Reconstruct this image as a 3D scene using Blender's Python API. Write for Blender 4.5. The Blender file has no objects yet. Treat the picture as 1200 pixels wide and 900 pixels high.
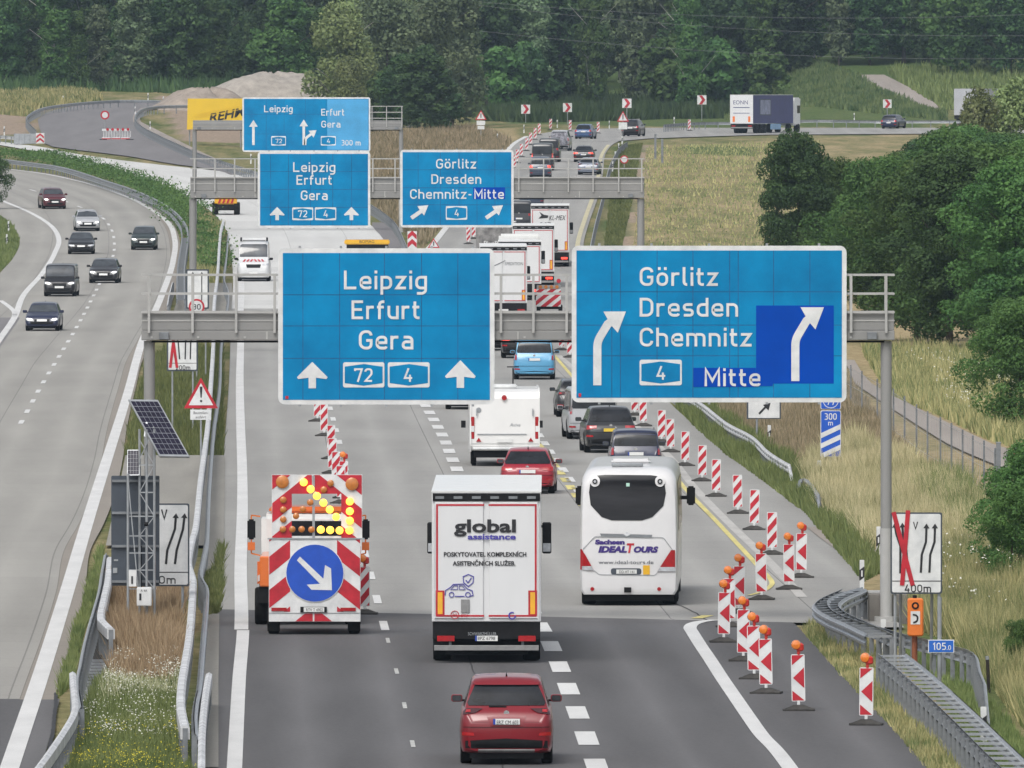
import bpy, bmesh, math, random
import numpy as np
from mathutils import Vector, Matrix
from mathutils.bvhtree import BVHTree
R = math.radians
scene = bpy.context.scene
COL = scene.collection
random.seed(7)
rng = np.random.default_rng(7)

# ---------------------------------------------------------------- camera, sky, sun, exposure
CH = 13.3            # camera height (a road bridge), metres
F = 17000.0          # focal length in pixels of the 1200 px wide photograph
PITCH = math.atan(353.0 / F)
cam_d = bpy.data.cameras.new('camera')
cam = bpy.data.objects.new('camera', cam_d)
COL.objects.link(cam)
cam_d.sensor_width = 36.0
cam_d.lens = 36.0 * F / 1200.0
cam_d.clip_start = 5.0
cam_d.clip_end = 9000.0
cam.location = (0, 0, CH)
cam.rotation_euler = (math.pi / 2 - PITCH, 0, 0)
scene.camera = cam

world = bpy.data.worlds.new('World')
scene.world = world
world.use_nodes = True
wn = world.node_tree
wn.nodes.clear()
sky = wn.nodes.new('ShaderNodeTexSky')
sky.sky_type = 'NISHITA'
sky.sun_disc = False
sky.sun_elevation = R(52)
sky.sun_rotation = R(200)
sky.dust_density = 4.0
sky.air_density = 1.0
hs = wn.nodes.new('ShaderNodeHueSaturation')
hs.inputs['Saturation'].default_value = 0.28      # bright cloud cover greys the sky
bg = wn.nodes.new('ShaderNodeBackground')
bg.inputs['Strength'].default_value = 0.145
wo = wn.nodes.new('ShaderNodeOutputWorld')
wn.links.new(sky.outputs[0], hs.inputs['Color'])
wn.links.new(hs.outputs[0], bg.inputs['Color'])
wn.links.new(bg.outputs[0], wo.inputs['Surface'])

sun_d = bpy.data.lights.new('sun', 'SUN')
sun_d.energy = 1.0
sun_d.angle = R(26)
sun_d.color = (1.0, 0.96, 0.9)
sun = bpy.data.objects.new('sun', sun_d)
COL.objects.link(sun)
sun.rotation_euler = (R(38), 0, R(-20))      # from behind the camera, a little left
scene.view_settings.view_transform = 'Standard'
scene.view_settings.look = 'None'
scene.view_settings.exposure = 0.28
scene.view_settings.gamma = 1.0

# ---------------------------------------------------------------- terrain heights
ZY = np.array([0, 300, 560, 700, 800, 900, 970, 1010, 1060, 1100, 1156, 1232, 1330, 1450, 1550, 1640, 1720, 1800, 2000, 2600], float)
ZC = np.array([0, 0, .05, .25, .55, 1.0, 1.5, 1.95, 2.7, 3.3, 4.2, 5.4, 6.6, 7.6, 8.2, 8.7, 9.6, 13, 24, 70], float)
ZL = np.array([0, 0, .05, .25, .55, 1.0, 1.5, 1.95, 2.7, 3.3, 4.2, 5.5, 7.2, 9.3, 11.0, 12.2, 13.2, 16, 27, 72], float)
ZR = np.array([0, 0, .05, .25, .55, 1.0, 1.5, 1.95, 2.7, 3.3, 4.2, 5.4, 6.6, 7.6, 8.3, 10.5, 14.2, 19, 32, 75], float)
def _hermite(xs, ys):
    d = np.diff(ys) / np.diff(xs)
    m = np.zeros(len(xs)); m[0] = d[0]; m[-1] = d[-1]
    for i in range(1, len(xs) - 1):
        m[i] = 0 if d[i - 1] * d[i] <= 0 else 2 * d[i - 1] * d[i] / (d[i - 1] + d[i])
    def f(x):
        x = np.asarray(x, float)
        i = np.clip(np.searchsorted(xs, x) - 1, 0, len(xs) - 2)
        h = xs[i + 1] - xs[i]; t = (x - xs[i]) / h
        tc = np.clip(t, 0, 1)
        v = (2*tc**3 - 3*tc**2 + 1)*ys[i] + (tc**3 - 2*tc**2 + tc)*h*m[i] + (-2*tc**3 + 3*tc**2)*ys[i+1] + (tc**3 - tc**2)*h*m[i+1]
        return v + np.where(t < 0, (x - xs[i]) * m[0], 0) + np.where(t > 1, (x - xs[i + 1]) * m[-1], 0)
    return f
_fc, _fl, _fr = _hermite(ZY, ZC), _hermite(ZY, ZL), _hermite(ZY, ZR)
def _ss(a, b, x):
    t = np.clip((x - a) / (b - a), 0, 1); return t * t * (3 - 2 * t)
def Z(x, y):
    x = np.asarray(x, float); y = np.asarray(y, float)
    a = x / np.maximum(y, 50.0)
    wl = 1 - _ss(-.0218, -.0125, a); wr = _ss(.0147, .0215, a)
    return _fc(y) * (1 - wl - wr) + _fl(y) * wl + _fr(y) * wr
def zf(x, y): return float(Z(x, y))
cp, sp = math.cos(PITCH), math.sin(PITCH)
def ray(px, py):
    u, v = px - 600.0, 450.0 - py
    return Vector((u, F * cp + v * sp, -F * sp + v * cp)).normalized()
def G(px, py, h=0.0):
    """point on the terrain (raised by h) seen at photo pixel px, py"""
    d = ray(px, py)
    t0 = 150.0
    f = lambda t: CH + d.z * t - zf(d.x * t, d.y * t) - h
    t = t0
    while t < 3000:
        if f(t + 8) <= 0: break
        t += 8
    a, b = t, t + 8
    for _ in range(22):
        m = (a + b) / 2
        if f(m) > 0: a = m
        else: b = m
    return Vector((d.x * a, d.y * a, CH + d.z * a - h))
def H(px, py, y):
    """point at depth y seen at photo pixel"""
    d = ray(px, py); t = y / d.y
    return Vector((d.x * t, y, CH + d.z * t))
def to_px(x, y, z):
    dy = y * cp - (z - CH) * sp; du = y * sp + (z - CH) * cp
    return 600 + F * x / dy, 450 - F * du / dy

# ---------------------------------------------------------------- materials
_mats = {}
def mat(name, col, rough=.6, var=.12, scale=4.0, metal=0.0, bump=0.0, emit=0.0, coat=0.0, spec=.5, col2=None, stretch=None):
    if name in _mats: return _mats[name]
    m = bpy.data.materials.new(name); m.use_nodes = True
    nt = m.node_tree; b = nt.nodes['Principled BSDF']
    b.inputs['Roughness'].default_value = rough
    b.inputs['Metallic'].default_value = metal
    b.inputs['Specular IOR Level'].default_value = spec
    b.inputs['Coat Weight'].default_value = coat
    b.inputs['Coat Roughness'].default_value = .08
    tc = nt.nodes.new('ShaderNodeTexCoord')
    no = nt.nodes.new('ShaderNodeTexNoise'); no.inputs['Scale'].default_value = scale
    no.inputs['Detail'].default_value = 6; no.inputs['Roughness'].default_value = .6
    src = tc.outputs['Object']
    if stretch:
        mp = nt.nodes.new('ShaderNodeMapping'); mp.inputs['Scale'].default_value = stretch
        nt.links.new(src, mp.inputs['Vector']); src = mp.outputs[0]
    nt.links.new(src, no.inputs['Vector'])
    rp = nt.nodes.new('ShaderNodeValToRGB')
    c1 = [max(0, c * (1 - var)) for c in col]; c2 = list(col2) if col2 else [min(1, c * (1 + var)) for c in col]
    rp.color_ramp.elements[0].position = .3; rp.color_ramp.elements[1].position = .7
    rp.color_ramp.elements[0].color = (*c1, 1); rp.color_ramp.elements[1].color = (*c2, 1)
    nt.links.new(no.outputs['Fac'], rp.inputs[0]); nt.links.new(rp.outputs[0], b.inputs['Base Color'])
    if bump:
        bp = nt.nodes.new('ShaderNodeBump'); bp.inputs['Strength'].default_value = bump; bp.inputs['Distance'].default_value = .02
        nt.links.new(no.outputs['Fac'], bp.inputs['Height']); nt.links.new(bp.outputs[0], b.inputs['Normal'])
    if emit:
        nt.links.new(rp.outputs[0], b.inputs['Emission Color']); b.inputs['Emission Strength'].default_value = emit
    _mats[name] = m
    return m

def paint(name, col, **k):
    k.setdefault('rough', .28); k.setdefault('coat', .5); k.setdefault('var', .05); k.setdefault('scale', 1.5)
    return mat(name, col, **k)

M_ = dict(
    white=mat('white_painted_metal', (.72, .73, .72), .45, .06, 2.5),
    truckwhite=mat('white_trailer_panel', (.66, .67, .68), .38, .05, 1.2, stretch=(1, 1, .25)),
    black=mat('black_plastic', (.008, .008, .009), .6, .3, 8, spec=.2),
    rubber=mat('tyre_rubber', (.011, .011, .011), .9, .3, 12, spec=.15),
    glass=mat('dark_tinted_glass', (.014, .016, .02), .12, .6, 1.8, spec=.35),
    windscreen=mat('windscreen_glass', (.05, .057, .065), .06, .5, 1.6, spec=.8),
    steel=mat('galvanised_steel', (.36, .38, .40), .42, .18, 3, metal=.55),
    steeldark=mat('weathered_galvanised_steel', (.2, .215, .23), .55, .25, 3, metal=.3),
    railtop=mat('sky_bright_rail', (.56, .57, .58), .5, .3, 1.5, metal=.1),  # rail steel made pale: the reflected sky is put into its colour
    gantry=mat('grey_gantry_paint', (.25, .25, .245), .55, .1, .9, stretch=(1, 1, .3)),
    gantrylight=mat('light_grey_gantry_paint', (.40, .40, .39), .5, .1, 1.4),
    signblue=mat('blue_sign_film', (.0, .195, .45), .55, .22, .55, col2=(.0, .262, .54), spec=.15),
    signblue2=mat('dark_blue_sign_film', (.0, .058, .40), .6, .1, .8, spec=.08),
    signpale=mat('faded_blue_sign_film', (.06, .33, .62), .45, .15, .7),
    signwhite=mat('white_sign_film', (.62, .64, .65), .5, .14, 2.2, col2=(.76,.77,.77)),
    signgrey=mat('sign_back_grey', (.05, .062, .08), .5, .12, 2),
    sblack=mat('black_sign_film', (.015, .015, .018), .5, .1, 3),
    sred=mat('red_sign_film', (.44, .012, .026), .5, .25, 3),
    orange=paint('orange_vehicle_paint', (.72, .17, .035)),
    phone=mat('orange_phone_box', (.75, .19, .03), .5, .12, 4),
    plate=mat('number_plate_white', (.7, .71, .7), .4, .04, 5),
    plateyellow=mat('number_plate_yellow', (.7, .5, .05), .4, .04, 5),
    euroblue=mat('plate_blue', (.02, .06, .35), .4, .05, 5),
    tail=mat('tail_light_red', (.36, .008, .012), .15, .25, 7, coat=1),
    tail_on=mat('lit_tail_light', (.9, .05, .03), .2, .1, 6, emit=2.0),
    head_on=mat('lit_headlight', (1, .98, .92), .2, .02, 6, emit=3.5),
    smoked=mat('smoked_tail_glass', (.05,.006,.008), .1, .3, 8, coat=1),
    lens=mat('headlight_glass', (.45, .47, .5), .1, .3, 8, coat=1),
    amber=mat('amber_lamp_lens', (.50, .17, .03), .3, .2, 9, coat=.5),
    amber_on=mat('lit_amber_lamp', (1.0, .50, .06), .3, .02, 4, emit=1.7),
    lampred=mat('red_lamp_housing', (.55, .03, .02), .4, .1, 6),
    lampor=mat('orange_lamp_lens', (.75, .20, .02), .25, .15, 9, coat=.7),
    chrome=mat('bright_trim', (.6, .61, .62), .2, .05, 5, metal=.8),
    alu=mat('aluminium_bar', (.28, .28, .28), .45, .15, 6, metal=.5),
    solar=mat('solar_cell', (.012, .010, .026), .35, .25, 6, spec=.25),
    rimm=mat('alloy_rim', (.3, .31, .32), .35, .2, 9, metal=.6),
    wood=mat('tree_bark', (.06, .05, .038), .9, .35, 2.5, stretch=(1, 1, .3)),
    birch=mat('pale_birch_bark', (.38, .37, .34), .9, .4, 1.5),
    concrete_block=mat('cast_concrete', (.16, .15, .135), .85, .25, 1.5, bump=.3),
    yellow=paint('yellow_machine_paint', (.75, .42, .02)),
    banner=mat('yellow_banner', (.75, .50, .03), .6, .06, .6),
    postblack=mat('dark_wood_post', (.03, .025, .02), .9, .2, 5),
)

# ---------------------------------------------------------------- mesh helpers
class MB:
    def __init__(s): s.v = []; s.f = []
    def add(s, vs, fs):
        o = len(s.v); s.v += [tuple(v) for v in vs]; s.f += [tuple(i + o for i in f) for f in fs]; return s
    def box(s, x0, x1, y0, y1, z0, z1):
        return s.add([(x0,y0,z0),(x1,y0,z0),(x1,y1,z0),(x0,y1,z0),(x0,y0,z1),(x1,y0,z1),(x1,y1,z1),(x0,y1,z1)],
                     [(0,3,2,1),(4,5,6,7),(0,1,5,4),(1,2,6,5),(2,3,7,6),(3,0,4,7)])
    def bar(s, p, q, w, h=None, up=(0,0,1)):
        p, q = Vector(p), Vector(q); h = h or w; d = (q - p).normalized(); u = Vector(up)
        if abs(d.dot(u)) > .95: u = Vector((0, 1, 0))
        a = d.cross(u).normalized() * w / 2; b = a.cross(d).normalized() * h / 2
        vs = [p-a-b, p+a-b, p+a+b, p-a+b, q-a-b, q+a-b, q+a+b, q-a+b]
        return s.add(vs, [(0,3,2,1),(4,5,6,7),(0,1,5,4),(1,2,6,5),(2,3,7,6),(3,0,4,7)])
    def cyl(s, p, q, r, n=14, r2=None):
        p, q = Vector(p), Vector(q); r2 = r if r2 is None else r2
        d = (q - p).normalized(); u = Vector((0,0,1)) if abs(d.z) < .9 else Vector((1,0,0))
        a = d.cross(u).normalized(); b = a.cross(d)
        vs = [p + (a*math.cos(t)+b*math.sin(t))*r for t in [2*math.pi*i/n for i in range(n)]] + \
             [q + (a*math.cos(t)+b*math.sin(t))*r2 for t in [2*math.pi*i/n for i in range(n)]]
        fs = [(i, (i+1)%n, n+(i+1)%n, n+i) for i in range(n)] + [tuple(range(n-1,-1,-1)), tuple(range(n, 2*n))]
        return s.add(vs, fs)
    def lathe(s, prof, axis='z', n=20, c=(0,0,0)):
        """prof: list of (r, t); t runs along axis"""
        vs = []; fs = []
        for r, t in prof:
            for i in range(n):
                a = 2*math.pi*i/n; x, y = r*math.cos(a), r*math.sin(a)
                p = (x, y, t) if axis == 'z' else ((t, x, y) if axis == 'x' else (x, t, y))
                vs.append((p[0]+c[0], p[1]+c[1], p[2]+c[2]))
        for k in range(len(prof)-1):
            for i in range(n):
                j = (i+1) % n; fs.append((k*n+i, k*n+j, (k+1)*n+j, (k+1)*n+i))
        fs.append(tuple(range(n-1,-1,-1))); fs.append(tuple((len(prof)-1)*n+i for i in range(n)))
        return s.add(vs, fs)
    def prism(s, poly, y0, y1):
        """polygon in x,z extruded along y (front face at y0)"""
        n = len(poly)
        vs = [(x, y0, z) for x, z in poly] + [(x, y1, z) for x, z in poly]
        return s.add(vs, [tuple(range(n)), tuple(range(2*n-1, n-1, -1))] + [(i, n+i, n+(i+1)%n, (i+1)%n) for i in range(n)])
    def prismz(s, poly, z0, z1):
        n = len(poly)
        vs = [(x, y, z0) for x, y in poly] + [(x, y, z1) for x, y in poly]
        return s.add(vs, [tuple(range(n)), tuple(range(2*n-1, n-1, -1))] + [(i, n+i, n+(i+1)%n, (i+1)%n) for i in range(n)])
    def obj(s, name, m, parent=None, bevel=0, smooth=False, fix=True):
        me = bpy.data.meshes.new(name)
        me.from_pydata(s.v, [], s.f)
        if fix or bevel:
            bm = bmesh.new(); bm.from_mesh(me)
            if bevel:
                es = [e for e in bm.edges if len(e.link_faces) == 2 and e.calc_face_angle(0) > .5]
                bmesh.ops.bevel(bm, geom=es, offset=bevel, segments=2 if bevel > .03 else 1, affect='EDGES', clamp_overlap=True)
            bmesh.ops.recalc_face_normals(bm, faces=bm.faces)
            bm.to_mesh(me); bm.free()
        if smooth:
            me.polygons.foreach_set('use_smooth', [True]*len(me.polygons))
            try: me.set_sharp_from_angle(angle=R(35))
            except Exception: pass
        if isinstance(m, str): m = M_[m]
        me.materials.append(m)
        o = bpy.data.objects.new(name, me); COL.objects.link(o)
        if parent is not None: o.parent = parent
        return o
def tag(o, label=None, cat=None, group=None, kind=None):
    if label: o['label'] = label
    if cat: o['category'] = cat
    if group: o['group'] = group
    if kind: o['kind'] = kind
    return o
def thing(name, label, cat, loc=(0,0,0), rotz=0.0, group=None):
    o = bpy.data.objects.new(name, None); COL.objects.link(o)
    o.location = loc; o.rotation_euler = (0, 0, rotz); o.empty_display_size = .3
    return tag(o, label, cat, group)
def copy_tree(o, parent=None, loc=None, rotz=None, label=None, scale=None):
    c = o.copy(); COL.objects.link(c)
    if parent is not None: c.parent = parent
    if loc is not None: c.location = loc
    if rotz is not None: c.rotation_euler = (0, 0, rotz)
    if scale is not None: c.scale = scale
    if label: c['label'] = label
    for ch in list(o.children): copy_tree(ch, c)
    return c
def place(name_o, mesh, parent, loc=(0,0,0), rot=None):
    o = bpy.data.objects.new(name_o, mesh); COL.objects.link(o); o.parent = parent; o.location = loc
    if rot: o.rotation_euler = rot
    return o

def rrect(x0, x1, z0, z1, r, n=5):
    out = []
    for cx, cz, a0 in ((x1-r, z0+r, -90), (x1-r, z1-r, 0), (x0+r, z1-r, 90), (x0+r, z0+r, 180)):
        for i in range(n+1):
            a = R(a0 + 90*i/n); out.append((cx + r*math.cos(a), cz + r*math.sin(a)))
    return out
def circ(cx, cz, r, n=28): return [(cx + r*math.cos(2*math.pi*i/n), cz + r*math.sin(2*math.pi*i/n)) for i in range(n)]

# --- round-cornered polyline and ribbon strokes
def rounded(pts):
    out = []
    n = len(pts)
    for i, p in enumerate(pts):
        r = p[2] if len(p) > 2 else 0
        if r <= 0 or i in (0, n-1): out.append((p[0], p[1])); continue
        a = Vector(pts[i-1][:2]); b = Vector(p[:2]); c = Vector(pts[i+1][:2])
        u = (a-b); w = (c-b)
        lu, lw = u.length, w.length
        ua, ub = u.normalized(), w.normalized()
        ang = ua.angle(ub) if lu and lw else math.pi
        t = min(r / math.tan(ang/2), lu*.5 if i > 1 else lu, lw*.5 if i < n-2 else lw)
        rr = t * math.tan(ang/2)
        p1 = b + ua*t; p2 = b + ub*t
        cen = b + (ua+ub).normalized() * (rr / math.sin(ang/2))
        a1 = math.atan2(p1.y-cen.y, p1.x-cen.x); a2 = math.atan2(p2.y-cen.y, p2.x-cen.x)
        d = a2 - a1
        while d > math.pi: d -= 2*math.pi
        while d < -math.pi: d += 2*math.pi
        for k in range(7): 
            aa = a1 + d*k/6; out.append((cen.x + rr*math.cos(aa), cen.y + rr*math.sin(aa)))
    res = [out[0]]
    for q in out[1:]:
        if (q[0]-res[-1][0])**2 + (q[1]-res[-1][1])**2 > 1e-8: res.append(q)
    return res
def ribbon2d(pts, w):
    """left/right offset points of a polyline, mitred"""
    L, Rr = [], []
    n = len(pts); closed = n > 3 and (pts[0][0]-pts[-1][0])**2 + (pts[0][1]-pts[-1][1])**2 < 1e-8
    for i in range(n):
        p = Vector(pts[i])
        a = Vector(pts[i-1]) if i > 0 else (Vector(pts[-2]) if closed else None)
        b = Vector(pts[i+1]) if i < n-1 else (Vector(pts[1]) if closed else None)
        d1 = (p-a).normalized() if a is not None else None; d2 = (b-p).normalized() if b is not None else None
        if d1 is None: d1 = d2
        if d2 is None: d2 = d1
        n1 = Vector((-d1.y, d1.x)); n2 = Vector((-d2.y, d2.x))
        m = n1 + n2
        if m.length < 1e-4: m = n1
        m.normalize(); k = min(2.2, 1 / max(.3, m.dot(n1)))
        L.append(p + m*w/2*k); Rr.append(p - m*w/2*k)
    return L, Rr
def stroke(mb, pts, w, y0, y1):
    """closed bar along a 2d x,z polyline, front face at y0"""
    L, Rr = ribbon2d(pts, w); n = len(pts)
    vs = []
    for a, b in zip(L, Rr): vs += [(a.x, y0, a.y), (b.x, y0, b.y), (b.x, y1, b.y), (a.x, y1, a.y)]
    fs = []
    for i in range(n-1):
        o = 4*i; q = o+4
        fs += [(o, o+1, q+1, q), (o+1, o+2, q+2, q+1), (o+2, o+3, q+3, q+2), (o+3, o, q, q+3)]
    fs += [(0, 3, 2, 1), (4*n-4, 4*n-3, 4*n-2, 4*n-1)]
    mb.add(vs, fs)
GL = {
 'L': (4.4, [[(.5,7),(.5,.5),(4.3,.5)]]),
 'e': (4.1, [[(.5,2.45),(3.6,2.45),(3.6,4.5,1.5),(.5,4.5,1.5),(.5,.5,1.5),(3.6,.5,.9),(3.75,1.1)]]),
 'i': (1.0, [[(.5,0),(.5,5)], [(.5,5.9),(.5,7)]]),
 'p': (4.1, [[(.5,-2),(.5,5)], [(.5,4.5),(3.6,4.5,1.5),(3.6,.5,1.5),(.5,.5)]]),
 'z': (3.8, [[(.1,4.5),(3.2,4.5),(.55,.5),(3.7,.5)]]),
 'g': (4.1, [[(3.6,5),(3.6,-1.5,1.4),(.6,-1.5)], [(3.6,4.5),(.5,4.5,1.5),(.5,.5,1.5),(3.6,.5)]]),
 'E': (4.3, [[(4.2,6.5),(.5,6.5),(.5,.5),(4.2,.5)], [(.5,3.6),(3.8,3.6)]]),
 'r': (2.9, [[(.5,0),(.5,5)], [(.5,3),(.5,4.5,1.2),(2.8,4.5)]]),
 'f': (2.8, [[(.9,0),(.9,6.5,1.2),(2.7,6.5)], [(0,4.5),(2.5,4.5)]]),
 'u': (4.1, [[(.5,5),(.5,.5,1.4),(3.6,.5)], [(3.6,5),(3.6,0)]]),
 't': (2.7, [[(.9,6.6),(.9,.5,1.1),(2.6,.5)], [(0,4.5),(2.5,4.5)]]),
 'G': (4.8, [[(4.3,5.1),(4.3,6.5,1.8),(.5,6.5,1.9),(.5,.5,1.9),(4.3,.5,1.8),(4.3,3.3),(2.6,3.3)]]),
 'a': (4.1, [[(.7,4.5),(3.6,4.5,1.3),(3.6,0)], [(3.6,2.8),(.5,2.8,1.1),(.5,.5,1.1),(3.6,.5)]]),
 'o': (4.1, [[(.5,2.5),(.5,4.5,1.5),(3.6,4.5,1.5),(3.6,.5,1.5),(.5,.5,1.5),(.5,2.5)]]),
 'ö': (4.1, [[(.5,2.5),(.5,4.5,1.5),(3.6,4.5,1.5),(3.6,.5,1.5),(.5,.5,1.5),(.5,2.5)], [(1,5.9),(1,7)], [(3.1,5.9),(3.1,7)]]),
 'l': (1.7, [[(.5,7),(.5,.5,1),(1.6,.5)]]),
 'D': (4.8, [[(.5,3),(.5,6.5),(4.3,6.5,2.2),(4.3,.5,2.2),(.5,.5),(.5,3)]]),
 's': (3.8, [[(3.4,4.5),(.5,4.5,1),(.5,2.5,1),(3.4,2.5,1),(3.4,.5,1),(.4,.5)]]),
 'd': (4.1, [[(3.6,7),(3.6,0)], [(3.6,4.5),(.5,4.5,1.5),(.5,.5,1.5),(3.6,.5)]]),
 'n': (4.1, [[(.5,0),(.5,5)], [(.5,4.5),(3.6,4.5,1.4),(3.6,0)]]),
 'C': (4.6, [[(4.2,4.9),(4.2,6.5,1.8),(.5,6.5,1.9),(.5,.5,1.9),(4.2,.5,1.8),(4.2,2.1)]]),
 'h': (4.1, [[(.5,0),(.5,7)], [(.5,4.5),(3.6,4.5,1.4),(3.6,0)]]),
 'm': (6.6, [[(.5,0),(.5,5)], [(.5,4.5),(3.3,4.5,1.2),(3.3,0)], [(3.3,4.5),(6.1,4.5,1.2),(6.1,0)]]),
 'M': (5.8, [[(.5,0),(.5,6.6),(2.9,2.1),(5.3,6.6),(5.3,0)]]),
 'V': (4.4, [[(.3,7),(2.2,.6),(4.1,7)]]),
 'A': (4.8, [[(.3,0),(2.4,6.7),(4.5,0)], [(1.1,2),(3.7,2)]]),
 '7': (4.2, [[(.3,5.6),(.3,6.5),(3.9,6.5),(1.7,0)]]),
 '2': (4.3, [[(.5,5.2),(.5,6.5,1.5),(3.8,6.5,1.6),(3.8,4.0,1.2),(.6,.5),(4.1,.5)]]),
 '4': (4.5, [[(2.5,7),(.6,2),(4.3,2)], [(3.2,3.7),(3.2,0)]]),
 '3': (4.4, [[(.5,6.5),(3.7,6.5,1.4),(3.7,3.7,1.2),(1.6,3.7)], [(1.6,3.7),(3.9,3.7,1.5),(3.9,.5,1.6),(.4,.5)]]),
 '0': (4.4, [[(.5,3.5),(.5,6.5,1.7),(3.9,6.5,1.7),(3.9,.5,1.7),(.5,.5,1.7),(.5,3.5)]]),
 '1': (2.8, [[(.3,5.3),(1.9,6.7),(1.9,0)]]),
 '5': (4.4, [[(3.8,6.5),(.9,6.5),(.7,3.9),(3.9,3.9,1.5),(3.9,.5,1.6),(.4,.5)]]),
 '8': (4.4, [[(.5,5),(.5,6.5,1.4),(3.9,6.5,1.4),(3.9,3.6,1.4),(.5,3.6,1.4),(.5,5)], [(.5,2),(.5,.5,1.4),(3.9,.5,1.4),(3.9,3.6,.2),(.5,3.6,.2),(.5,2)]]),
 '9': (4.4, [[(3.9,5),(3.9,6.5,1.6),(.5,6.5,1.6),(.5,3.2,1.6),(3.9,3.2,1.6),(3.9,5)], [(3.9,4.2),(3.9,.5,1.6),(.8,.5)]]),
 '-': (2.6, [[(.3,3),(2.3,3)]]), '.': (1.2, [[(.5,0),(.5,1.1)]]), '!': (1.2, [[(.6,7),(.6,2.2)], [(.6,0),(.6,1.1)]]),
 ' ': (2.0, []),
}
def din(text, x0, x1, zb, cap, name, m, parent, y=-.01, th=.006, wt=1.0):
    """monoline lettering between x0 and x1, base line zb, capital height cap (local metres)"""
    gap = 1.05
    tot = sum(GL[c][0] for c in text) + gap*(len(text)-1)
    sx = (x1 - x0) / tot; sz = cap / 7.0
    mb = MB(); cx = 0; k = 0
    for c in text:
        w, strokes = GL[c]
        for st in strokes:
            pts = [((cx + px)*sx + x0, pz*sz + zb) for px, pz in rounded([p if len(p) == 3 else (*p,) for p in st])]
            stroke(mb, pts, cap/7*wt*1.0, y - .0008*(k % 3), y + th); k += 1
        cx += w + gap
    return mb.obj(name, m, parent)
def ftext(text, cx, z, size, name, m, parent, y=-.01, width=None, bold=0.0, shear=0.0, spacing=1.0, rot=0.0):
    """built-in sans font turned to mesh, facing -y, centred on cx; size = capital height"""
    cu = bpy.data.curves.new('t', 'FONT'); cu.body = text; cu.size = size / .7; cu.align_x = 'CENTER'
    cu.extrude = 0; cu.offset = bold; cu.shear = shear; cu.space_character = spacing; cu.resolution_u = 3
    to = bpy.data.objects.new('t', cu); COL.objects.link(to)
    dg = bpy.context.evaluated_depsgraph_get()
    me = bpy.data.meshes.new_from_object(to.evaluated_get(dg)); me.name = name
    bpy.data.objects.remove(to); bpy.data.curves.remove(cu)
    n = len(me.vertices); co = np.empty(n*3, 'f'); me.vertices.foreach_get('co', co); co = co.reshape(-1, 3)
    sx = 1.0
    if width and n: sx = width / max(1e-6, (co[:,0].max()-co[:,0].min()))
    xx = co[:,0]*sx; zz = co[:,1].copy()
    if rot: xx, zz = xx*math.cos(rot) - zz*math.sin(rot), xx*math.sin(rot) + zz*math.cos(rot)
    out = np.stack([xx + cx, np.full(n, y), zz + z], 1)
    me.vertices.foreach_set('co', out.astype('f').ravel()); me.materials.clear()
    me.materials.append(M_[m] if isinstance(m, str) else m); me.update()
    o = bpy.data.objects.new(name, me); COL.objects.link(o); o.parent = parent
    return o

# --- curves on the ground
def xcurve(pts):
    """X as a smooth function of Y through photo pixels"""
    g = sorted([(p.y, p.x) for p in (G(*q[:2]) for q in pts)])
    ys = [g[0][0]]; xs = [g[0][1]]
    for y, x in g[1:]:
        if y - ys[-1] > .5: ys.append(y); xs.append(x)
    ys, xs = np.array(ys), np.array(xs)
    d = np.diff(xs)/np.diff(ys); m = np.zeros(len(xs)); m[0] = d[0]; m[-1] = d[-1]
    for i in range(1, len(xs)-1):
        h0, h1 = ys[i]-ys[i-1], ys[i+1]-ys[i]; m[i] = (d[i-1]*h1 + d[i]*h0)/(h0+h1)
    def f(y):
        if y <= ys[0]: return xs[0] + (y-ys[0])*m[0]
        if y >= ys[-1]: return xs[-1] + (y-ys[-1])*m[-1]
        i = int(np.clip(np.searchsorted(ys, y)-1, 0, len(ys)-2)); h = ys[i+1]-ys[i]; t = (y-ys[i])/h
        return (2*t**3-3*t**2+1)*xs[i] + (t**3-2*t**2+t)*h*m[i] + (-2*t**3+3*t**2)*xs[i+1] + (t**3-t**2)*h*m[i+1]
    return f
def strip(name, fl, fr, y0, y1, m, dz=0.0, ncol=8, near=None, far=None, dy=4.0, parent=None, kind='structure', thick=None):
    ys = [y0] + [y for y in np.arange(math.ceil(y0/dy)*dy, y1, dy) if y > y0+.01] + [y1]
    vs = []; uvs = []
    for y in ys:
        a, b = fl(y), fr(y)
        for k in range(ncol+1):
            x = a + (b-a)*k/ncol; yy = y
            if near: yy = max(yy, near(x))
            if far: yy = min(yy, far(x))
            vs.append((x, yy, zf(x, yy) + dz)); uvs.append((x-a, yy))
    n = ncol+1; fs = []
    for i in range(len(ys)-1):
        for k in range(ncol):
            q = (i*n+k, i*n+k+1, (i+1)*n+k+1, (i+1)*n+k)
            if abs(vs[q[0]][1]-vs[q[3]][1]) < 1e-5 and abs(vs[q[1]][1]-vs[q[2]][1]) < 1e-5: continue
            fs.append(q)
    me = bpy.data.meshes.new(name); me.from_pydata(vs, [], fs)
    uv = me.uv_layers.new(name='UVMap')
    for p in me.polygons:
        for li in p.loop_indices: uv.data[li].uv = uvs[me.loops[li].vertex_index]
    me.materials.append(m)
    o = bpy.data.objects.new(name, me); COL.objects.link(o)
    if parent: o.parent = parent
    if kind and not parent: o['kind'] = kind
    return o
def resample(P, step):
    c = [0.0]
    for a, b in zip(P[:-1], P[1:]): c.append(c[-1] + (b-a).length)
    n = max(1, round(c[-1]/step)); out = []
    for t in np.linspace(0, c[-1], n+1):
        i = min(len(P)-2, max(0, int(np.searchsorted(c, t))-1)); L = c[i+1]-c[i]
        out.append(P[i] + (P[i+1]-P[i])*((t-c[i])/L if L else 0))
    return out
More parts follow.
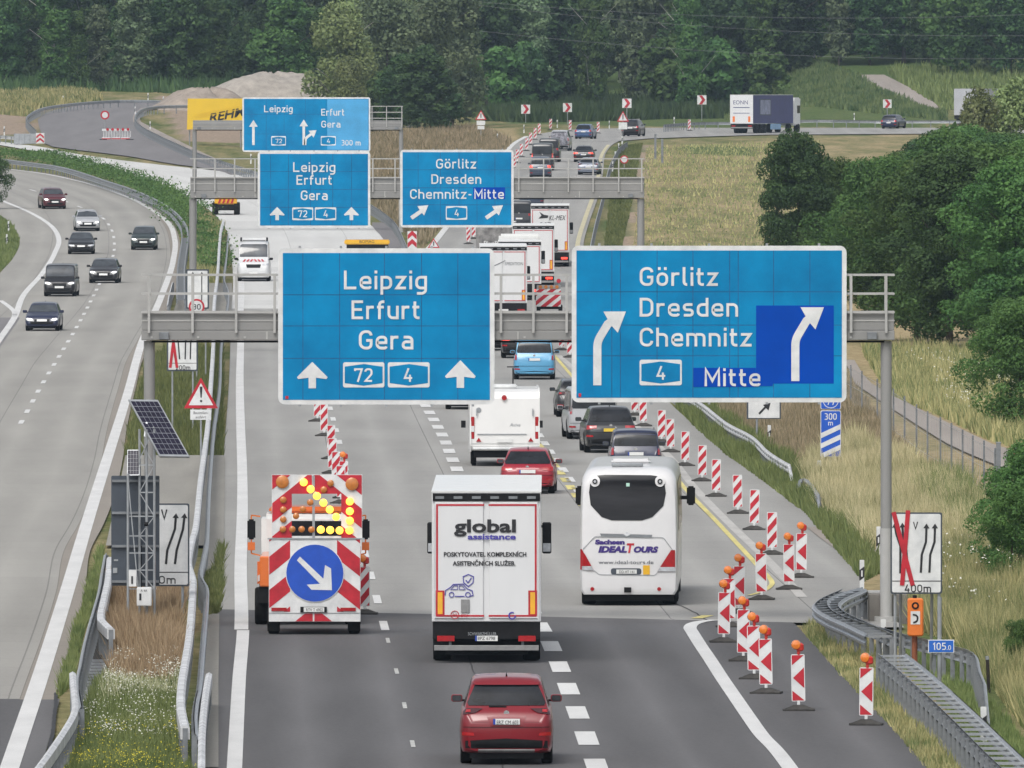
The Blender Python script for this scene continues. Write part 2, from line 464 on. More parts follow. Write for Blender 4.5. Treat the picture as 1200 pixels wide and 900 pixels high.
def path_from(pts, y0=None, y1=None, dy=2.0, h=0.0):
    """ground polyline along a marking; pts in photo pixels, monotonic in depth"""
    f = xcurve([p for p in pts]) if h == 0 else None
    g = [G(*p) for p in pts]; ys = [p.y for p in g]
    a = min(ys) if y0 is None else y0; b = max(ys) if y1 is None else y1
    return [Vector((f(y), y)) for y in np.arange(a, b + dy*.5, dy)]
def ribbon(mb, P, w, dz):
    L, Rr = ribbon2d([(p.x, p.y) for p in P], w)
    vs = []
    for a, b in zip(L, Rr):
        vs += [(a.x, a.y, zf(a.x, a.y)+dz), (b.x, b.y, zf(b.x, b.y)+dz)]
    mb.add(vs, [(2*i, 2*i+1, 2*i+3, 2*i+2) for i in range(len(P)-1)])
def smooth_poly(pts, n=6):
    """catmull-rom through Vector points"""
    out = []
    for i in range(len(pts)-1):
        p0 = pts[max(0,i-1)]; p1 = pts[i]; p2 = pts[i+1]; p3 = pts[min(len(pts)-1,i+2)]
        for k in range(n):
            t = k/n
            out.append(.5*((2*p1) + (p2-p0)*t + (2*p0-5*p1+4*p2-p3)*t*t + (3*p1-p0-3*p2+p3)*t**3))
    out.append(pts[-1]); return out
# ---------------------------------------------------------------- ground and road materials
def road_mat(name, col, joint=True, jx=3.75, jy=5.0, var=.1, track=.06, jdark=.45, patch=.06, rough=.85):
    m = bpy.data.materials.new(name); m.use_nodes = True; nt = m.node_tree; b = nt.nodes['Principled BSDF']
    b.inputs['Roughness'].default_value = rough; b.inputs['Specular IOR Level'].default_value = .3
    N = nt.nodes.new; Lk = nt.links.new
    uv = N('ShaderNodeUVMap'); sep = N('ShaderNodeSeparateXYZ'); Lk(uv.outputs[0], sep.inputs[0])
    tc = N('ShaderNodeTexCoord')
    def noise(scale, st, detail=5, src=None):
        mp = N('ShaderNodeMapping'); mp.inputs['Scale'].default_value = st; Lk(src or uv.outputs[0], mp.inputs[0])
        n = N('ShaderNodeTexNoise'); n.inputs['Scale'].default_value = scale; n.inputs['Detail'].default_value = detail
        Lk(mp.outputs[0], n.inputs['Vector']); return n.outputs['Fac']
    def math_(op, a, bb=None, c=None):
        n = N('ShaderNodeMath'); n.operation = op
        for i, v in enumerate((a, bb, c)):
            if v is None: continue
            if isinstance(v, (int, float)): n.inputs[i].default_value = v
            else: Lk(v, n.inputs[i])
        return n.outputs[0]
    f = math_('MULTIPLY_ADD', math_('SUBTRACT', noise(1.0, (.6, .035, 1)), .5), var*2.2, 1.0)
    f = math_('MULTIPLY_ADD', math_('SUBTRACT', noise(9, (1, .25, 1), 3), .5), var*.8, f)
    if patch: # slab to slab differences
        fx = math_('FLOOR', math_('DIVIDE', sep.outputs[0], jx)); fy = math_('FLOOR', math_('DIVIDE', sep.outputs[1], jy*3))
        cb = N('ShaderNodeCombineXYZ'); Lk(fx, cb.inputs[0]); Lk(fy, cb.inputs[1])
        wn_ = N('ShaderNodeTexWhiteNoise'); Lk(cb.outputs[0], wn_.inputs['Vector'])
        f = math_('MULTIPLY_ADD', math_('SUBTRACT', wn_.outputs['Value'], .5), patch, f)
    # wheel tracks
    tr = math_('ABSOLUTE', math_('SINE', math_('MULTIPLY', sep.outputs[0], math.pi/1.875)))
    f = math_('SUBTRACT', f, math_('MULTIPLY', tr, track))
    if joint:
        wob = math_('MULTIPLY', math_('SUBTRACT', noise(3, (1, 1, 1), 2), .5), .05)
        ex = math_('ABSOLUTE', math_('SUBTRACT', math_('FRACT', math_('DIVIDE', math_('ADD', sep.outputs[0], wob), jx)), .5))
        gx = math_('GREATER_THAN', ex, .5 - .018/jx)
        ey = math_('ABSOLUTE', math_('SUBTRACT', math_('FRACT', math_('DIVIDE', sep.outputs[1], jy)), .5))
        gy = math_('GREATER_THAN', ey, .5 - .05/jy)
        j = math_('MAXIMUM', math_('MULTIPLY', gx, .8), math_('MULTIPLY', gy, .35))
        f = math_('MULTIPLY', f, math_('MULTIPLY_ADD', j, -jdark, 1.0))
    mx = N('ShaderNodeMix'); mx.data_type = 'RGBA'; mx.blend_type = 'MULTIPLY'; mx.inputs[0].default_value = 1
    mx.inputs[6].default_value = (*col, 1)
    cc = N('ShaderNodeCombineColor'); Lk(f, cc.inputs[0]); Lk(f, cc.inputs[1]); Lk(f, cc.inputs[2])
    Lk(cc.outputs[0], mx.inputs[7]); Lk(mx.outputs[2], b.inputs['Base Color'])
    bp = N('ShaderNodeBump'); bp.inputs['Strength'].default_value = .15; bp.inputs['Distance'].default_value = .01
    Lk(noise(40, (1, 1, 1), 2), bp.inputs['Height']); Lk(bp.outputs[0], b.inputs['Normal'])
    return m
RM_conc = road_mat('old_motorway_concrete', (.33, .32, .295), jx=4.0, track=.11, var=.18)
RM_conc2 = road_mat('pale_motorway_concrete', (.325, .32, .305), jx=3.75, track=.12, var=.2, jdark=.6)
RM_new = road_mat('fresh_white_concrete', (.56, .56, .545), jx=4.2, track=.02, patch=.1, var=.12)
RM_shoulder = road_mat('brownish_shoulder_slabs', (.26, .235, .205), jx=9, jy=2.5, track=0, jdark=.5)
RM_asph = road_mat('dark_asphalt', (.128, .126, .129), joint=False, track=.25, patch=0, var=.32)
RM_asph2 = road_mat('worn_grey_asphalt', (.19, .182, .185), joint=False, track=0, patch=0, var=.22)
RM_path = road_mat('farm_track_surface', (.31, .275, .245), jx=9, jy=3, joint=False, track=0, var=.3)
RM_deck = road_mat('culvert_deck_concrete', (.26, .25, .225), joint=False, track=0, var=.35, patch=0)
M_line = mat('road_marking_white', (.62, .62, .61), .6, .1, 1.2, stretch=(1, .2, 1))
M_liney = mat('road_marking_yellow', (.60, .52, .18), .6, .25, .8, stretch=(1, .2, 1))
M_linep = mat('pale_straw_marking', (.50,.46,.30), .7, .15, .8)
M_linef = mat('worn_marking', (.44, .44, .42), .6, .2, 1.2)

def gmat(name):
    """ground cover: green and straw coloured grass, tint attribute says how dry or how bare"""
    m = bpy.data.materials.new(name); m.use_nodes = True; nt = m.node_tree; b = nt.nodes['Principled BSDF']
    b.inputs['Roughness'].default_value = .95; b.inputs['Specular IOR Level'].default_value = .1
    N = nt.nodes.new; Lk = nt.links.new
    at = N('ShaderNodeAttribute'); at.attribute_name = 'tint'; sp_ = N('ShaderNodeSeparateColor'); Lk(at.outputs['Color'], sp_.inputs[0])
    geo = N('ShaderNodeNewGeometry')
    def noise(scale, st, d=6):
        mp = N('ShaderNodeMapping'); mp.inputs['Scale'].default_value = st; Lk(geo.outputs['Position'], mp.inputs[0])
        n = N('ShaderNodeTexNoise'); n.inputs['Scale'].default_value = scale; n.inputs['Detail'].default_value = d
        n.inputs['Roughness'].default_value = .65; Lk(mp.outputs[0], n.inputs['Vector']); return n.outputs['Fac']
    n1 = noise(.35, (1, .12, 1)); n2 = noise(3.0, (1, .35, 1))
    def ramp(src, c1, c2, a=.35, z=.65):
        r = N('ShaderNodeValToRGB'); r.color_ramp.elements[0].color = (*c1, 1); r.color_ramp.elements[1].color = (*c2, 1)
        r.color_ramp.elements[0].position = a; r.color_ramp.elements[1].position = z; Lk(src, r.inputs[0]); return r.outputs[0]
    green = ramp(n2, (.055, .085, .022), (.125, .15, .05)); dry = ramp(n2, (.25, .19, .10), (.42, .34, .20)); soil = ramp(n2, (.24, .18, .14), (.38, .30, .235))
    def mix(f, a, c):
        x = N('ShaderNodeMix'); x.data_type = 'RGBA'; Lk(f, x.inputs[0]); Lk(a, x.inputs[6]); Lk(c, x.inputs[7]); return x.outputs[2]
    def fac(s):
        a = N('ShaderNodeMath'); a.operation = 'MULTIPLY_ADD'; Lk(n1, a.inputs[0]); a.inputs[1].default_value = 2.6; a.inputs[2].default_value = -1.3
        c = N('ShaderNodeMath'); c.operation = 'ADD'; Lk(a.outputs[0], c.inputs[0]); Lk(s, c.inputs[1]); c.use_clamp = True; return c.outputs[0]
    c = mix(fac(sp_.outputs[0]), green, dry); c = mix(sp_.outputs[1], c, soil); c = mix(sp_.outputs[2], c, ramp(n2, (.05, .085, .025), (.09, .14, .04)))
    Lk(c, b.inputs['Base Color'])
    return m
M_ground = gmat('meadow_ground')

def inpoly(x, y, poly):
    c = False; j = len(poly)-1
    for i in range(len(poly)):
        if (poly[i][1] > y) != (poly[j][1] > y) and x < (poly[j][0]-poly[i][0])*(y-poly[i][1])/(poly[j][1]-poly[i][1]) + poly[i][0]: c = not c
        j = i
    return c
DRY = [[(752,172),(1210,150),(1210,940),(1150,900),(1010,740),(960,600),(900,545),(830,440),(755,420),(700,290),(745,225)],
       [(430,150),(606,150),(600,172),(525,262),(430,235)], [(120,700),(235,690),(225,800),(100,800)], [(960,700),(1050,780),(1150,900),(1090,900),(940,735)]]
LUSH = [[(705,292),(722,170),(752,168),(742,230),(728,292)], [(598,122),(862,122),(862,150),(598,145)], [(805,172),(885,172),(885,183),(805,180)],
        [(850,80),(980,80),(1040,112),(1100,128),(1100,150),(850,148)], [(1060,690),(1200,790),(1200,930),(1150,890),(1080,790)]]
LUSH.append([(-70,60),(1270,60),(1270,92),(1110,118),(1040,84),(850,80),(850,120),(560,124),(400,118),(230,108),(115,108),(60,96),(-70,98)])
SOIL = [[(-40,132),(45,128),(45,156),(-40,162)], [(180,112),(290,112),(290,168),(215,165)], [(850,90),(880,88),(900,95),(870,96)], [(735,170),(762,170),(735,290),(715,290)]]
gx = np.unique(np.round(np.concatenate([np.arange(-420,-110,20), np.arange(-110,-44,2.5), np.arange(-44,44,1.0), np.arange(44,110,2.5), np.arange(110,421,20)]), 3))
gy = np.concatenate([np.arange(120, 1760, 4), np.arange(1760, 2620, 15)])
XX, YY = np.meshgrid(gx, gy); ZZ = Z(XX, YY) - .07
nx, ny = len(gx), len(gy)
ii, jj = np.meshgrid(np.arange(ny-1), np.arange(nx-1), indexing='ij'); q = ii*nx + jj
faces = np.stack([q, q+1, q+1+nx, q+nx], -1).reshape(-1, 4)
me = bpy.data.meshes.new('ground')
me.vertices.add(nx*ny); me.vertices.foreach_set('co', np.stack([XX, YY, ZZ], -1).astype('f').ravel())
me.loops.add(faces.size); me.loops.foreach_set('vertex_index', faces.astype('i').ravel())
me.polygons.add(len(faces)); me.polygons.foreach_set('loop_start', np.arange(0, faces.size, 4, dtype='i'))
me.update(calc_edges=True)
me.polygons.foreach_set('use_smooth', [True]*len(faces))
tint = np.zeros((nx*ny, 4), 'f'); tint[:, 3] = 1; tint[:, 0] = -.0 + .35
PU, PV = to_px(XX.ravel(), YY.ravel(), ZZ.ravel())
vis = np.where((PU > -60) & (PU < 1260) & (PV > 60) & (PV < 960))[0]
tint[YY.ravel() > 1700, 2] = .95
for k in vis:
    u, v = PU[k], PV[k]
    if any(inpoly(u, v, p) for p in DRY): tint[k, 0] = .92
    if u > 740 and v < 300 and tint[k, 0] > .9: tint[k, 0] = .62
    if any(inpoly(u, v, p) for p in LUSH): tint[k, 2] = .85
    if YY.ravel()[k] > 1700: tint[k, 2] = .95
    if any(inpoly(u, v, p) for p in SOIL): tint[k, 1] = .9
at = me.color_attributes.new('tint', 'FLOAT_COLOR', 'POINT'); at.data.foreach_set('color', tint.ravel())
me.materials.append(M_ground)
ground = bpy.data.objects.new('ground', me); COL.objects.link(ground); ground['kind'] = 'structure'

# ---------------------------------------------------------------- carriageways
oncoming_right = xcurve([(40,905),(66,811),(87,742),(99,695),(107,642),(120,617),(144,537),(147,512),(160,450),(166,425),(178,400),(203,350),(210,320),(212,290),(204,264),(188,246),(160,231),(100,213),(40,201),(0,197)])
oncoming_line = [(18,880),(45,800),(75,705),(100,620),(125,540),(150,460),(165,405),(190,345),(203,305),(205,282),(197,261),(175,244),(140,227),(95,213),(40,202),(0,197)]
oncoming_left_line = [(0,397),(17,372),(27,347),(50,320),(64,297),(69,281),(62,267),(35,249),(2,235)]
oll = xcurve(oncoming_left_line)
grass_left = xcurve([(-14,345),(0,320),(15,303),(23,281),(15,265),(0,252),(-30,238)])
strip('oncoming_carriageway', lambda y: oncoming_right(y) - 21, oncoming_right, 309, 1262, RM_conc, 0, 16, near=lambda x: 312.5)
strip('oncoming_asphalt', lambda y: oncoming_right(y) - 19, lambda y: oncoming_right(y) + .12, 190, 313, RM_asph, .002, 8)
strip('exit_asphalt', lambda y: oll(y) - 14, lambda y: oll(y) + .3 - .0, 640, 790, RM_asph2, .004, 6)
strip('verge_grass_base', lambda y: grass_left(y) - 22, grass_left, 878, 1150, M_ground, .012, 6)
strip('inner_shoulder', lambda y: oncoming_right(y) - .75, oncoming_right, 312.6, 1262, RM_shoulder, .005, 1)

main_left = xcurve([(249,900),(250,875),(252,800),(255,722),(256,637),(262,535),(268,450),(271,362),(273,330),(270,295),(263,266),(250,250),(225,234),(190,218),(150,205),(100,192),(40,177),(0,170)])
main_right = xcurve([(1085,897),(1040,847),(990,795),(937,737)])
conc_right = xcurve([(1010,690),(1010,660),(945,600),(900,566),(850,530),(810,495),(787,474),(744,400),(711,340),(684,286),(690,262),(702,227),(706,207),(712,176),(720,168),(732,163)])
yb = lambda x: 366.0 - (x + 7.1) * .62
strip('asphalt_road', main_left, main_right, 190, 372, RM_asph, .004, 12, far=lambda x: min(yb(x), 372))
# concrete road as far as the gore, then the closed carriageway and the slip road apart
gore_y = G(500, 292).y
closed_right = xcurve([(452,372),(468,340),(480,315),(486,300),(470,290),(440,268),(415,250),(380,230),(330,215),(300,205),(262,201),(215,196),(160,190),(100,182),(40,171),(0,166)])
slip_left = xcurve([(498,296),(511,282),(522,268),(548,235),(573,205),(592,180),(603,168),(617,160)])
strip('concrete_road', main_left, conc_right, 352, gore_y, RM_conc2, 0, 24, near=yb)
strip('closed_carriageway', main_left, closed_right, 815, 1425, RM_new, .008, 14)
strip('slip_road', slip_left, conc_right, gore_y, 1462, RM_conc2, 0, 10)
# far bend turning right
def pv(*pp): return [G(*p) for p in pp]
def sheet(name, poly_px_rows, m, dz, kind='structure'):
    """rows of (left px, right px, py) from near to far"""
    vs = []; uvs = []; n = 13
    for x0, x1, y in poly_px_rows:
        for k in range(n):
            p = G(x0 + (x1-x0)*k/(n-1), y); vs.append((p.x, p.y, zf(p.x, p.y)+dz)); uvs.append((p.x+60, p.y))
    fs = [(i*n+k, i*n+k+1, (i+1)*n+k+1, (i+1)*n+k) for i in range(len(poly_px_rows)-1) for k in range(n-1)]
    me = bpy.data.meshes.new(name); me.from_pydata(vs, [], fs); uv = me.uv_layers.new(name='UVMap')
    for p in me.polygons:
        for li in p.loop_indices: uv.data[li].uv = uvs[me.loops[li].vertex_index]
    me.materials.append(m); o = bpy.data.objects.new(name, me); COL.objects.link(o); o['kind'] = kind; return o
def interp_rows(L, Rr, ys):
    L = sorted(L, key=lambda p: p[1]); Rr = sorted(Rr, key=lambda p: p[1])
    return [(float(np.interp(y, [p[1] for p in L], [p[0] for p in L])), float(np.interp(y, [p[1] for p in Rr], [p[0] for p in Rr])), y) for y in ys]
sheet('road_bend', interp_rows([(611,164),(618,160),(632,157),(650,154),(675,151.5)], [(724,165.5),(760,162.5),(830,160),(900,158),(1250,156)], [165.5,164,162.5,161,159.5,158,157,156,155,154,153,152]), RM_conc2, .02)
sheet('road_bend_far', [(675,1250,153),(690,1250,152),(705,1250,151),(740,1250,150)], RM_conc2, .024)
# closed ramp on the left climbing to the bend
sheet('closed_ramp', interp_rows([(272,206),(262,201.5),(240,197),(200,192),(150,183),(100,177),(64,173),(52,168),(50,160),(46,150),(44,140),(56,131),(84,124.5),(110,121.5),(150,119)],
      [(300,206),(285,203),(262,196),(232,188),(205,175),(183,163),(166,153),(160,142),(161,135),(170,127),(200,122),(225,119)],
      [205,202,199,196,193,190,187,184,180,176,172,168,164,160,156,152,148,144,140,136,132,129,126,123,121,119.5]), RM_asph2, .02)
sheet('ramp_kerb_strip', interp_rows([(262,196),(232,188),(205,175),(183,163),(166,153),(155,142),(156,135),(165,127),(200,121)],
      [(290,200),(262,190),(235,178),(205,163),(183,152),(163,142),(164,136),(174,129),(225,122)], [197,193,188,183,178,173,168,163,158,153,148,143,138,134,130,127,125]), RM_path, .035)
sheet('slip_asphalt_edge', interp_rows([(436,266),(447,277),(455,290)], [(452,260),(474,290)], [291,285,280,275,270,265,261]), RM_asph2, .03)
# farm track
sheet('farm_track', interp_rows([(982,420),(993,429),(1002,450),(1050,482),(1087,506),(1115,523),(1150,538),(1200,558),(1260,582)],
      [(1000,420),(1012,440),(1022,450),(1050,466),(1112,496),(1162,520),(1200,532),(1290,566)], [580,565,550,540,530,520,510,500,490,480,470,460,450,440,430,422]), RM_path, .012)
sheet('slope_track', interp_rows([(1000,88),(1030,104),(1062,122),(1078,131)], [(1036,88),(1060,100),(1085,113),(1100,125),(1100,131)], [130,126,122,118,114,110,106,102,98,94,90,88]), RM_path, .06)
# culvert decks in the median
sheet('culvert_deck', [(124,262,640),(133,262,600),(140,262,570),(147,262,534)], RM_deck, .02)
sheet('culvert_deck_far', [(196,271,398),(200,271,375),(210,272,345),(212,272,332)], RM_deck, .02)
sheet('median_edge_strip', [(236,256,900),(238,256,800),(240,257,720)], RM_deck, .02)
sheet('median_edge_slabs', [(240,262,690),(242,263,600),(243,264,536)], RM_deck, .026)
sheet('bay_edge', [(960,1060,735),(965,1040,720),(990,1025,700),(1005,1010,688)], RM_conc2, .0)
sheet('gravel_patch', [(985,1040,648),(960,1036,630),(945,1034,618)], RM_path, .02)

# ---------------------------------------------------------------- markings
MK = MB()
def solid(pts, w, m, name, y0=None, y1=None, dz=.013):
    mb = MB(); ribbon(mb, path_from(pts, y0, y1), w, dz); o = mb.obj(name, m, None, fix=False); o['kind'] = 'structure'; return o
solid(oncoming_line, .38, M_line, 'edge_line', 200, 1260)
solid(oncoming_left_line, .35, M_line, 'edge_line', 640, 1245)
solid([(0,352),(10,359),(17,366),(17,371)], .3, M_line, 'edge_line')
solid([(275,895),(280,800),(285,722),(280,675),(284,600),(285,562),(283,500),(281,450),(282,400),(282,365),(283,332),(279,300)], .30, M_line, 'edge_line', 200, 352)
solid([(275,895),(280,800),(283,722),(282,675),(284,600),(284,562),(282,500),(281,450),(282,400),(282,365),(283,332),(279,300)], .34, M_line, 'edge_line', 352.4, 930)
hk = [G(*p).xy for p in [(965,955),(923,897),(908,878),(892.5,862),(877.5,841),(861,817),(846,795),(832.5,774),(821,757),(811,741),(808.5,736.5),(811,732.5),(817,730),(826,728.3),(838,727)]]
mb = MB(); ribbon(mb, resample(smooth_poly(hk), .7), .32, .017); mb.obj('edge_line', M_line, None, fix=False)['kind'] = 'structure'
solid([(498,296),(511,282),(522,268),(548,235),(573,205),(592,180),(603,168),(617,160)], .45, M_line, 'edge_line', dz=.03)
solid([(676,300),(677,286),(685,258),(696,227),(701,207),(706,180),(713,170)], .32, M_linep, 'edge_line', dz=.02)
solid([(650,417),(667,437),(700,472),(740,505),(774,537),(804,574),(843,615),(885,660),(900,676)], .16, M_liney, 'site_line')
yl = [G(*p).xy for p in [(900,676),(904,681),(904,686),(895,693),(878,698)]]
mb = MB(); ribbon(mb, resample(smooth_poly(yl), .6), .14, .016); mb.obj('site_line', M_liney, None, fix=False)['kind'] = 'structure'
solid([(836,720),(816,725)], .3, M_liney, 'site_line')
solid([(655,417),(678,437),(712,470),(752,505),(786,537),(816,574),(856,615),(903,660),(940,700)], .28, mat('pale_edge_slab', (.43,.42,.40), .8, .15, 1, stretch=(1,.2,1)), 'pale_edge_strip', dz=.009)
def dashes(pts, w, on, period, m, name, y0=None, y1=None, ph=0.0, dz=.014):
    P = [p for p in path_from(pts, y0, y1, dy=1.0)]
    P = resample(P, 1.0); mb = MB()
    i = int(ph)
    while i + on < len(P):
        ribbon(mb, P[i:i+int(on)+1], w, dz); i += int(period)
    o = mb.obj(name, m, None, fix=False); o['kind'] = 'structure'; return o
dashes([(0,537),(17,509),(31,484),(44,460),(71,415),(93,378),(112,342),(125,315),(133,298),(134,285),(130,268),(118,254),(99,245),(82,238),(60,230),(34,222),(0,214)], .2, 6, 18, M_line, 'lane_dashes', 560, 1210, 3)
dashes([(692,878),(682,850),(672,823),(662,797),(652,772),(642,749),(634,735),(600,668),(541,568),(535,549),(529,536),(523,520),(510,495),(500,478)], .42, 6, 12, M_line, 'block_dashes', 262, 760, 5)
dashes([(386,475),(403,540),(415,600),(436,680),(443,707),(450,733)], .2, 6, 18, M_line, 'lane_dashes', 352, 640, 0)
dashes([(450,733),(457,760),(466,792),(482,865)], .09, 3, 18, M_linef, 'faint_lane_dashes', 286, 354, 4)
dashes([(640,522),(650,537),(661,552),(672,568),(690,594),(740,668)], .28, 6, 12, M_line, 'block_dashes', 395, 560, 3)
dashes([(636,528),(657,555),(675,580),(700,620),(735,675)], .3, 5, 9, M_liney, 'site_dashes', 400, 540, 1)

M_tar = mat('tar_seam', (.02,.02,.022), .7, .2, 3)
def seam(pts, w=.05, dz=.009):
    P = smooth_poly([G(*p).xy for p in pts], 5); rs = random.Random(int(pts[0][0])); P = resample(P, .8)
    for p in P[1:-1]: p.x += rs.uniform(-.015, .015)
    mb = MB(); ribbon(mb, P, w, dz); o = mb.obj('tar_seam', M_tar, None, fix=False); o['kind'] = 'structure'
seam([(596,930),(588,893),(566,820),(552,778),(538,735),(532,722)], .03); seam([(262,721),(440,724),(560,727)], .04); seam([(560,727),(700,729),(845,731),(962,734)], .04)
seam([(745,690),(802,712),(830,728)], .04, .012); seam([(66,812),(64,840),(58,880),(50,930)], .08, .011); seam([(251,722),(248,780),(246,850),(243,910)], .10, .014)
# ---------------------------------------------------------------- overhead gantries
class Flat:
    """local metres on an upright face at depth D; origin is the photo pixel (ox, oy)"""
    def __init__(s, D, ox, oy): s.D = D; s.s = F / D; s.o = H(ox, oy, D); s.ox, s.oy = ox, oy
    def x(s, px): return H(px, s.oy, s.D).x - s.o.x
    def z(s, py): return H(s.ox, py, s.D).z - s.o.z
    def q(s, px, py): return (s.x(px), s.z(py))
def gantry(label, D, posts, beam, rails, railx, pz, beam_split=.38, group=None, foot=True, post_w=13):
    x0, x1, yt, yb_ = beam
    ox = (x0+x1)/2; gz = zf(H(ox, yb_, D).x, D)
    base = Vector((H(ox, yb_, D).x, D, gz))
    t = thing('sign_gantry', label, 'sign gantry', base)
    L = lambda px, py: (H(px, py, D).x - base.x, H(px, py, D).z - base.z)
    X0, Z1 = L(x0, yt); X1, Z0 = L(x1, yb_)
    zm = Z0 + (Z1-Z0)*.36
    MB().box(X0, X1, -.30, .34, Z0, zm - .004).obj('lower_beam', 'gantry', t, bevel=.015)
    MB().box(X0+.01, X1-.01, -.26, .30, zm, Z1).obj('upper_beam', 'gantry', t, bevel=.015)
    n = max(2, round((X1-X0)/3.2))
    for i in range(1, n):   # joints between the beam lengths
        xx = X0 + (X1-X0)*i/n
        MB().box(xx-.02, xx+.02, -.315, -.301, Z0+.02, zm-.03).obj('joint_plate', 'gantrylight', t)
    MB().box(X0, X1, -.275, -.262, zm + (Z1-zm)*.52, zm + (Z1-zm)*.60).obj('cable_duct', 'gantrylight', t)
    for ip, px in enumerate(posts):
        xx = L(px, yb_)[0]; w = post_w/2/(F/D)
        o = MB().cyl((xx, .0, Z0-.02), (xx, .0, -.05), w, 20).obj('post', 'gantry', t, smooth=True)
        if foot and ip == 1 or post_w < 12:
            MB().cyl((xx, 0, -.1), (xx, 0, 2.3), w+.012, 20).obj('post_sleeve', 'gantrylight', o, smooth=True)
            MB().cyl((xx, 0, -.1), (xx, 0, .12), w+.16, 12).obj('base_plate', 'gantrylight', o)
    for xx in np.arange(X0+.25, X1-.2, 1.15):   # bolt heads and a few clamps along the beam face
        MB().box(xx-.025, xx+.025, -.312, -.301, Z0+.05, Z0+.10).obj('bolt', 'gantrylight', t, fix=False)
    for k_, fr_ in enumerate((.03, .31, .68, .97)):
        xx = X0+(X1-X0)*fr_; MB().box(xx-.12, xx+.12, -.40, -.302, Z0+.02, Z0+.2).obj('junction_box', 'steeldark', t, bevel=.01)
    MB().bar((X0+.2, -.1, Z0-.035), (X1-.2, -.1, Z0-.035), .05).obj('cable', 'black', t)
    for a, b in railx:
        XA, XB = L(a, yt)[0], L(b, yt)[0]
        for ry in rails:
            zz = L(a, ry)[1]
            MB().bar((XA, -.34, zz), (XB, -.34, zz), .05).obj('railing_bar', 'gantrylight', t)
            MB().bar((XA, .40, zz), (XB, .40, zz), .045).obj('railing_bar', 'gantrylight', t)
    zt = L(x0, rails[0])[1]
    for px in pz:
        xx = L(px, yt)[0]
        MB().bar((xx, -.37, zm-.06), (xx, -.37, zt+.02), .06, .06).obj('railing_post', 'gantrylight', t)
        MB().bar((xx, .42, zm+.1), (xx, .42, zt), .05, .05).obj('railing_post', 'gantrylight', t)
    return t
D1, D2, D3 = 358.0, 702.0, 1050.0
gantry('nearest and largest grey sign gantry with a railed walkway spanning the dark asphalt end', D1, (175, 1038.5), (166, 1048, 366.5, 398.5),
       (322, 344, 365.5), ((166, 330), (576, 672), (988, 1048)), (175, 226, 277, 322, 587, 625, 664, 997, 1038))
gantry('middle grey sign gantry crossing both carriageways behind the nearest one', D2, (226, 751), (223, 755, 208.5, 232),
       (186, 197.5, 208), ((223, 304), (432, 470), (598, 755)), (228, 252, 275, 299, 437, 463, 608, 637, 666, 695, 725, 752), post_w=8.5)
gantry('farthest and smallest sign gantry over the closed carriageway by the yellow banner', D3, (228, 470), (226, 472, 141, 152),
       (124.5, 131.5, 138.5), ((433, 472),), (436, 453, 471), post_w=5)

def sign(label, D, rect, seamx, seamy, film='signblue', r=8, dz=.42):
    x0, y0, x1, y1 = rect
    Ds = D - dz
    fl = Flat(Ds, (x0+x1)/2, y1)
    t = thing('direction_sign', label, 'road sign', fl.o)
    X0, Z1 = fl.q(x0, y0); X1, Z0 = fl.q(x1, y1)
    s = F/Ds; b = 5.5/s*(s/47.5)
    MB().prism(rrect(X0, X1, Z0, Z1, r/s*(s/47.5)), -.01, .05).obj('border', 'signwhite', t)
    MB().box(X0+b, X1-b, -.0125, -.0102, Z0+b, Z1-b).obj('seam_backing', mat('seam_blue', (.01,.08,.22), .6, .7, 2.0), t, fix=False)
    for zz in (Z0 + (Z1-Z0)*.25, Z0 + (Z1-Z0)*.78):
        MB().bar((X0+.2, .09, zz), (X1-.2, .09, zz), .1, .1).obj('back_rail', 'steel', t)
    for fr_ in (.1, .29, .5, .71, .9):
        xx = X0+(X1-X0)*fr_; MB().box(xx-.03, xx+.03, .0, .10, Z1-.05, Z1+.06).box(xx-.03, xx+.03, .0, .10, Z0-.05, Z0+.05).obj('bracket', 'steel', t, fix=False)
    xs = [X0+b] + [fl.x(p) for p in seamx] + [X1-b]; ys = [Z0+b] + [fl.z(p) for p in seamy] + [Z1-b]
    ys = sorted(ys); rr = random.Random(int(x0))
    for i in range(len(xs)-1):
        for j in range(len(ys)-1):
            g = .008 if D < 500 else .010
            fr = -.017 - rr.random()*.003
            mb = MB().box(xs[i]+(g if i else 0), xs[i+1]-(g if i < len(xs)-2 else 0), fr, -.0130, ys[j]+(g if j else 0), ys[j+1]-(g if j < len(ys)-2 else 0))
            mb.obj('panel', film, t, fix=False)
    return t, fl
def arrow_up(t, fl, cx, yt, yb_, w, m='signwhite'):
    q = fl.q; h = (yb_-yt)
    P = [q(cx, yt), q(cx+w/2, yt+h*.58), q(cx+w/2-1.5*w/36, yt+h*.65), q(cx+w*.12, yt+h*.60), q(cx+w*.12, yb_), q(cx-w*.12, yb_), q(cx-w*.12, yt+h*.60), q(cx-w/2+1.5*w/36, yt+h*.65), q(cx-w/2, yt+h*.58)]
    MB().prism(P[::-1], -.03, -.02).obj('arrow', m, t)
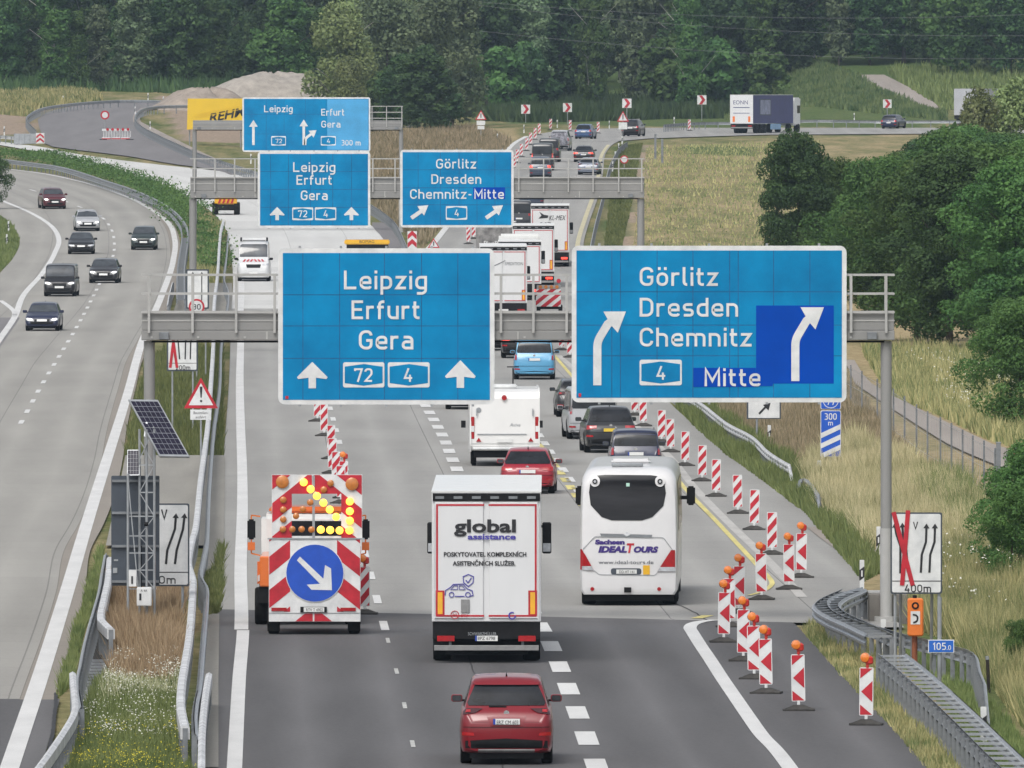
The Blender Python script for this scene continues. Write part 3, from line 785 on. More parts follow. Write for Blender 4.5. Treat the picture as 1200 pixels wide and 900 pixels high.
def shield(t, fl, rect, text, tx0, tx1, yb_, cap, film='signblue'):
    x0, y0, x1, y1 = rect; q = fl.q; k = (x1-x0)/48.0
    X0, Z1 = q(x0, y0); X1, Z0 = q(x1, y1); e = 2.0*k
    o = MB().prism(rrect(X0, X1, Z0, Z1, (X1-X0)*.05), -.026, -.0205).obj('number_shield', 'signwhite', t)
    cx = (x0+x1)/2
    MB().prism([q(x0+e, y1-5*k), q(cx, y1-e), q(x1-e, y1-5*k), q(x1-e, y0+5*k), q(cx, y0+e), q(x0+e, y0+5*k)], -.030, -.0265).obj('shield_field', film, o)
    din(text, fl.x(tx0), fl.x(tx1), fl.z(yb_), cap/fl.s, 'number', M_['signwhite'], o, y=-.036, th=.004)
def words(t, fl, rows, m='signwhite'):
    for text, a, b, yb_, cap in rows:
        din(text, fl.x(a), fl.x(b), fl.z(yb_), cap/fl.s, 'lettering', M_[m], t, y=-.030, th=.006)
def curved_arrow(t, fl, pts, w, head):
    mb = MB(); P = rounded([(*fl.q(p[0], p[1]), (p[2]/fl.s if len(p) > 2 else 0)) for p in pts])
    stroke(mb, P, w/fl.s, -.031, -.022); o = mb.obj('arrow', 'signwhite', t)
    MB().prism([fl.q(*p) for p in head], -.034, -.022).obj('arrow_head', 'signwhite', o)

t, fl = sign('big near blue direction sign reading Leipzig, Erfurt and Gera with two arrows', D1, (326, 291, 579.5, 474), (355, 398, 450.5, 494, 536.5), (345.5, 382, 420))
words(t, fl, [('Leipzig', 403, 500.5, 339, 22), ('Erfurt', 412, 492, 374, 22), ('Gera', 420.5, 484.5, 409.5, 22.5)])
shield(t, fl, (402, 424.5, 450.5, 454), '72', 415.5, 436.5, 447.5, 16); shield(t, fl, (454.5, 424.5, 503.5, 454), '4', 473, 483.5, 447.5, 16)
arrow_up(t, fl, 366, 424, 455, 36); arrow_up(t, fl, 539.5, 422, 454.5, 36)
MB().box(fl.x(334.5), fl.x(338), -.03, -.02, fl.z(467.5), fl.z(464)).obj('sticker', 'sred', t)

t, fl = sign('big near blue direction sign reading Görlitz, Dresden and Chemnitz Mitte with two curved arrows', D1, (670, 288, 992, 471.5), (717, 727, 770, 812, 855, 865, 906.5, 949), (342, 381, 417))
words(t, fl, [('Görlitz', 749.5, 841.5, 335, 22), ('Dresden', 749.5, 865, 371, 22), ('Chemnitz', 749.5, 881, 406, 22)])
shield(t, fl, (749.5, 421.5, 799, 451.5), '4', 769, 780, 445, 16)
MB().box(fl.x(886), fl.x(977), -.0235, -.0205, fl.z(449.5), fl.z(358)).obj('blue_patch', 'signblue2', t)
MB().box(fl.x(812.5), fl.x(885.6), -.0265, -.0205, fl.z(453.5), fl.z(431)).obj('blue_patch', 'signblue2', t)
MB().box(fl.x(885.9), fl.x(905.5), -.0278, -.0245, fl.z(452.5), fl.z(431)).obj('blue_patch', 'signblue2', t)
din('Mitte', fl.x(825.5), fl.x(891), fl.z(452.5), 21/fl.s, 'lettering', M_['signwhite'], t, y=-.034, th=.004)
curved_arrow(t, fl, [(700, 451.5), (700, 400, 24), (712, 380), (722, 372)], 9.5, [(707, 365), (733.5, 365), (724, 390), (716, 381)][::-1])
curved_arrow(t, fl, [(932, 446.5), (932, 398, 24), (945, 376), (955, 367)], 9.5, [(938, 360), (965.5, 360), (955.5, 386), (947, 376)][::-1])
MB().box(fl.x(678), fl.x(681), -.03, -.02, fl.z(465), fl.z(461)).obj('sticker', 'sred', t)

t, fl = sign('middle distance blue sign reading Leipzig, Erfurt and Gera over the closed carriageway', D2, (302, 177.5, 434, 267), (317, 338, 364, 390, 412), (201, 222, 243))
words(t, fl, [('Leipzig', 343.5, 393, 201.5, 11.3), ('Erfurt', 347.5, 389, 216.5, 11.3), ('Gera', 352.5, 384, 234.5, 11.3)])
shield(t, fl, (342.5, 243, 367, 258), '72', 349.5, 360, 254.5, 8); shield(t, fl, (369, 243, 394, 258), '4', 379, 384.5, 254.5, 8)
arrow_up(t, fl, 324.8, 242.5, 258, 17.5); arrow_up(t, fl, 411.8, 242.5, 258, 17.5)

t, fl = sign('middle distance blue sign reading Görlitz, Dresden and Chemnitz-Mitte', D2, (469, 175.5, 602, 266.5), (490, 516, 538, 559, 580), (199, 220, 240))
words(t, fl, [('Görlitz', 511, 558, 197.5, 11.3), ('Dresden', 505.5, 564, 215.5, 11.3)])
MB().box(fl.x(554.5), fl.x(592), -.0235, -.0205, fl.z(233.5), fl.z(219.5)).obj('blue_patch', 'signblue2', t)
words(t, fl, [('Chemnitz-', 480.5, 553, 233, 11.3)]); words(t, fl, [('Mitte', 555.8, 590.5, 233, 11.3)])
shield(t, fl, (522.5, 241.5, 547.5, 257.5), '4', 532.5, 538, 253.5, 8)
for cx in (491.5, 579):
    a, b = (cx-9.5, 255.5), (cx+5, 245.5)
    mb = MB(); stroke(mb, [fl.q(*a), fl.q(*b)], 4.6/fl.s, -.031, -.022); o = mb.obj('arrow', 'signwhite', t)
    MB().prism([fl.q(*p) for p in [(cx-2.5, 241.5), (cx+10.5, 240.5), (cx+5.5, 252.5), (cx+1, 247)]][::-1], -.034, -.022).obj('arrow_head', 'signwhite', o)

t, fl = sign('farthest two-tone blue lane sign with 300 m and forked arrow', D3, (284, 114, 434, 178), (312, 333, 358), (134, 157), 'signblue', r=8)
MB().box(fl.x(383.5), fl.x(431.5), -.0235, -.0205, fl.z(175.5), fl.z(116.5)).obj('faded_panel', 'signpale', t)
words(t, fl, [('Leipzig', 309.5, 343, 131.5, 8)])
for text, a, b, yb_, cap in [('Erfurt', 376.5, 403.5, 135.5, 8), ('Gera', 376.5, 399, 149.5, 8), ('300 m', 400, 422.5, 170.5, 6.4)]:
    din(text, fl.x(a), fl.x(b), fl.z(yb_), cap/fl.s, 'lettering', M_['signwhite'], t, y=-.032, th=.006)
shield(t, fl, (318, 159.5, 335, 170.5), '72', 323, 330.5, 167.7, 5); shield(t, fl, (376, 159.5, 393.5, 170.5), '4', 383, 387, 167.7, 5)
def thin_arrow(t, fl, pts, w, hw, hl):
    mb = MB(); P = rounded([(*fl.q(p[0], p[1]), (p[2]/fl.s if len(p) > 2 else 0)) for p in pts]); a, b = Vector(P[-2]), Vector(P[-1]); d = (b-a).normalized()
    P2 = P[:-1] + [tuple(b - d*hl*.5/fl.s)]
    stroke(mb, P2, w/fl.s, -.031, -.022); o = mb.obj('arrow', 'signwhite', t); n = Vector((-d.y, d.x)); c = b - d*hl/fl.s
    MB().prism([tuple(c - n*hw/2/fl.s), tuple(b), tuple(c + n*hw/2/fl.s)], -.034, -.022).obj('arrow_head', 'signwhite', o)
thin_arrow(t, fl, [(297, 170), (297, 140.5)], 3, 10, 8)
thin_arrow(t, fl, [(356, 170), (356, 140)], 3, 10, 8)
thin_arrow(t, fl, [(357.5, 170), (358, 162, 6), (371, 152.5)], 3, 10, 8)

# ---------------------------------------------------------------- roadside signs on posts
def front_thing(name, label, cat, px, py, D=None, group=None):
    """things standing upright: origin on the ground at photo pixel px, py"""
    g = G(px, py); t = thing(name, label, cat, g, 0, group); fl = Flat(g.y, px, py)
    # local z must agree with the ground point
    fl.o = g; fl.z = lambda y, g=g, px=px: H(px, y, g.y).z - g.z; fl.x = lambda x, g=g, py=py: H(x, py, g.y).x - g.x
    return t, fl
def tri_sign(label, px, py_base, cx, yt, yb_, w, extra=(), sc=1.0):
    t, fl = front_thing('warning_sign', label, 'road sign', px, py_base)
    q = fl.q; h = yb_-yt
    MB().cyl((fl.x(cx), .05, -.2), (fl.x(cx), .05, fl.z(yt)-.1), .035, 10).obj('post', 'steel', t, smooth=True)
    def tri(k, f, b, m, n):
        c = (cx, yt + h*.64); P = [(cx, yt), (cx+w/2, yb_), (cx-w/2, yb_)]
        P = [(c[0]+(x-c[0])*k, c[1]+(y-c[1])*k) for x, y in P]
        R2 = rounded([(*q(*P[0]),), (*q(*P[1]),), (*q(*P[2]),), (*q(*P[0]),)])[:-1]
        return MB().prism(R2[::-1], f, b).obj(n, m, t)
    tri(1, -.0, .02, 'sred', 'rim'); tri(.72, -.008, -.001, 'signwhite', 'field')
    return t, fl
t, fl = tri_sign('red warning triangle with exclamation mark and white plate in the median grass', 235, 560, 235.5, 442.5, 478.5, 40)
MB().prism([fl.q(234, 453), fl.q(237.4, 453), fl.q(236.4, 466), fl.q(235, 466)][::-1], -.014, -.009).obj('symbol', 'sblack', t)
MB().prism([(fl.x(235.7)+x, fl.z(470)+z) for x, z in circ(0, 0, .04, 12)], -.014, -.009).obj('symbol', 'sblack', t)
MB().box(fl.x(223), fl.x(247.5), 0, .02, fl.z(492), fl.z(480)).obj('plate', 'signwhite', t)
ftext('Baustellen-', fl.x(235.3), fl.z(485.2), 3.2/fl.s, 'lettering', 'sblack', t, y=-.004, width=17/fl.s); ftext('ausfahrt', fl.x(235.3), fl.z(490.2), 3.2/fl.s, 'lettering', 'sblack', t, y=-.004, width=12/fl.s)

for (bx, by, cx, yt, yb_, w, lab) in [(508, 296, 508.2, 279, 290.5, 14, 'red warning triangle beside the arrow board at the gore'),
                                     (564, 165, 563.6, 129, 140.5, 13.5, 'red warning triangle with white plate in the dry meadow'),
                                     (731, 166, 730, 130, 142.5, 14, 'red warning triangle over a white plate in front of the far jeep')]:
    t, fl = tri_sign(lab, bx, by, cx, yt, yb_, w)
    MB().prism([fl.q(cx-.7, yt+4), fl.q(cx+.7, yt+4), fl.q(cx+.5, yb_-2.4), fl.q(cx-.5, yb_-2.4)][::-1], -.014, -.009).obj('symbol', 'sblack', t)
    if by < 200: MB().box(fl.x(cx-5), fl.x(cx+5), 0, .02, fl.z(yb_+(9 if by > 165.5 else 6)), fl.z(yb_+1)).obj('plate', 'signwhite', t)
    if by < 165.5: MB().box(fl.x(cx-4), fl.x(cx+4), 0, .02, fl.z(yb_+11), fl.z(yb_+7)).obj('plate', 'signwhite', t)

for k, (cx, yc, by, w, lab) in enumerate([(616, 128, 143, 10.5, 'red and white curve board, leftmost of the far row'), (665, 126, 145, 10.5, 'red and white curve board, second of the far row'),
        (734.6, 121, 150, 10.8, 'red and white curve board behind the far warning triangle'), (822.5, 117, 141, 10.8, 'red and white curve board left of the far blue lorry'), (1039.8, 121.5, 139, 10, 'red and white curve board on the green bank above the dark blue car')]):
    t, fl = front_thing('curve_board', lab, 'road sign', cx, by, group='curve boards along the far bend')
    h = w/2; q = fl.q
    MB().cyl((0, .06, -.3), (0, .06, fl.z(yc)), .045, 8).obj('post', 'steel', t, smooth=True)
    MB().box(fl.x(cx-h), fl.x(cx+h), 0, .03, fl.z(yc+h), fl.z(yc-h)).obj('panel', 'signwhite', t)
    MB().prism([q(cx-.62*h, yc-h*.95), q(cx+.05*h, yc-h*.95), q(cx+.75*h, yc), q(cx+.05*h, yc+h*.95), q(cx-.62*h, yc+h*.95), q(cx+.05*h, yc)][::-1], -.012, -.001).obj('chevron', 'sred', t)

def lane_sign(label, px, by, rect, lines, red=None, dist=None, distpx=None, vpos=None, legs=(), hdir=True):
    t, fl = front_thing('lane_shift_sign', label, 'road sign', px, by)
    x0, y0, x1, y1 = rect; q = fl.q
    X0, Z1 = q(x0, y0); X1, Z0 = q(x1, y1); b = 1.8/fl.s
    MB().prism(rrect(X0, X1, Z0, Z1, .05), 0, .04).obj('frame', 'signgrey', t)
    MB().prism(rrect(X0+b, X1-b, Z0+b, Z1-b, .04), -.012, -.001).obj('panel', 'signwhite', t)
    for P in lines:
        mb = MB(); pp = rounded([(*q(p[0], p[1]), .12 if 0 < i < len(P)-1 else 0) for i, p in enumerate(P)])
        a, c = Vector(pp[-2]), Vector(pp[-1]); d = (c-a).normalized(); n = Vector((-d.y, d.x)); k = (x1-x0)/60/fl.s
        stroke(mb, pp, 2.6*k, -.020, -.013)
        mb.prism([tuple(c - n*3.6*k), tuple(c + d*5.5*k), tuple(c + n*3.6*k)], -.0215, -.013); mb.obj('arrow', 'sblack', t)
    if red:
        for i, (a, c) in enumerate(red):
            mb = MB(); stroke(mb, [q(*a), q(*c)], 5.2/fl.s*(x1-x0)/60, -.030-.004*i, -.024-.003*i); mb.obj('cross_tape', 'sred', t)
    if dist:
        a, c, zb = distpx; din(dist, fl.x(a), fl.x(c), fl.z(zb), 9/fl.s*(x1-x0)/60, 'lettering', M_['sblack'], t, y=-.02, th=.004)
        MB().box(X0+b, X1-b, -.0165, -.0125, fl.z(zb-12.5*(x1-x0)/60), fl.z(zb-13.5*(x1-x0)/60)).obj('divider', 'sblack', t)
    if vpos: 
        a, c, zb, cap = vpos; din('V', fl.x(a), fl.x(c), fl.z(zb), cap/fl.s, 'lettering', M_['sblack'], t, y=-.02, th=.004)
    for lx, ly, dy in legs:
        MB().cyl((fl.x(lx), .07+dy, -.15), (fl.x(lx), .07+(dy*.2), ly if ly < 20 else fl.z(ly)), .035, 8).obj('leg', 'steel', t, smooth=True)
    return t, fl
t, fl = lane_sign('lane shift sign with arrows taped over by a red cross above the orange phone', 1073, 792, (1043.5, 600.5, 1104, 696),
    [[(1055,672),(1055,640),(1050,625),(1049,618)], [(1064,668),(1062,645),(1058,628),(1057.5,618)], [(1079,671),(1080,650),(1085,635),(1085.5,619)], [(1089,671),(1090,650),(1095,635),(1095.5,619)]],
    red=[((1047,600),(1069.5,686)), ((1064,598),(1057,686))], dist='400m', distpx=(1060,1091,694), vpos=(1070,1075.5,620.5,9), legs=((1049,640,0),(1100.5,640,0),(1056,690,.9),(1092.5,690,.9)))
MB().box(fl.x(1056), fl.x(1093), .3, .36, fl.z(691.5), fl.z(690)).obj('cross_bar', 'steel', t)
t, fl = lane_sign('grey framed lane shift sign partly behind the solar mast, two wavy arrows', 204, 733, (160, 590, 222, 687),
    [[(194.5,661),(196,645),(205,620),(206,607)], [(205,661),(207,645),(214.5,620),(216,607)], [(170,661),(171,645),(180,620),(181,607)]], dist='400m', distpx=(168,206,684), vpos=(189,196,609,12), legs=((170,640,0),(214,640,0)))
t, fl = lane_sign('small lane sign with 200m partly hidden under the nearest gantry beam', 214, 505, (195.5, 373, 232, 435),
    [[(210.5,421),(209,402),(206,388)], [(217,421),(217.5,402),(220,386)], [(223,421),(223.5,402),(226,386)]], red=[((200,377),(207.5,431)), ((206,377),(199.5,431))], dist='200m', distpx=(206,223,433.5), legs=((202,400,0),(226,400,0)))
t, fl = lane_sign('white two-arrow lane sign behind the gantry railing with a round limit sign', 232, 440, (218, 315.5, 245, 362),
    [[(226,352),(226,321)], [(236.5,352),(236.5,321)]], legs=((222,350,0),(241,350,0)))
t, fl = front_thing('speed_sign', 'round red rimmed speed sign below the two-arrow lane sign', 'road sign', 230.5, 447)
MB().cyl((0, .05, -.1), (0, .05, fl.z(360)), .035, 8).obj('post', 'steel', t, smooth=True)
r0 = 9.3/fl.s; cz = fl.z(359.5)
MB().prism(circ(0, cz, r0), -.02, .01).obj('rim', 'sred', t); MB().prism(circ(0, cz, r0*.76), -.03, -.021).obj('field', 'signwhite', t)
din('80', -r0*.5, r0*.5, cz-r0*.36, r0*.72, 'lettering', M_['sblack'], t, y=-.038, th=.005)

# exit arrow plate, countdown marker, kilometre plate, emergency phone
t, fl = front_thing('arrow_plate', 'small white arrow plate on a post below the right big sign', 'road sign', 887, 523)
MB().cyl((0, .05, -.1), (0, .05, fl.z(478)), .04, 8).obj('post', 'steel', t, smooth=True)
MB().box(fl.x(875), fl.x(915), 0, .04, fl.z(491), fl.z(462)).obj('frame', 'signgrey', t); MB().box(fl.x(877), fl.x(913.5), -.012, -.001, fl.z(489.8), fl.z(463)).obj('panel', 'signwhite', t)
mb = MB(); stroke(mb, [fl.q(889.5, 485), fl.q(897, 477)], 2.4/fl.s, -.02, -.013); mb.prism([fl.q(894, 474.5), fl.q(903, 472), fl.q(900.5, 481)][::-1], -.022, -.013); mb.obj('arrow', 'sblack', t)
t, fl = front_thing('countdown_marker', 'tall blue 300 m countdown marker with three slanted white stripes', 'road sign', 972, 556)
MB().cyl((0, .05, -.1), (0, .05, fl.z(500)), .05, 10).obj('post', 'steeldark', t, smooth=True)
q = fl.q
MB().prism(rrect(*[fl.x(961.5), fl.x(985.5)], fl.z(535.5), fl.z(481), .05), 0, .03).obj('border', 'signwhite', t)
MB().prism(rrect(fl.x(962.3), fl.x(984.7), fl.z(534.7), fl.z(481.8), .05), -.010, -.001).obj('panel', mat('marker_blue', (.01,.09,.50), .4, .1, 2), t)
MB().prism(rrect(fl.x(961.5), fl.x(985.5), fl.z(479.5), fl.z(455), .05), 0, .03).obj('border', 'signwhite', t)
MB().prism(rrect(fl.x(962.3), fl.x(984.7), fl.z(479), fl.z(456), .05), -.010, -.001).obj('panel', _mats['marker_blue'], t)
mb = MB(); stroke(mb, [(fl.x(973.5)+9/fl.s*math.cos(a), fl.z(469)+9/fl.s*math.sin(a)) for a in [2*math.pi*i/24 for i in range(25)]], .8/fl.s, -.016, -.011); mb.obj('ring', 'signwhite', t)
din('77', fl.x(968.5), fl.x(978.5), fl.z(474.5), 8/fl.s, 'lettering', M_['signwhite'], t, y=-.016, th=.004)
din('300', fl.x(966), fl.x(980.5), fl.z(492), 7.8/fl.s, 'lettering', M_['signwhite'], t, y=-.016, th=.004); din('m', fl.x(970.5), fl.x(976), fl.z(498.5), 5.8/fl.s, 'lettering', M_['signwhite'], t, y=-.016, th=.004)
for k in range(3):
    y0 = 507.5 + k*12
    MB().prism([q(962.3, y0), q(962.3, y0+6), q(984.7, y0-4.5), q(984.7, y0-10.5)], -.018, -.011).obj('stripe', 'signwhite', t)
t, fl = front_thing('kilometre_plate', 'small blue plate reading 105.0 on a tall thin post', 'road sign', 1101, 812)
MB().cyl((0, .03, -.1), (0, .03, fl.z(700)), .05, 10).obj('post', 'steel', t, smooth=True)
MB().box(fl.x(1087.5), fl.x(1118), -.06, -.03, fl.z(765), fl.z(749.5)).obj('border', 'signwhite', t)
MB().box(fl.x(1088.5), fl.x(1117), -.07, -.061, fl.z(764), fl.z(750.5)).obj('panel', mat('plate_sign_blue', (.015,.12,.50), .4, .1, 2), t)
din('105', fl.x(1093), fl.x(1108.5), fl.z(761.5), 8.5/fl.s, 'lettering', M_['signwhite'], t, y=-.076, th=.004); din('.0', fl.x(1109.5), fl.x(1114.2), fl.z(761.5), 5.5/fl.s, 'lettering', M_['signwhite'], t, y=-.076, th=.004)
t, fl = front_thing('emergency_phone', 'orange roadside emergency phone on a rust coloured post', 'phone', 1072, 786)
MB().cyl((0, .1, -.1), (0, .1, fl.z(740)), 3.4/fl.s, 14).obj('post', mat('rust_post', (.28, .09, .04), .7, .2, 4), t, smooth=True)
MB().prism(rrect(fl.x(1063.5), fl.x(1082), fl.z(745.5), fl.z(701), .06), -.12, .22).obj('housing', 'phone', t, bevel=.03)
MB().prism(circ(fl.x(1072.5), fl.z(709.5), 4.3/fl.s, 16), -.135, -.119).obj('speaker', 'black', t)
MB().prism(circ(fl.x(1072.5), fl.z(709.5), 2.2/fl.s, 12), -.145, -.136).obj('speaker_grille', 'phone', t)
MB().box(fl.x(1067), fl.x(1078), -.13, -.121, fl.z(731.5), fl.z(716)).obj('symbol_plate', 'signwhite', t)
mb = MB(); stroke(mb, rounded([(*fl.q(1069.5, 720),), (*fl.q(1075.5, 721), .07), (*fl.q(1074.5, 728), .07), (*fl.q(1070, 729.5),)]), 2/fl.s, -.138, -.131); mb.obj('handset_symbol', 'sblack', t)
MB().cyl((0, .05, fl.z(701)), (0, .05, fl.z(697.5)), .05, 8).obj('lamp', 'black', t)
t, fl = front_thing('marker_pole', 'short dark wooden pole at the end of the looped guardrail', 'pole', 1159, 808)
MB().cyl((0, 0, -.1), (-.04, 0, fl.z(769)), 2/fl.s, 8).obj('pole', 'postblack', t); MB().cyl((-.035, 0, fl.z(773)), (-.045, 0, fl.z(768.9)), 2.2/fl.s, 8).obj('cap', 'steel', t)
# plinth of the right gantry post
a, b = G(1018, 728), G(1064, 728)
t = thing('concrete_plinth', 'low grey concrete plinth at the foot of the right gantry post', 'plinth', ((a.x+b.x)/2, a.y, 0))
w = (b.x-a.x)/2
MB().box(-w, w, -.0, 1.2, -.2, .68).obj('block', 'concrete_block', t, bevel=.03); MB().box(-w, w-.2, .55, 1.4, .68, .72).obj('cap', 'gantrylight', t)
# edge-on ring sign and two stout posts by the farm track
t, fl = front_thing('no_entry_sign', 'thin red rimmed round sign seen nearly edge-on beside the farm track', 'road sign', 1190, 598)
MB().cyl((0, 0, -.1), (-.02, 0, fl.z(524)), .07, 8).obj('post', 'steel', t, smooth=True)
rr_ = 13.5/fl.s
MB().lathe([(rr_, -.02), (rr_, .02)], 'x', 22, (fl.x(1187.5), -.1, fl.z(538))).obj('disc', 'sred', t); MB().lathe([(rr_*.8, -.028), (rr_*.8, .028)], 'x', 22, (fl.x(1187.5), -.1, fl.z(538))).obj('field', 'signwhite', t)
for px, y0, y1, lab in ((1170, 519, 597, 'tall square grey post at the farm track fence'), (1208, 560, 610, 'stout grey post at the right picture edge')):
    t, fl = front_thing('gate_post', lab, 'post', px, y1)
    MB().box(-.07, .07, -.07, .07, -.1, fl.z(y0)).obj('shaft', 'steeldark', t); MB().box(-.08, .08, -.08, .08, fl.z(y0), fl.z(y0)+.03).obj('cap', 'steel', t)

# ---------------------------------------------------------------- delineator posts
def delin(px, by, ty, lab):
    g = G(px, by); s = F/g.y; h = max(.8, min(1.3, (by-ty)/s)); w = .12
    t = thing('delineator_post', lab, 'marker post', g, 0, 'white delineator posts along the roads')
    P = [(-w/2, -w*.35), (w/2, -w*.35), (w*.3, w*.5), (-w*.3, w*.5)]
    MB().prismz(P, -.1, h).obj('post', 'signwhite', t)
    zs = h*.42
    MB().prism([(-w*.56, zs-.08), (w*.56, zs+.02), (w*.56, zs+.3), (-w*.56, zs+.2)], -w*.42, w*.1).obj('black_band', 'sblack', t)
    MB().box(-.02, .02, -w*.47, -w*.43, zs+.03, zs+.19).obj('reflector', 'signwhite', t)
for d in [(1035, 766, 737, 'delineator post at the start of the near right guardrail'), (1152.5, 875, 842, 'delineator post behind the near right guardrail, close to the picture corner'),
          (1010, 692, 661, 'delineator post where the looped guardrail begins'), (1029.5, 652, 617, 'leaning delineator post beside the right gantry post'),
          (960, 568, 548, 'delineator post beside the buried guardrail end'), (901.5, 524, 506, 'delineator post behind the guardrail, under the arrow plate'),
          (8, 288, 276, 'lower delineator post in the grass at the left edge'), (10, 272, 259, 'upper delineator post in the grass at the left edge'),
          (74, 121, 113, 'delineator post on the grassy bank left of the closed ramp'), (173.5, 118, 109, 'delineator post on the far rail of the closed ramp'), (191.5, 122, 115, 'delineator post near the yellow banner on the closed ramp'),
          (158.5, 134, 125, 'delineator post at the inner corner of the closed ramp'), (176, 152, 143, 'delineator post inside the closed ramp curve'), (5, 158, 149, 'delineator post by the brown earth at the left edge'),
          (294, 191, 183, 'delineator post left of the far sign, above the ramp guardrail'), (790, 147, 137, 'delineator post by the far road guardrail'), (653, 149, 143, 'delineator post behind the silver jeep'), (614, 155, 148, 'delineator post left of the far red beacons'),
          (714, 150, 142, 'delineator post left of the far triangle sign'), (729, 169, 160, 'delineator post at the grass tip inside the bend'), (725, 178, 171, 'second delineator post down the grass tip'), (721, 188, 181, 'third delineator post down the grass tip'), (718, 200, 193, 'lowest delineator post down the grass tip'),
          (1001, 141, 134, 'white delineator post on the green far bank'), (583, 166, 158, 'red topped post in the dry meadow')]:
    delin(*d)

# ---------------------------------------------------------------- red and white beacons
def make_beacon(kind, lamp):
    t = thing('beacon', 'x', 'beacon'); w = .29; h = 1.0; z0 = .20
    MB().prismz([(-.34, -.2), (.34, -.2), (.34, .2), (-.34, .2)], 0, .05).obj('foot', mat('dusty_rubber_foot', (.045,.043,.04), .9, .4, 5), t, bevel=.01)
    MB().add([(-.3,-.15,.05),(.3,-.15,.05),(.3,.15,.05),(-.3,.15,.05),(-.1,-.08,.13),(.1,-.08,.13),(.1,.08,.13),(-.1,.08,.13)], [(4,5,6,7),(0,1,5,4),(1,2,6,5),(2,3,7,6),(3,0,4,7)]).obj('foot_block', _mats['dusty_rubber_foot'], t)
    MB().box(-.03, .03, -.03, .03, .12, z0+.02).obj('stem', 'signwhite', t)
    p = MB().prism(rrect(-w/2, w/2, z0, z0+h, .03), -.02, .02).obj('panel', 'signwhite', t)
    e = w/2-.018; zb, zt = z0+.02, z0+h-.02; L = zt-zb
    red = []
    if kind == 'diag':
        for k in (-1, 0, 1, 2):
            a = zb + L*(k*.40) - .03
            P = [(-e, a), (e, a+.30), (e, a+.30+.20), (-e, a+.20)]
            red.append(P)
    else:
        m = (zb+zt)/2
        red += [[(-e, zt), (-e, zt-.21), (e, zt)], [(-e, zb), (e, zb), (-e, zb+.21)], [(-e+.02, m+.0), (e, m-.22), (e, m+.22)],]
    for P in red:
        Q = []
        for i in range(len(P)):     # clip to zb..zt
            Q.append(P[i])
        def clip(Q, zc, keep_above):
            out = []
            for i in range(len(Q)):
                a, b = Q[i], Q[(i+1) % len(Q)]; ia = (a[1] >= zc) == keep_above; ib = (b[1] >= zc) == keep_above
                if ia: out.append(a)
                if ia != ib: k = (zc-a[1])/(b[1]-a[1]); out.append((a[0]+(b[0]-a[0])*k, zc))
            return out
        Q = clip(clip(Q, zb, True), zt, False)
        if len(Q) >= 3: MB().prism(Q, -.026, -.0205).obj('stripe', 'sred', p)
    if lamp:
        MB().cyl((.02, 0, z0+h-.01), (.02, 0, z0+h+.09), .035, 8).obj('lamp_stem', 'lampred', t)
        MB().lathe([(.05, z0+h+.06), (.085, z0+h+.09), (.085, z0+h+.2), (.04, z0+h+.24)], 'z', 12, (.05, .02, 0)).obj('lamp_housing', 'lampred', t, smooth=True)
        MB().lathe([(.03, -.11), (.085, -.09), (.105, -.04), (.105, .02), (.03, .04)], 'y', 16, (-.03, 0, z0+h+.2)).obj('lamp', 'lampor', t, smooth=True)
    return t
protos = {}
def beacon(px, py, kind, lamp, lab, ry=0.0, group='red and white beacons beside the traffic'):
    g = G(px, py); key = (kind, lamp)
    if key not in protos:
        o = make_beacon(*key); protos[key] = o; o.location = g; o.rotation_euler = (0, 0, ry); o['label'] = lab
    else: o = copy_tree(protos[key], loc=g, rotz=ry, label=lab)
    o['group'] = group; o.rotation_euler = (random.uniform(-.01,.01), random.uniform(-.022,.022), ry+random.uniform(-.12,.12))
NEAR = [(1015,850,'beacon with orange lamp, nearest and rightmost on the asphalt edge'), (936,833,'beacon with orange lamp, second nearest, standing alone on the asphalt'), (898,813,'lowest beacon with lamp of the tight group by the curved white line'),
        (884,796,'beacon with lamp half hidden behind the lowest of the tight group'), (871,775,'beacon with lamp just above the hidden one beside the curved white line'), (848,753,'beacon with lamp at the tip of the curved white line'),
        (855,735,'beacon with lamp hidden behind the one at the line tip'), (866,719,'beacon with lamp right of the coach, third up from the line tip'), (892.6,703,'beacon with lamp standing inside the yellow line bend'),
        (924.6,691,'beacon with lamp, left one of the pair on the shoulder'), (938.8,677,'beacon with lamp, right one of the pair on the shoulder')]
for x, y, l in NEAR: beacon(x, y, 'arrow', True, l, random.uniform(-.08, .08))
for i, (x, y) in enumerate([(904.7,650),(883.6,621),(864.7,602),(839,582),(822.7,564),(802.5,546),(786,530),(775,518.5),(754,499.5),(744,487)]):
    beacon(x, y, 'diag', False, ['lamp-less beacon nearest to the pair with lamps', 'second lamp-less beacon up the diagonal row', 'third lamp-less beacon up the diagonal row, right of the coach roof', 'fourth lamp-less beacon up the diagonal row', 'fifth lamp-less beacon, right of the coach roof top',
        'sixth lamp-less beacon, right of the navy car', 'seventh lamp-less beacon, above the navy car mirror', 'eighth lamp-less beacon up the diagonal row', 'ninth lamp-less beacon, just under the right big sign', 'top beacon of the row, cut by the right big sign'][i], random.uniform(-.1, .1))
for i, (x, y) in enumerate([(722,461),(705,446),(689,433),(668,419),(658,410.5),(651,400)]): beacon(x, y, 'diag', False, ['lowest beacon hidden behind the right big sign','second beacon hidden behind the right big sign','third beacon hidden behind the right big sign','cut beacon between the blue van and the right big sign','small beacon right of the blue van roof','farthest small beacon under the gantry beam by the blue van'][i], 0, 'beacons hidden behind the right big sign')
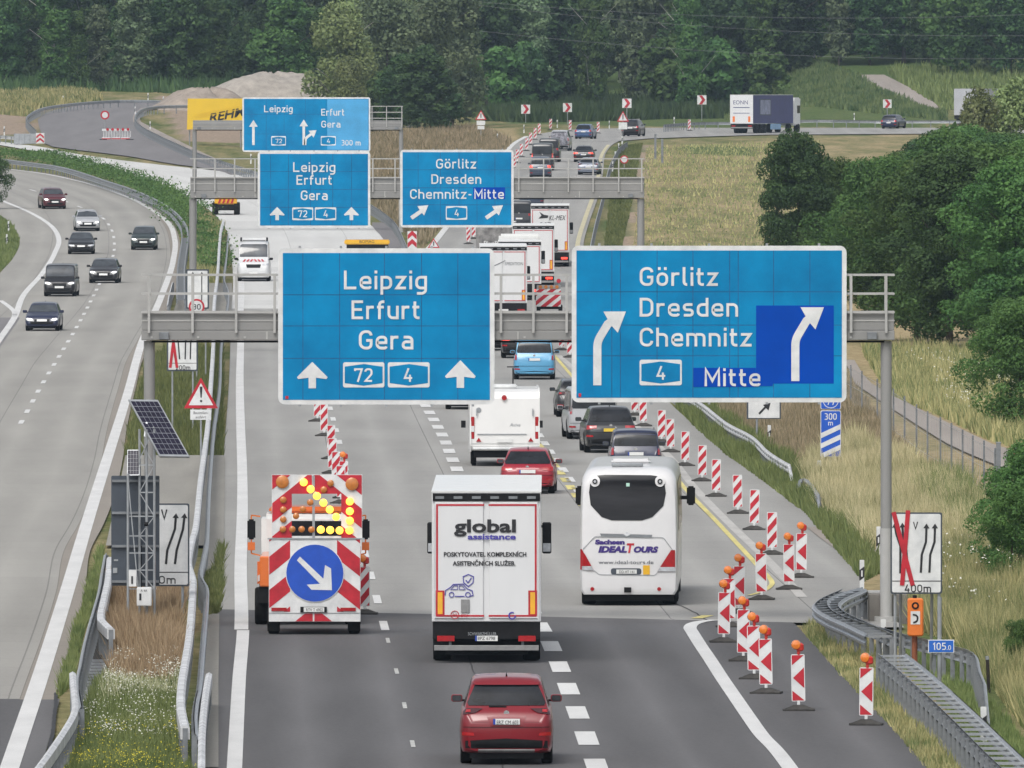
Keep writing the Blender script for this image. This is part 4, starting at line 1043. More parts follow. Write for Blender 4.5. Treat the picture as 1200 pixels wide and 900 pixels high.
for i, (x, y) in enumerate([(372,494),(380,511),(388,538),(389,555),(394,572),(400,590),(408,622),(418,670)]): beacon(x, y, 'diag', False, ['leftmost beacon just under the left big sign', 'second beacon under the left big sign', 'third beacon of the row above the arrow trailer', 'fourth beacon of the row above the arrow trailer', 'beacon whose foot is hidden by the arrow trailer top', 'beacon seen behind the lamp frame of the trailer', 'beacon hidden behind the lamp frame', 'beacon behind the right edge of the trailer'][i], random.uniform(-.1, .1))
beacon(402, 584, 'diag', True, 'beacon with orange lamp peeping over the arrow trailer'); beacon(427, 720, 'diag', True, 'beacon with lamp right beside the arrow trailer')
for i, (x, y) in enumerate([(549,286),(555,280),(561,273),(603,198),(606,191),(611,184),(617,177),(622,170),(627,164),(632,158.5),(645,152.5)]):
    beacon(x, y, 'diag', False, ['small beacon at the slip road start, lowest of three', 'small beacon at the slip road start, middle of three', 'small beacon at the slip road start, top of three', 'tiny beacon by the middle blue sign edge, lowest of the far row', 'tiny beacon, second of the far row', 'tiny beacon, third of the far row', 'tiny beacon, fourth of the far row', 'tiny beacon, fifth of the far row', 'tiny beacon, sixth of the far row', 'tiny beacon, topmost of the far row', 'tiny beacon behind the silver jeep'][i])
for x, y, l in ((668,154,'tiny beacon left of the blue hatchback'), (701,156.5,'tiny beacon right of the blue hatchback'), (808,153.5,'lone tiny beacon on the far bend')): beacon(x, y, 'diag', False, l)

# ---------------------------------------------------------------- guardrails
PROF = [(0,-.155),(.02,-.155),(.045,-.11),(.075,-.10),(.075,-.05),(.03,-.02),(.03,.02),(.075,.05),(.075,.10),(.045,.11),(.02,.155),(0,.155)]
def rail_mesh(mb, P, side, prof=PROF, dz=0.0):
    solid_ = prof is not PROF
    """sweep the corrugated profile along 3D points; side +1 bulges right of travel"""
    n = len(prof); vs = []
    for i, p in enumerate(P):
        a = P[max(0, i-1)]; b = P[min(len(P)-1, i+1)]; d = (b-a); dh = Vector((d.x, d.y, 0)).normalized(); nn = Vector((dh.y, -dh.x, 0))*side
        for o, z in prof: vs.append(p + nn*o + Vector((0, 0, z+dz)))
        if not solid_:
            for o, z in prof[::-1]: vs.append(p + nn*(o-.006) + Vector((0, 0, z+dz)))
    m = n if solid_ else 2*n; fs = []
    for i in range(len(P)-1):
        for k in range(m): fs.append((i*m+k, i*m+(k+1) % m, (i+1)*m+(k+1) % m, (i+1)*m+k))
    if solid_: fs += [tuple(range(m)), tuple(range((len(P)-1)*m, len(P)*m))[::-1]]
    mb.add(vs, fs)
def guardrail(label, px, h=.75, post=2.0, side=-1, top='steel', double=0.0, ends=(0,0), postlim=150, prof=PROF, name='guardrail', smoothn=5, rungs=False, group=None, tops=None, rung_every=1.33):
    K = [G(x, y, h) for x, y in px]; K.sort(key=lambda p: p.y) if False else None
    P3 = smooth_poly(K, smoothn); P3 = resample(P3, 2.0)
    for p in P3: p.z = zf(p.x, p.y) + h - .155
    mid = P3[0].copy(); mid.z = zf(mid.x, mid.y)
    t = thing(name, label, 'guardrail', mid, 0, group)
    loc = [p - mid for p in P3]
    n = len(loc)
    for i in range(n):   # ramp down at the ends
        if ends[0] and i < ends[0]: loc[i].z -= (h-.1) * (1 - i/ends[0])
        if ends[1] and n-1-i < ends[1]: loc[i].z -= (h-.1) * (1 - (n-1-i)/ends[1])
    mb = MB(); rail_mesh(mb, loc, side, prof); mb.obj('rail', top, t, fix=False, smooth=False)
    if double:
        L2 = []
        for i, p in enumerate(loc):
            a = loc[max(0, i-1)]; b = loc[min(n-1, i+1)]; d = (b-a); nn = Vector((d.y, -d.x, 0)).normalized()*side
            L2.append(p - nn*double)
        mb = MB(); rail_mesh(mb, L2, -side, prof); mb.obj('rail', top, t, fix=False)
        ra = resample(loc, rung_every if rungs else 2.0); rb = resample(L2, rung_every if rungs else 2.0)
        rm = None
        for a, b in list(zip(ra, rb))[:postlim]:
            d = b-a
            if rm is None:
                o = MB().bar((0, 0, .10), (d.x, d.y, .10), .09, .05).obj('spacer', 'steel' if rungs else 'steeldark', t, fix=False); rm = o.data; o.location = a
            else:
                mb = MB().bar((0, 0, .10), (d.x, d.y, .10), .09, .05); o = mb.obj('spacer', 'steel' if rungs else 'steeldark', t, fix=False); o.location = a
    pts = resample(loc, post)
    pm = None; stuff = None
    if len(pts) > postlim: stuff = MB()
    for i, p in enumerate(pts):
        pz = zf(p.x+mid.x, p.y+mid.y) - mid.z
        if i < postlim:
            if pm is None:
                pm = MB().box(-.05, .05, -.03, .03, -h-.1, .10).obj('post', 'steeldark', t, fix=False); pm.location = (p.x+.06*side*0, p.y, p.z)
            else: place('post', pm.data, t, p)
        else: stuff.box(p.x-.05, p.x+.05, p.y-.03, p.y+.03, pz-.05, p.z+.1)
    if stuff and stuff.v: tag(stuff.obj('far_posts', 'steeldark', t, fix=False), kind='stuff')
    return t
guardrail('near right guardrail with a ladder of cross bars running off the picture corner', [(1029,766),(1050,783),(1075,805),(1112,840),(1137,865),(1172,899),(1215,935)], side=-1, double=-.62, rungs=True, rung_every=2.0)
guardrail('looped guardrail swinging round the lay-by behind the orange phone', [(1156,809),(1146,785),(1140,765),(1117,757),(1090,750),(1062,744),(1035,736),(1000,726),(975,715),(969,704),(980,697),(995,692),(1010,688)], side=1, double=.0, ends=(2,0), post=1.4)
guardrail('inner rail of the loop with cross bars beside the concrete plinth', [(1045,743),(1020,731),(995,720),(982,710),(988,702),(1005,694),(1014,690)], side=1, double=.55, rungs=True, rung_every=1.6)
guardrail('wavy guardrail in the blond grass ending below the arrow plate', [(931,546),(920,541),(900,528),(882,511),(852,495),(825,474),(790,450),(760,424)], side=-1, top='railtop', ends=(1,0))
guardrail('short buried end of a guardrail by the countdown marker', [(962,582),(950,565),(940,560),(934,566)], side=-1, ends=(1,1), h=.6)
guardrail('bright wide median guardrail from the arrow trailer to the frame bottom', [(217,850),(212,825),(213,800),(216,780),(221,750),(224,722),(226,690),(226,676),(221,657),(225,632),(230,612),(235,562),(240,525),(244,492),(247,450),(250,402),(251,355),(255,320),(258,275),(262,258)], side=1, top='railtop', h=.8,
    prof=[(-.09,-.12),(-.09,.10),(-.05,.14),(.05,.14),(.09,.10),(.09,-.12)])
guardrail('thin median guardrail beside the bright one', [(228,860),(227,838),(229,820),(233,800),(237,750),(241,705),(241,687),(234,672),(238,650),(242,625),(244,575),(250,500),(257,450),(259,400),(265,365),(267,342),(262,325),(265,300),(267,275)], side=1, h=.75)
guardrail('short bright rail at the black asphalt edge in the median', [(236,930),(236,900),(237,850),(241,810),(245,787)], side=1, top='railtop', h=.75, prof=[(-.07,-.12),(-.07,.10),(0,.14),(.07,.10),(.07,-.12)])
guardrail('bright bent rail on the left of the median pit', [(130,735),(124,729),(118,721),(122,700),(127,676),(129,652)], side=-1, top='railtop', h=.85, prof=[(-.09,-.12),(-.09,.10),(-.05,.14),(.05,.14),(.09,.10),(.09,-.12)])
guardrail('left median rail with a ladder of cross bars over a dark pit', [(96,828),(92,800),(96,778),(100,757),(106,733),(112,712),(118,690),(121,670),(125,648)], side=-1, double=-1.0*0-.0, h=.8)
guardrail('bright rail curving out at the lower left corner', [(38,905),(55,883),(80,846),(88,828),(87,805),(85,786)], side=-1, top='railtop', h=.8, prof=[(-.07,-.12),(-.07,.10),(0,.14),(.07,.10),(.07,-.12)])
guardrail('long guardrail sweeping round the oncoming bend below the green hedge', [(217,350),(217,312),(221,276),(215,258),(195,240),(162,224),(125,211.5),(75,196),(30,189.5),(-10,184.5)], side=-1, double=-.5, postlim=100)
guardrail('short pale rail beside the inner edge line under the gantry railing', [(197,357),(199,345),(203,330)], side=-1, top='railtop')
guardrail('outer guardrail round the closed ramp', [(42,152),(33,143),(31,137),(40,130),(55,125),(84,121),(120,118),(160,117),(225,119)], side=1, postlim=120, h=.8)
guardrail('inner guardrail curling round the closed ramp down to the far sign', [(225,123),(185,124),(165,128),(158,137),(165,147),(185,158),(207,168),(235,180),(265,190),(300,201),(330,212)], side=-1, postlim=120, h=.8)
guardrail('guardrail behind the far blue lorry along the green bank', [(778,146),(800,144),(830,143),(860,143),(900,142),(960,140),(1020,141),(1080,141),(1200,141)], side=-1, postlim=100, h=.8)
guardrail('guardrail between the two middle signs in the dry grass', [(430,237),(445,246),(460,258),(468,270),(478,292)], side=-1)
guardrail('guardrail with reflector posts beside the yellow edge line in the bend', [(692,290),(698,262),(707,228),(713,200),(719,185),(727,172),(735,166)], side=-1, h=.7, postlim=60)
# ladder steps in the median pit
t = thing('ladder_rail', 'grey steel ladder frame over the dark pit at the left of the median', 'steel frame', G(108, 790))
o0 = Vector(t.location)
for k in range(18):
    y = 744 + k*3.45; a = G(float(np.interp(y, [740,760,780,800], [103,99,96,95])), y, .6) - o0; b = G(float(np.interp(y, [740,760,780,800], [127,124,120,116])), y, .6) - o0
    MB().bar(a, b, .07, .07).obj('rung', 'steel', t, fix=False)
sheet('pit', [(95,118,806),(97,124,780),(103,127,745)], mat('pit_painted_shade', (.03,.028,.024), .9, .3, 3), -.02)  # flat dark sheet, the pit's shade is painted as its colour
# wire mesh fence beside the farm track
FP = [(1035,498,.9),(1042,505,0),(1050,513,0),(1060,523,0)]
fence = thing('wire_fence', 'grey wire mesh fence with thin posts along the farm track', 'fence', G(1100, 600))
fo = Vector(fence.location)
fpts = [(985,472),(997,478),(1010,486),(1028,497),(1047,510),(1060,520),(1074,531),(1087,540),(1102,548),(1115,556),(1128,565),(1140,573),(1153,580),(1166,590),(1180,598),(1195,606),(1212,614)]
gp = [G(*p) for p in fpts]
for i, g in enumerate(gp):
    MB().cyl(g-fo+Vector((0,0,-.1)), g-fo+Vector((0,0,1.75)), .035, 6).obj('post', 'steeldark', fence, fix=False)
    if i:
        a, b = gp[i-1]-fo, g-fo; mb = MB()
        for z in (.2, .9, 1.6): mb.bar(a+Vector((0,0,z)), b+Vector((0,0,z)), .009)
        L = (b-a).length; m_ = max(3, int(L/1.2))
        for k in range(1, m_): p = a + (b-a)*k/m_; mb.bar(p+Vector((0,0,.1)), p+Vector((0,0,1.6)), .008)
        mb.obj('mesh_panel', 'steel', fence, fix=False)
# ---------------------------------------------------------------- cars and vans
def cr(xs, ys, x):
    x = float(x); xs = list(xs)
    if x <= xs[0]: return ys[0]
    if x >= xs[-1]: return ys[-1]
    i = 0
    while xs[i+1] < x: i += 1
    h = xs[i+1]-xs[i]; t = (x-xs[i])/h
    def sl(k):
        if k <= 0 or k >= len(xs)-1: return 0
        a = (ys[k]-ys[k-1])/(xs[k]-xs[k-1]); b = (ys[k+1]-ys[k])/(xs[k+1]-xs[k])
        return 0 if a*b <= 0 else 2*a*b/(a+b)
    m0, m1 = sl(i), sl(i+1)
    return (2*t**3-3*t**2+1)*ys[i]+(t**3-2*t**2+t)*h*m0+(-2*t**3+3*t**2)*ys[i+1]+(t**3-t**2)*h*m1
# top line: fraction of length from the tail -> fraction of height ; half-width of the top
TOP = {
 'suv':   ([0,.015,.05,.12,.17,.3,.48,.62,.75,.80,.93,.985,1], [.50,.58,.66,.90,.975,1.0,.995,.955,.72,.655,.58,.46,.33]),
 'hatch': ([0,.015,.05,.15,.22,.35,.48,.60,.74,.80,.94,.985,1], [.50,.58,.645,.88,.965,1.0,.995,.95,.68,.62,.53,.40,.31]),
 'sedan': ([0,.015,.04,.15,.30,.38,.48,.58,.70,.76,.93,.985,1], [.46,.58,.655,.70,.93,.985,1.0,.97,.73,.655,.55,.42,.32]),
 'estate':([0,.015,.04,.08,.13,.25,.46,.60,.73,.79,.94,.985,1], [.48,.58,.66,.86,.95,.995,1.0,.955,.71,.64,.55,.42,.32]),
 'mpv':   ([0,.012,.03,.055,.09,.25,.5,.68,.80,.86,.95,.985,1], [.48,.57,.64,.88,.965,1.0,.995,.95,.70,.60,.52,.42,.34]),
 'van':   ([0,.01,.018,.03,.06,.25,.6,.76,.86,.90,.965,.99,1],  [.40,.55,.80,.95,.99,1.0,1.0,.965,.66,.56,.47,.38,.28]),
}
BELT = dict(suv=.635, hatch=.615, sedan=.64, estate=.635, mpv=.60, van=.53)
TW = dict(suv=.71, hatch=.69, sedan=.68, estate=.70, mpv=.80, van=.87)
REARW = dict(suv=(.675,.93), hatch=(.66,.93), sedan=(.72,.94), estate=(.68,.93), mpv=(.66,.93), van=(.60,.90))
FRONTW = dict(suv=(.70,.955), hatch=(.665,.955), sedan=(.70,.965), estate=(.685,.955), mpv=(.645,.94), van=(.62,.94))
def body_mesh(kind, L, W, Hh, gc=.22):
    tx, tz = TOP[kind]; belt = BELT[kind]*Hh; tw = TW[kind]*W/2
    fr = sorted(set([0,.006,.015,.03,.045]+list(np.linspace(.06,.94,34))+[.955,.97,.985,.994,1.0]))
    rings = []
    for f in fr:
        zt = cr(tx, tz, f)*Hh
        hw = W/2*cr([0,.015,.05,.14,.5,.86,.95,.985,1], [.80,.90,.965,.995,1,.99,.95,.86,.72], f)
        zb = cr([0,.03,.1,.9,.97,1], [gc+.06,gc+.02,gc,gc,gc+.02,gc+.06], f)
        zs = min(belt, zt-.03)
        cab = np.clip((zt-belt)/(Hh-belt), 0, 1)
        topw = hw*.90*(1-cab) + min(tw, hw*.97)*cab
        sh = hw*.985
        m = (zb+zs)/2
        side = [(hw*.80, zb), (hw*.94, zb+.03), (hw*.975, zb+.12), (hw, m), (hw*.985, m+(zs-m)*.55), (hw*.962, zs-.03)]
        n = 5
        base = hw*.915*(1-cab*.0)
        for k in range(n):
            t = k/(n-1)*.93
            side.append((base*(1-t)+topw*t - .0, zs+.015+(zt-.02-zs-.015)*t))
        side += [(topw*.93, zt-.012), (topw*.70, zt+.004), (topw*.35, zt+.014*1), (0, zt+.018)]
        y = -L/2 + f*L
        ring = [(x, y, z) for x, z in side]; ring += [(-x, y, z) for x, z in side[-2::-1]]
        rings.append(ring)
    n = len(rings[0]); vs = [p for r in rings for p in r]; fs = []
    for i in range(len(rings)-1):
        for k in range(n-1): fs.append((i*n+k, i*n+k+1, (i+1)*n+k+1, (i+1)*n+k))
        fs.append((i*n+n-1, i*n, (i+1)*n, (i+1)*n+n-1))
    h = n//2
    for base, rev in ((0, False), ((len(rings)-1)*n, True)):
        for k in range(h):
            a, b, c, d = base+k, base+k+1, base+n-2-k, base+n-1-k
            f = (a, d, c, b) if not rev else (a, b, c, d)
            if b == c: f = tuple(x for x in (f[0], f[1], f[2])) if not rev else (a, b, d)
            fs.append(f)
    return vs, fs
def patch(bvh, poly, axis, off, name, m, parent, res=.07, L=5.0, smooth=False):
    """convex outline laid on the body: poly in (a, z), a = x for front/rear, y for the sides"""
    a0 = min(p[0] for p in poly); a1 = max(p[0] for p in poly); z0 = min(p[1] for p in poly); z1 = max(p[1] for p in poly)
    nx_ = max(2, int((a1-a0)/res)); nz = max(2, int((z1-z0)/res))
    bm = bmesh.new()
    grid = [[bm.verts.new((a0+(a1-a0)*i/nx_, z0+(z1-z0)*j/nz, 0)) for i in range(nx_+1)] for j in range(nz+1)]
    for j in range(nz):
        for i in range(nx_): bm.faces.new((grid[j][i], grid[j][i+1], grid[j+1][i+1], grid[j+1][i]))
    c = Vector((sum(p[0] for p in poly)/len(poly), sum(p[1] for p in poly)/len(poly), 0))
    for i in range(len(poly)):
        a = Vector((*poly[i], 0)); b = Vector((*poly[(i+1) % len(poly)], 0)); d = b-a
        if d.length < 1e-6: continue
        nn = Vector((d.y, -d.x, 0)).normalized()
        if nn.dot(c-a) > 0: nn = -nn
        bmesh.ops.bisect_plane(bm, geom=bm.verts[:]+bm.edges[:]+bm.faces[:], plane_co=a, plane_no=nn, clear_outer=True)
    d = {'r': Vector((0,1,0)), 'f': Vector((0,-1,0)), 'R': Vector((-1,0,0)), 'L': Vector((1,0,0))}[axis]
    bad = []
    for v in bm.verts:
        a, z = v.co.x, v.co.y
        o = Vector((a, 0, z)) - d*20 if axis in 'rf' else Vector((0, a, z)) - d*20
        hit = bvh.ray_cast(o, d, 40)
        if hit[0] is None: bad.append(v); continue
        nrm = hit[1] if hit[1].dot(d) < 0 else -hit[1]
        v.co = hit[0] - d*off*.4 + nrm*off
    if bad: bmesh.ops.delete(bm, geom=bad, context='VERTS')
    if not bm.faces: bm.free(); return None
    bmesh.ops.recalc_face_normals(bm, faces=bm.faces)
    # give the patch thickness: extrude edge inwards
    me = bpy.data.meshes.new(name); bm.to_mesh(me); bm.free()
    if smooth: me.polygons.foreach_set('use_smooth', [True]*len(me.polygons))
    me.materials.append(M_[m] if isinstance(m, str) else m)
    o = bpy.data.objects.new(name, me); COL.objects.link(o); o.parent = parent; return o
_wheel = {}
def wheel(parent, x, y, r, side, w=.22):
    key = (round(r, 2), side, w)
    if key not in _wheel:
        o = MB().lathe([(r*.62,-w/2),(r*.93,-w/2),(r,-w*.36),(r,w*.36),(r*.93,w/2),(r*.62,w/2)], 'x', 22).obj('wheel', 'rubber', parent, smooth=True)
        s = side; mb = MB()
        mb.lathe([(r*.63, s*w*.40),(r*.63, s*w*.47),(r*.52, s*w*.40),(r*.12, s*w*.42),(r*.10, s*w*.5),(.01, s*w*.5)], 'x', 16)
        rim = mb.obj('rim', 'rimm', o, smooth=True); _wheel[key] = (o.data, rim.data)
    else:
        a, b = _wheel[key]; o = place('wheel', a, parent); place('rim', b, o)
    o.location = (x, y, r); return o
def car(label, kind, col, px, py, L, W, Hh, yaw=0.0, oncoming=False, cat='car', lights=False, rearlit=False, plate='plate', name=None, group=None, rack=False, detail=True,
        lightstyle='std', trim='black', roofcol=None, centre=False):
    g = G(px, py); d = -1 if oncoming else 1
    th = math.pi + yaw if oncoming else yaw
    c = Vector((g.x, g.y, 0))
    if not centre: c += Vector((-math.sin(th)*L/2, math.cos(th)*L/2, 0)) * (1 if not oncoming else -1)
    if oncoming and not centre: pass
    c.z = zf(c.x, c.y)
    t = thing(name or ('van' if cat == 'van' else 'car'), label, cat, c, th, group)
    slope = (zf(c.x+0, c.y+2)-zf(c.x, c.y-2))/4*(1 if not oncoming else -1); t.rotation_euler = (math.atan(slope), 0, th)
    vs, fs = body_mesh(kind, L, W, Hh)
    m = paint(*col) if isinstance(col, tuple) else M_[col]
    body = MB().add(vs, fs).obj('body', m, t, smooth=False)
    body.data.polygons.foreach_set('use_smooth', [True]*len(body.data.polygons))
    try: body.data.set_sharp_from_angle(angle=R(50))
    except Exception: pass
    bm = bmesh.new(); bm.from_mesh(body.data); bvh = BVHTree.FromBMesh(bm); bm.free()
    hw = W/2; tw = TW[kind]
    def P(poly, ax, off, n, mm, res=.09, sm=True): return patch(bvh, poly, ax, off, n, mm, t, res, smooth=sm)
    # glass
    z0, z1 = REARW[kind][0]*Hh, REARW[kind][1]*Hh
    if kind != 'cargo':
        P([(-hw*.80,z0),(hw*.80,z0),(hw*.83,z0+.06),(hw*(tw-.06),z1),(-hw*(tw-.06),z1),(-hw*.83,z0+.06)], 'r', .008, 'rear_window', 'glass')
    z0, z1 = FRONTW[kind][0]*Hh, FRONTW[kind][1]*Hh
    P([(-hw*.84,z0),(hw*.84,z0),(hw*(tw-.05),z1),(-hw*(tw-.05),z1)], 'f', .008, 'windscreen', 'windscreen')
    zb = BELT[kind]*Hh+.035; zt = Hh*.93
    tx, tz = TOP[kind]
    def yat(fz, lo, hi):   # y where the top line passes fz going forward/back
        ff = np.linspace(lo, hi, 60); vv = [cr(tx, tz, f) for f in ff]
        k = int(np.argmin([abs(v-fz) for v in vv])); return -L/2 + ff[k]*L
    yr0 = yat(.72, 0, .35)+.16; yr1 = yat(.95, 0, .45)+.10; yf0 = yat(.70, .55, .95)-.22; yf1 = yat(.955, .5, .9)-.12
    ym = (yr1+yf1)/2
    for ax in 'RL':
        segs = [((yr0, yr1), (ym-.05, ym-.05)), ((ym+.05, ym+.05), (yf0, yf1))]
        for (a0, a1), (b0, b1) in segs: P([(a0,zb),(b0,zb),(b1,zt),(a1,zt)], ax, .006, 'side_window', 'glass', .12)
    # lower trim and wheel arches
    r = .345 if kind in ('suv','van','mpv') else .325
    wy = (-L/2+L*.20, L/2-L*.185)
    for ax in 'RL':
        for y in wy: P([(y+(r+.07)*math.cos(a), r+(r+.07)*math.sin(a)) for a in [math.pi*i/10*1.1-.15 for i in range(11)]], ax, .004, 'wheel_arch', 'black', .12)
        P([(-L/2+.2,.1),(L/2-.2,.1),(L/2-.2,.33),(-L/2+.2,.33)], ax, .002, 'sill', trim, .3)
    th_ = .58 if kind == 'suv' else .44
    P([(-hw,.1),(hw,.1),(hw,th_),(hw*.62,th_-.02),(-hw*.62,th_-.02),(-hw,th_)][:6], 'r', .010, 'rear_bumper_trim', trim, .12)
    P([(-hw*.9,.1),(hw*.9,.1),(hw*.9,.36),(-hw*.9,.36)], 'f', .010, 'front_bumper_trim', trim, .12)
    for x in (-hw+.13, hw-.13):
        for y in wy: wheel(t, x, y, r, 1 if x > 0 else -1)
    MB().box(-hw+.2, hw-.2, -L/2+.15, L/2-.15, .13, .34).obj('underbody', 'black', t)  # black underbody, kept low to add darkness beneath the car
    zl = Hh*.53
    for s in (-1, 1):
        xm = s*(hw+.06); ymr = yf0+.02; zm = BELT[kind]*Hh+.09
        o = MB().prism(rrect(xm-.11, xm+.11, zm-.07, zm+.075, .04, 3), ymr-.06, ymr+.07).obj('side_mirror', m if lightstyle != 'blackmirror' else 'black', t, bevel=.02)
        MB().prism(rrect(xm-.09, xm+.09, zm-.052, zm+.058, .03, 3), ymr-.068, ymr-.061).obj('mirror_glass', 'windscreen', o)
        MB().bar((s*(hw-.10), ymr, zm-.04), (xm, ymr, zm-.05), .06, .04).obj('mirror_arm', 'black', o)
        tail = 'tail_on' if rearlit else 'tail'
        if lightstyle == 'slim': lp = [(s*hw*.97,zl+.20),(s*hw*.97,zl+.07),(s*hw*.66,zl+.11),(s*hw*.50,zl+.19)]; tail = 'smoked'
        elif lightstyle == 'tall': lp = [(s*hw*.97,zl+.26),(s*hw*.97,zl-.10),(s*hw*.83,zl-.08),(s*hw*.83,zl+.26)]
        elif lightstyle == 'wide': lp = [(s*hw*.98,zl+.10),(s*hw*.98,zl-.05),(s*hw*.55,zl-.0),(s*hw*.55,zl+.10)]
        else: lp = [(s*hw*.98,zl+.15),(s*hw*.98,zl-.08),(s*hw*.70,zl-.04),(s*hw*.68,zl+.13)]
        P(lp, 'r', .014, 'tail_light', tail, .05)
        P([(s*hw*.93,th_+.07),(s*hw*.93,th_),(s*hw*.68,th_),(s*hw*.70,th_+.06)], 'r', .014, 'rear_reflector', 'tail', .06)
        if lightstyle == 'slim': P([(s*hw*.86,zl+.17),(s*hw*.86,zl+.12),(s*hw*.76,zl+.12),(s*hw*.76,zl+.17)], 'r', .022, 'tail_lamp', 'tail', .03)
        zh = cr(tx, tz, .95)*Hh - .10
        P([(s*hw*.93,zh+.02),(s*hw*.90,zh-.10),(s*hw*.55,zh-.12),(s*hw*.50,zh-.03)], 'f', .016, 'headlight', 'lens', .05)
        if lights: P([(s*hw*.84,zh-.0),(s*hw*.82,zh-.085),(s*hw*.60,zh-.10),(s*hw*.62,zh-.02)], 'f', .026, 'headlamp', 'head_on', .05)
    if oncoming or detail:
        zh = cr(tx, tz, .95)*Hh - .10
        P([(-hw*.46,zh-.05),(hw*.46,zh-.05),(hw*.40,zh-.26),(-hw*.40,zh-.26)], 'f', .014, 'grille', 'black', .07)
        P([(-hw*.7,.50),(hw*.7,.50),(hw*.6,.36),(-hw*.6,.36)], 'f', .012, 'air_intake', 'black', .09)
        P([(-.26,.49),(.26,.49),(.26,.60),(-.26,.60)] , 'f', .03, 'number_plate', 'plate', .2)
    hp = {'suv': .50, 'sedan': .47, 'hatch': .50, 'estate': .44, 'mpv': .5, 'van': .42}[kind]*Hh
    if not oncoming:
        if kind != 'van':
            P([(-hw*.42,hp+.11),(-hw*.34,hp-.10),(hw*.34,hp-.10),(hw*.42,hp+.11)], 'r', .006, 'plate_niche', m, .1)
        for zc_ in (th_+.16, ): P([(-hw*.9,zc_),(hw*.9,zc_),(hw*.9,zc_+.012),(-hw*.9,zc_+.012)], 'r', .012, 'tailgate_seam', 'black', .12)
        hit = bvh.ray_cast(Vector((.011,-20,hp+.003)), Vector((0,1,0)), 40); yp = hit[0].y - .03
        pl = MB().box(-.26, .26, yp-.008, yp+.02, hp-.055, hp+.055).obj('number_plate', plate, t)
        if plate == 'plate': MB().box(-.26, -.215, yp-.012, yp-.0085, hp-.055, hp+.055).obj('euro_band', 'euroblue', pl)
        hit = bvh.ray_cast(Vector((.011,-20,Hh*.60)), Vector((0,1,0)), 40)
        MB().lathe([(.055, -.012), (.055, .02)], 'y', 16, (0, hit[0].y-.008, Hh*.595)).obj('badge', 'chrome', t)
    MB().add([(-.02,-L*.27-.1,Hh-.01),(.02,-L*.27-.1,Hh-.01),(.02,-L*.27+.12,Hh-.01),(-.02,-L*.27+.12,Hh-.01),(0,-L*.27-.12,Hh+.075),(0,-L*.27-.09,Hh+.075)], [(0,1,5,4),(1,2,5),(2,3,4,5),(3,0,4)]).obj('antenna', 'black', t)
    if rack:
        for s in (-1, 1): MB().bar((s*hw*(tw-.08), -L*.30, Hh+.03), (s*hw*(tw-.08), L*.10, Hh+.02), .04, .04).obj('roof_rail', 'chrome', t)
    t['_hw'] = hw; del t['_hw']
    return t, bvh, body

# the near red suv
t, bvh, body = car('near glossy red suv driving away in the lower middle lane', 'suv', ('deep_red_paint', (.19,.002,.009)), 593.5, 897, 4.55, 1.84, 1.71, 0, lightstyle='slim')
yp = bvh.ray_cast(Vector((.011,-20,.841)), Vector((0,1,0)), 40)[0].y
ftext('ERZ CM 603', .02, .805, .075, 'plate_text', 'sblack', t, y=yp-.05, width=.42)
mb = MB(); stroke(mb, [(-.34, 1.115), (.0, 1.105)], .03, -2.12, -2.09); wp = mb.obj('wiper', 'black', t); wp.location = (0, .04, .03)
patch(bvh, [(-.55,.32),(.55,.32),(.55,.27),(-.55,.27)], 'r', .02, 'skid_plate', 'alu', t)
for s in (-1, 1): MB().cyl((s*.62, -2.22, .33), (s*.62, -2.1, .33), .045, 12).obj('exhaust_pipe', 'chrome', t)
patch(bvh, [(-.62,1.53),(.62,1.53),(.66,1.58),(-.66,1.58)], 'r', .03, 'roof_spoiler', _mats['deep_red_paint'], t)
# right hand stream
t, bvh, _ = car('red hatchback between the white caravan and the lorry', 'hatch', ('bright_red_paint', (.30,.008,.022)), 618, 579, 4.35, 1.78, 1.46, R(-1.5), lightstyle='wide')
car('navy blue estate right behind the coach roof', 'mpv', ('navy_paint', (.009,.015,.05)), 745, 560, 4.5, 1.78, 1.62, R(.5), rack=True, lightstyle='tall')
car('dark grey suv with a yellow number plate left of the navy car', 'suv', ('anthracite_paint', (.018,.019,.022)), 716, 531, 4.5, 1.86, 1.66, R(3), plate='plateyellow', lightstyle='wide')
car('silver van half hidden under the right big sign', 'van', ('silver_paint', (.40,.41,.43)), 696, 515, 5.0, 1.95, 1.92, R(3), cat='van', lightstyle='tall')
car('dark estate squeezed between the caravan and the silver van', 'estate', ('graphite_paint', (.022,.022,.026)), 679, 489, 4.7, 1.84, 1.5, R(1.5), lightstyle='slim')
car('light blue van seen whole below the gantry beam', 'mpv', ('light_blue_paint', (.10,.34,.56)), 626, 445, 4.5, 1.86, 1.80, R(-.5), cat='van', lightstyle='tall')
car('dark car with a lit tail lamp left of the light blue van', 'suv', ('black_paint', (.006,.006,.008)), 610, 420, 4.5, 1.84, 1.6, R(.5), rearlit=True, lightstyle='wide')
car('black car just right of the left big sign', 'estate', ('black_paint', (.006,.006,.008)), 572, 411, 4.6, 1.82, 1.5)
car('dark car whose bumper shows left of the caravan under the sign', 'suv', ('black_paint', (.006,.006,.008)), 548, 480, 4.5, 1.84, 1.6, group=None)
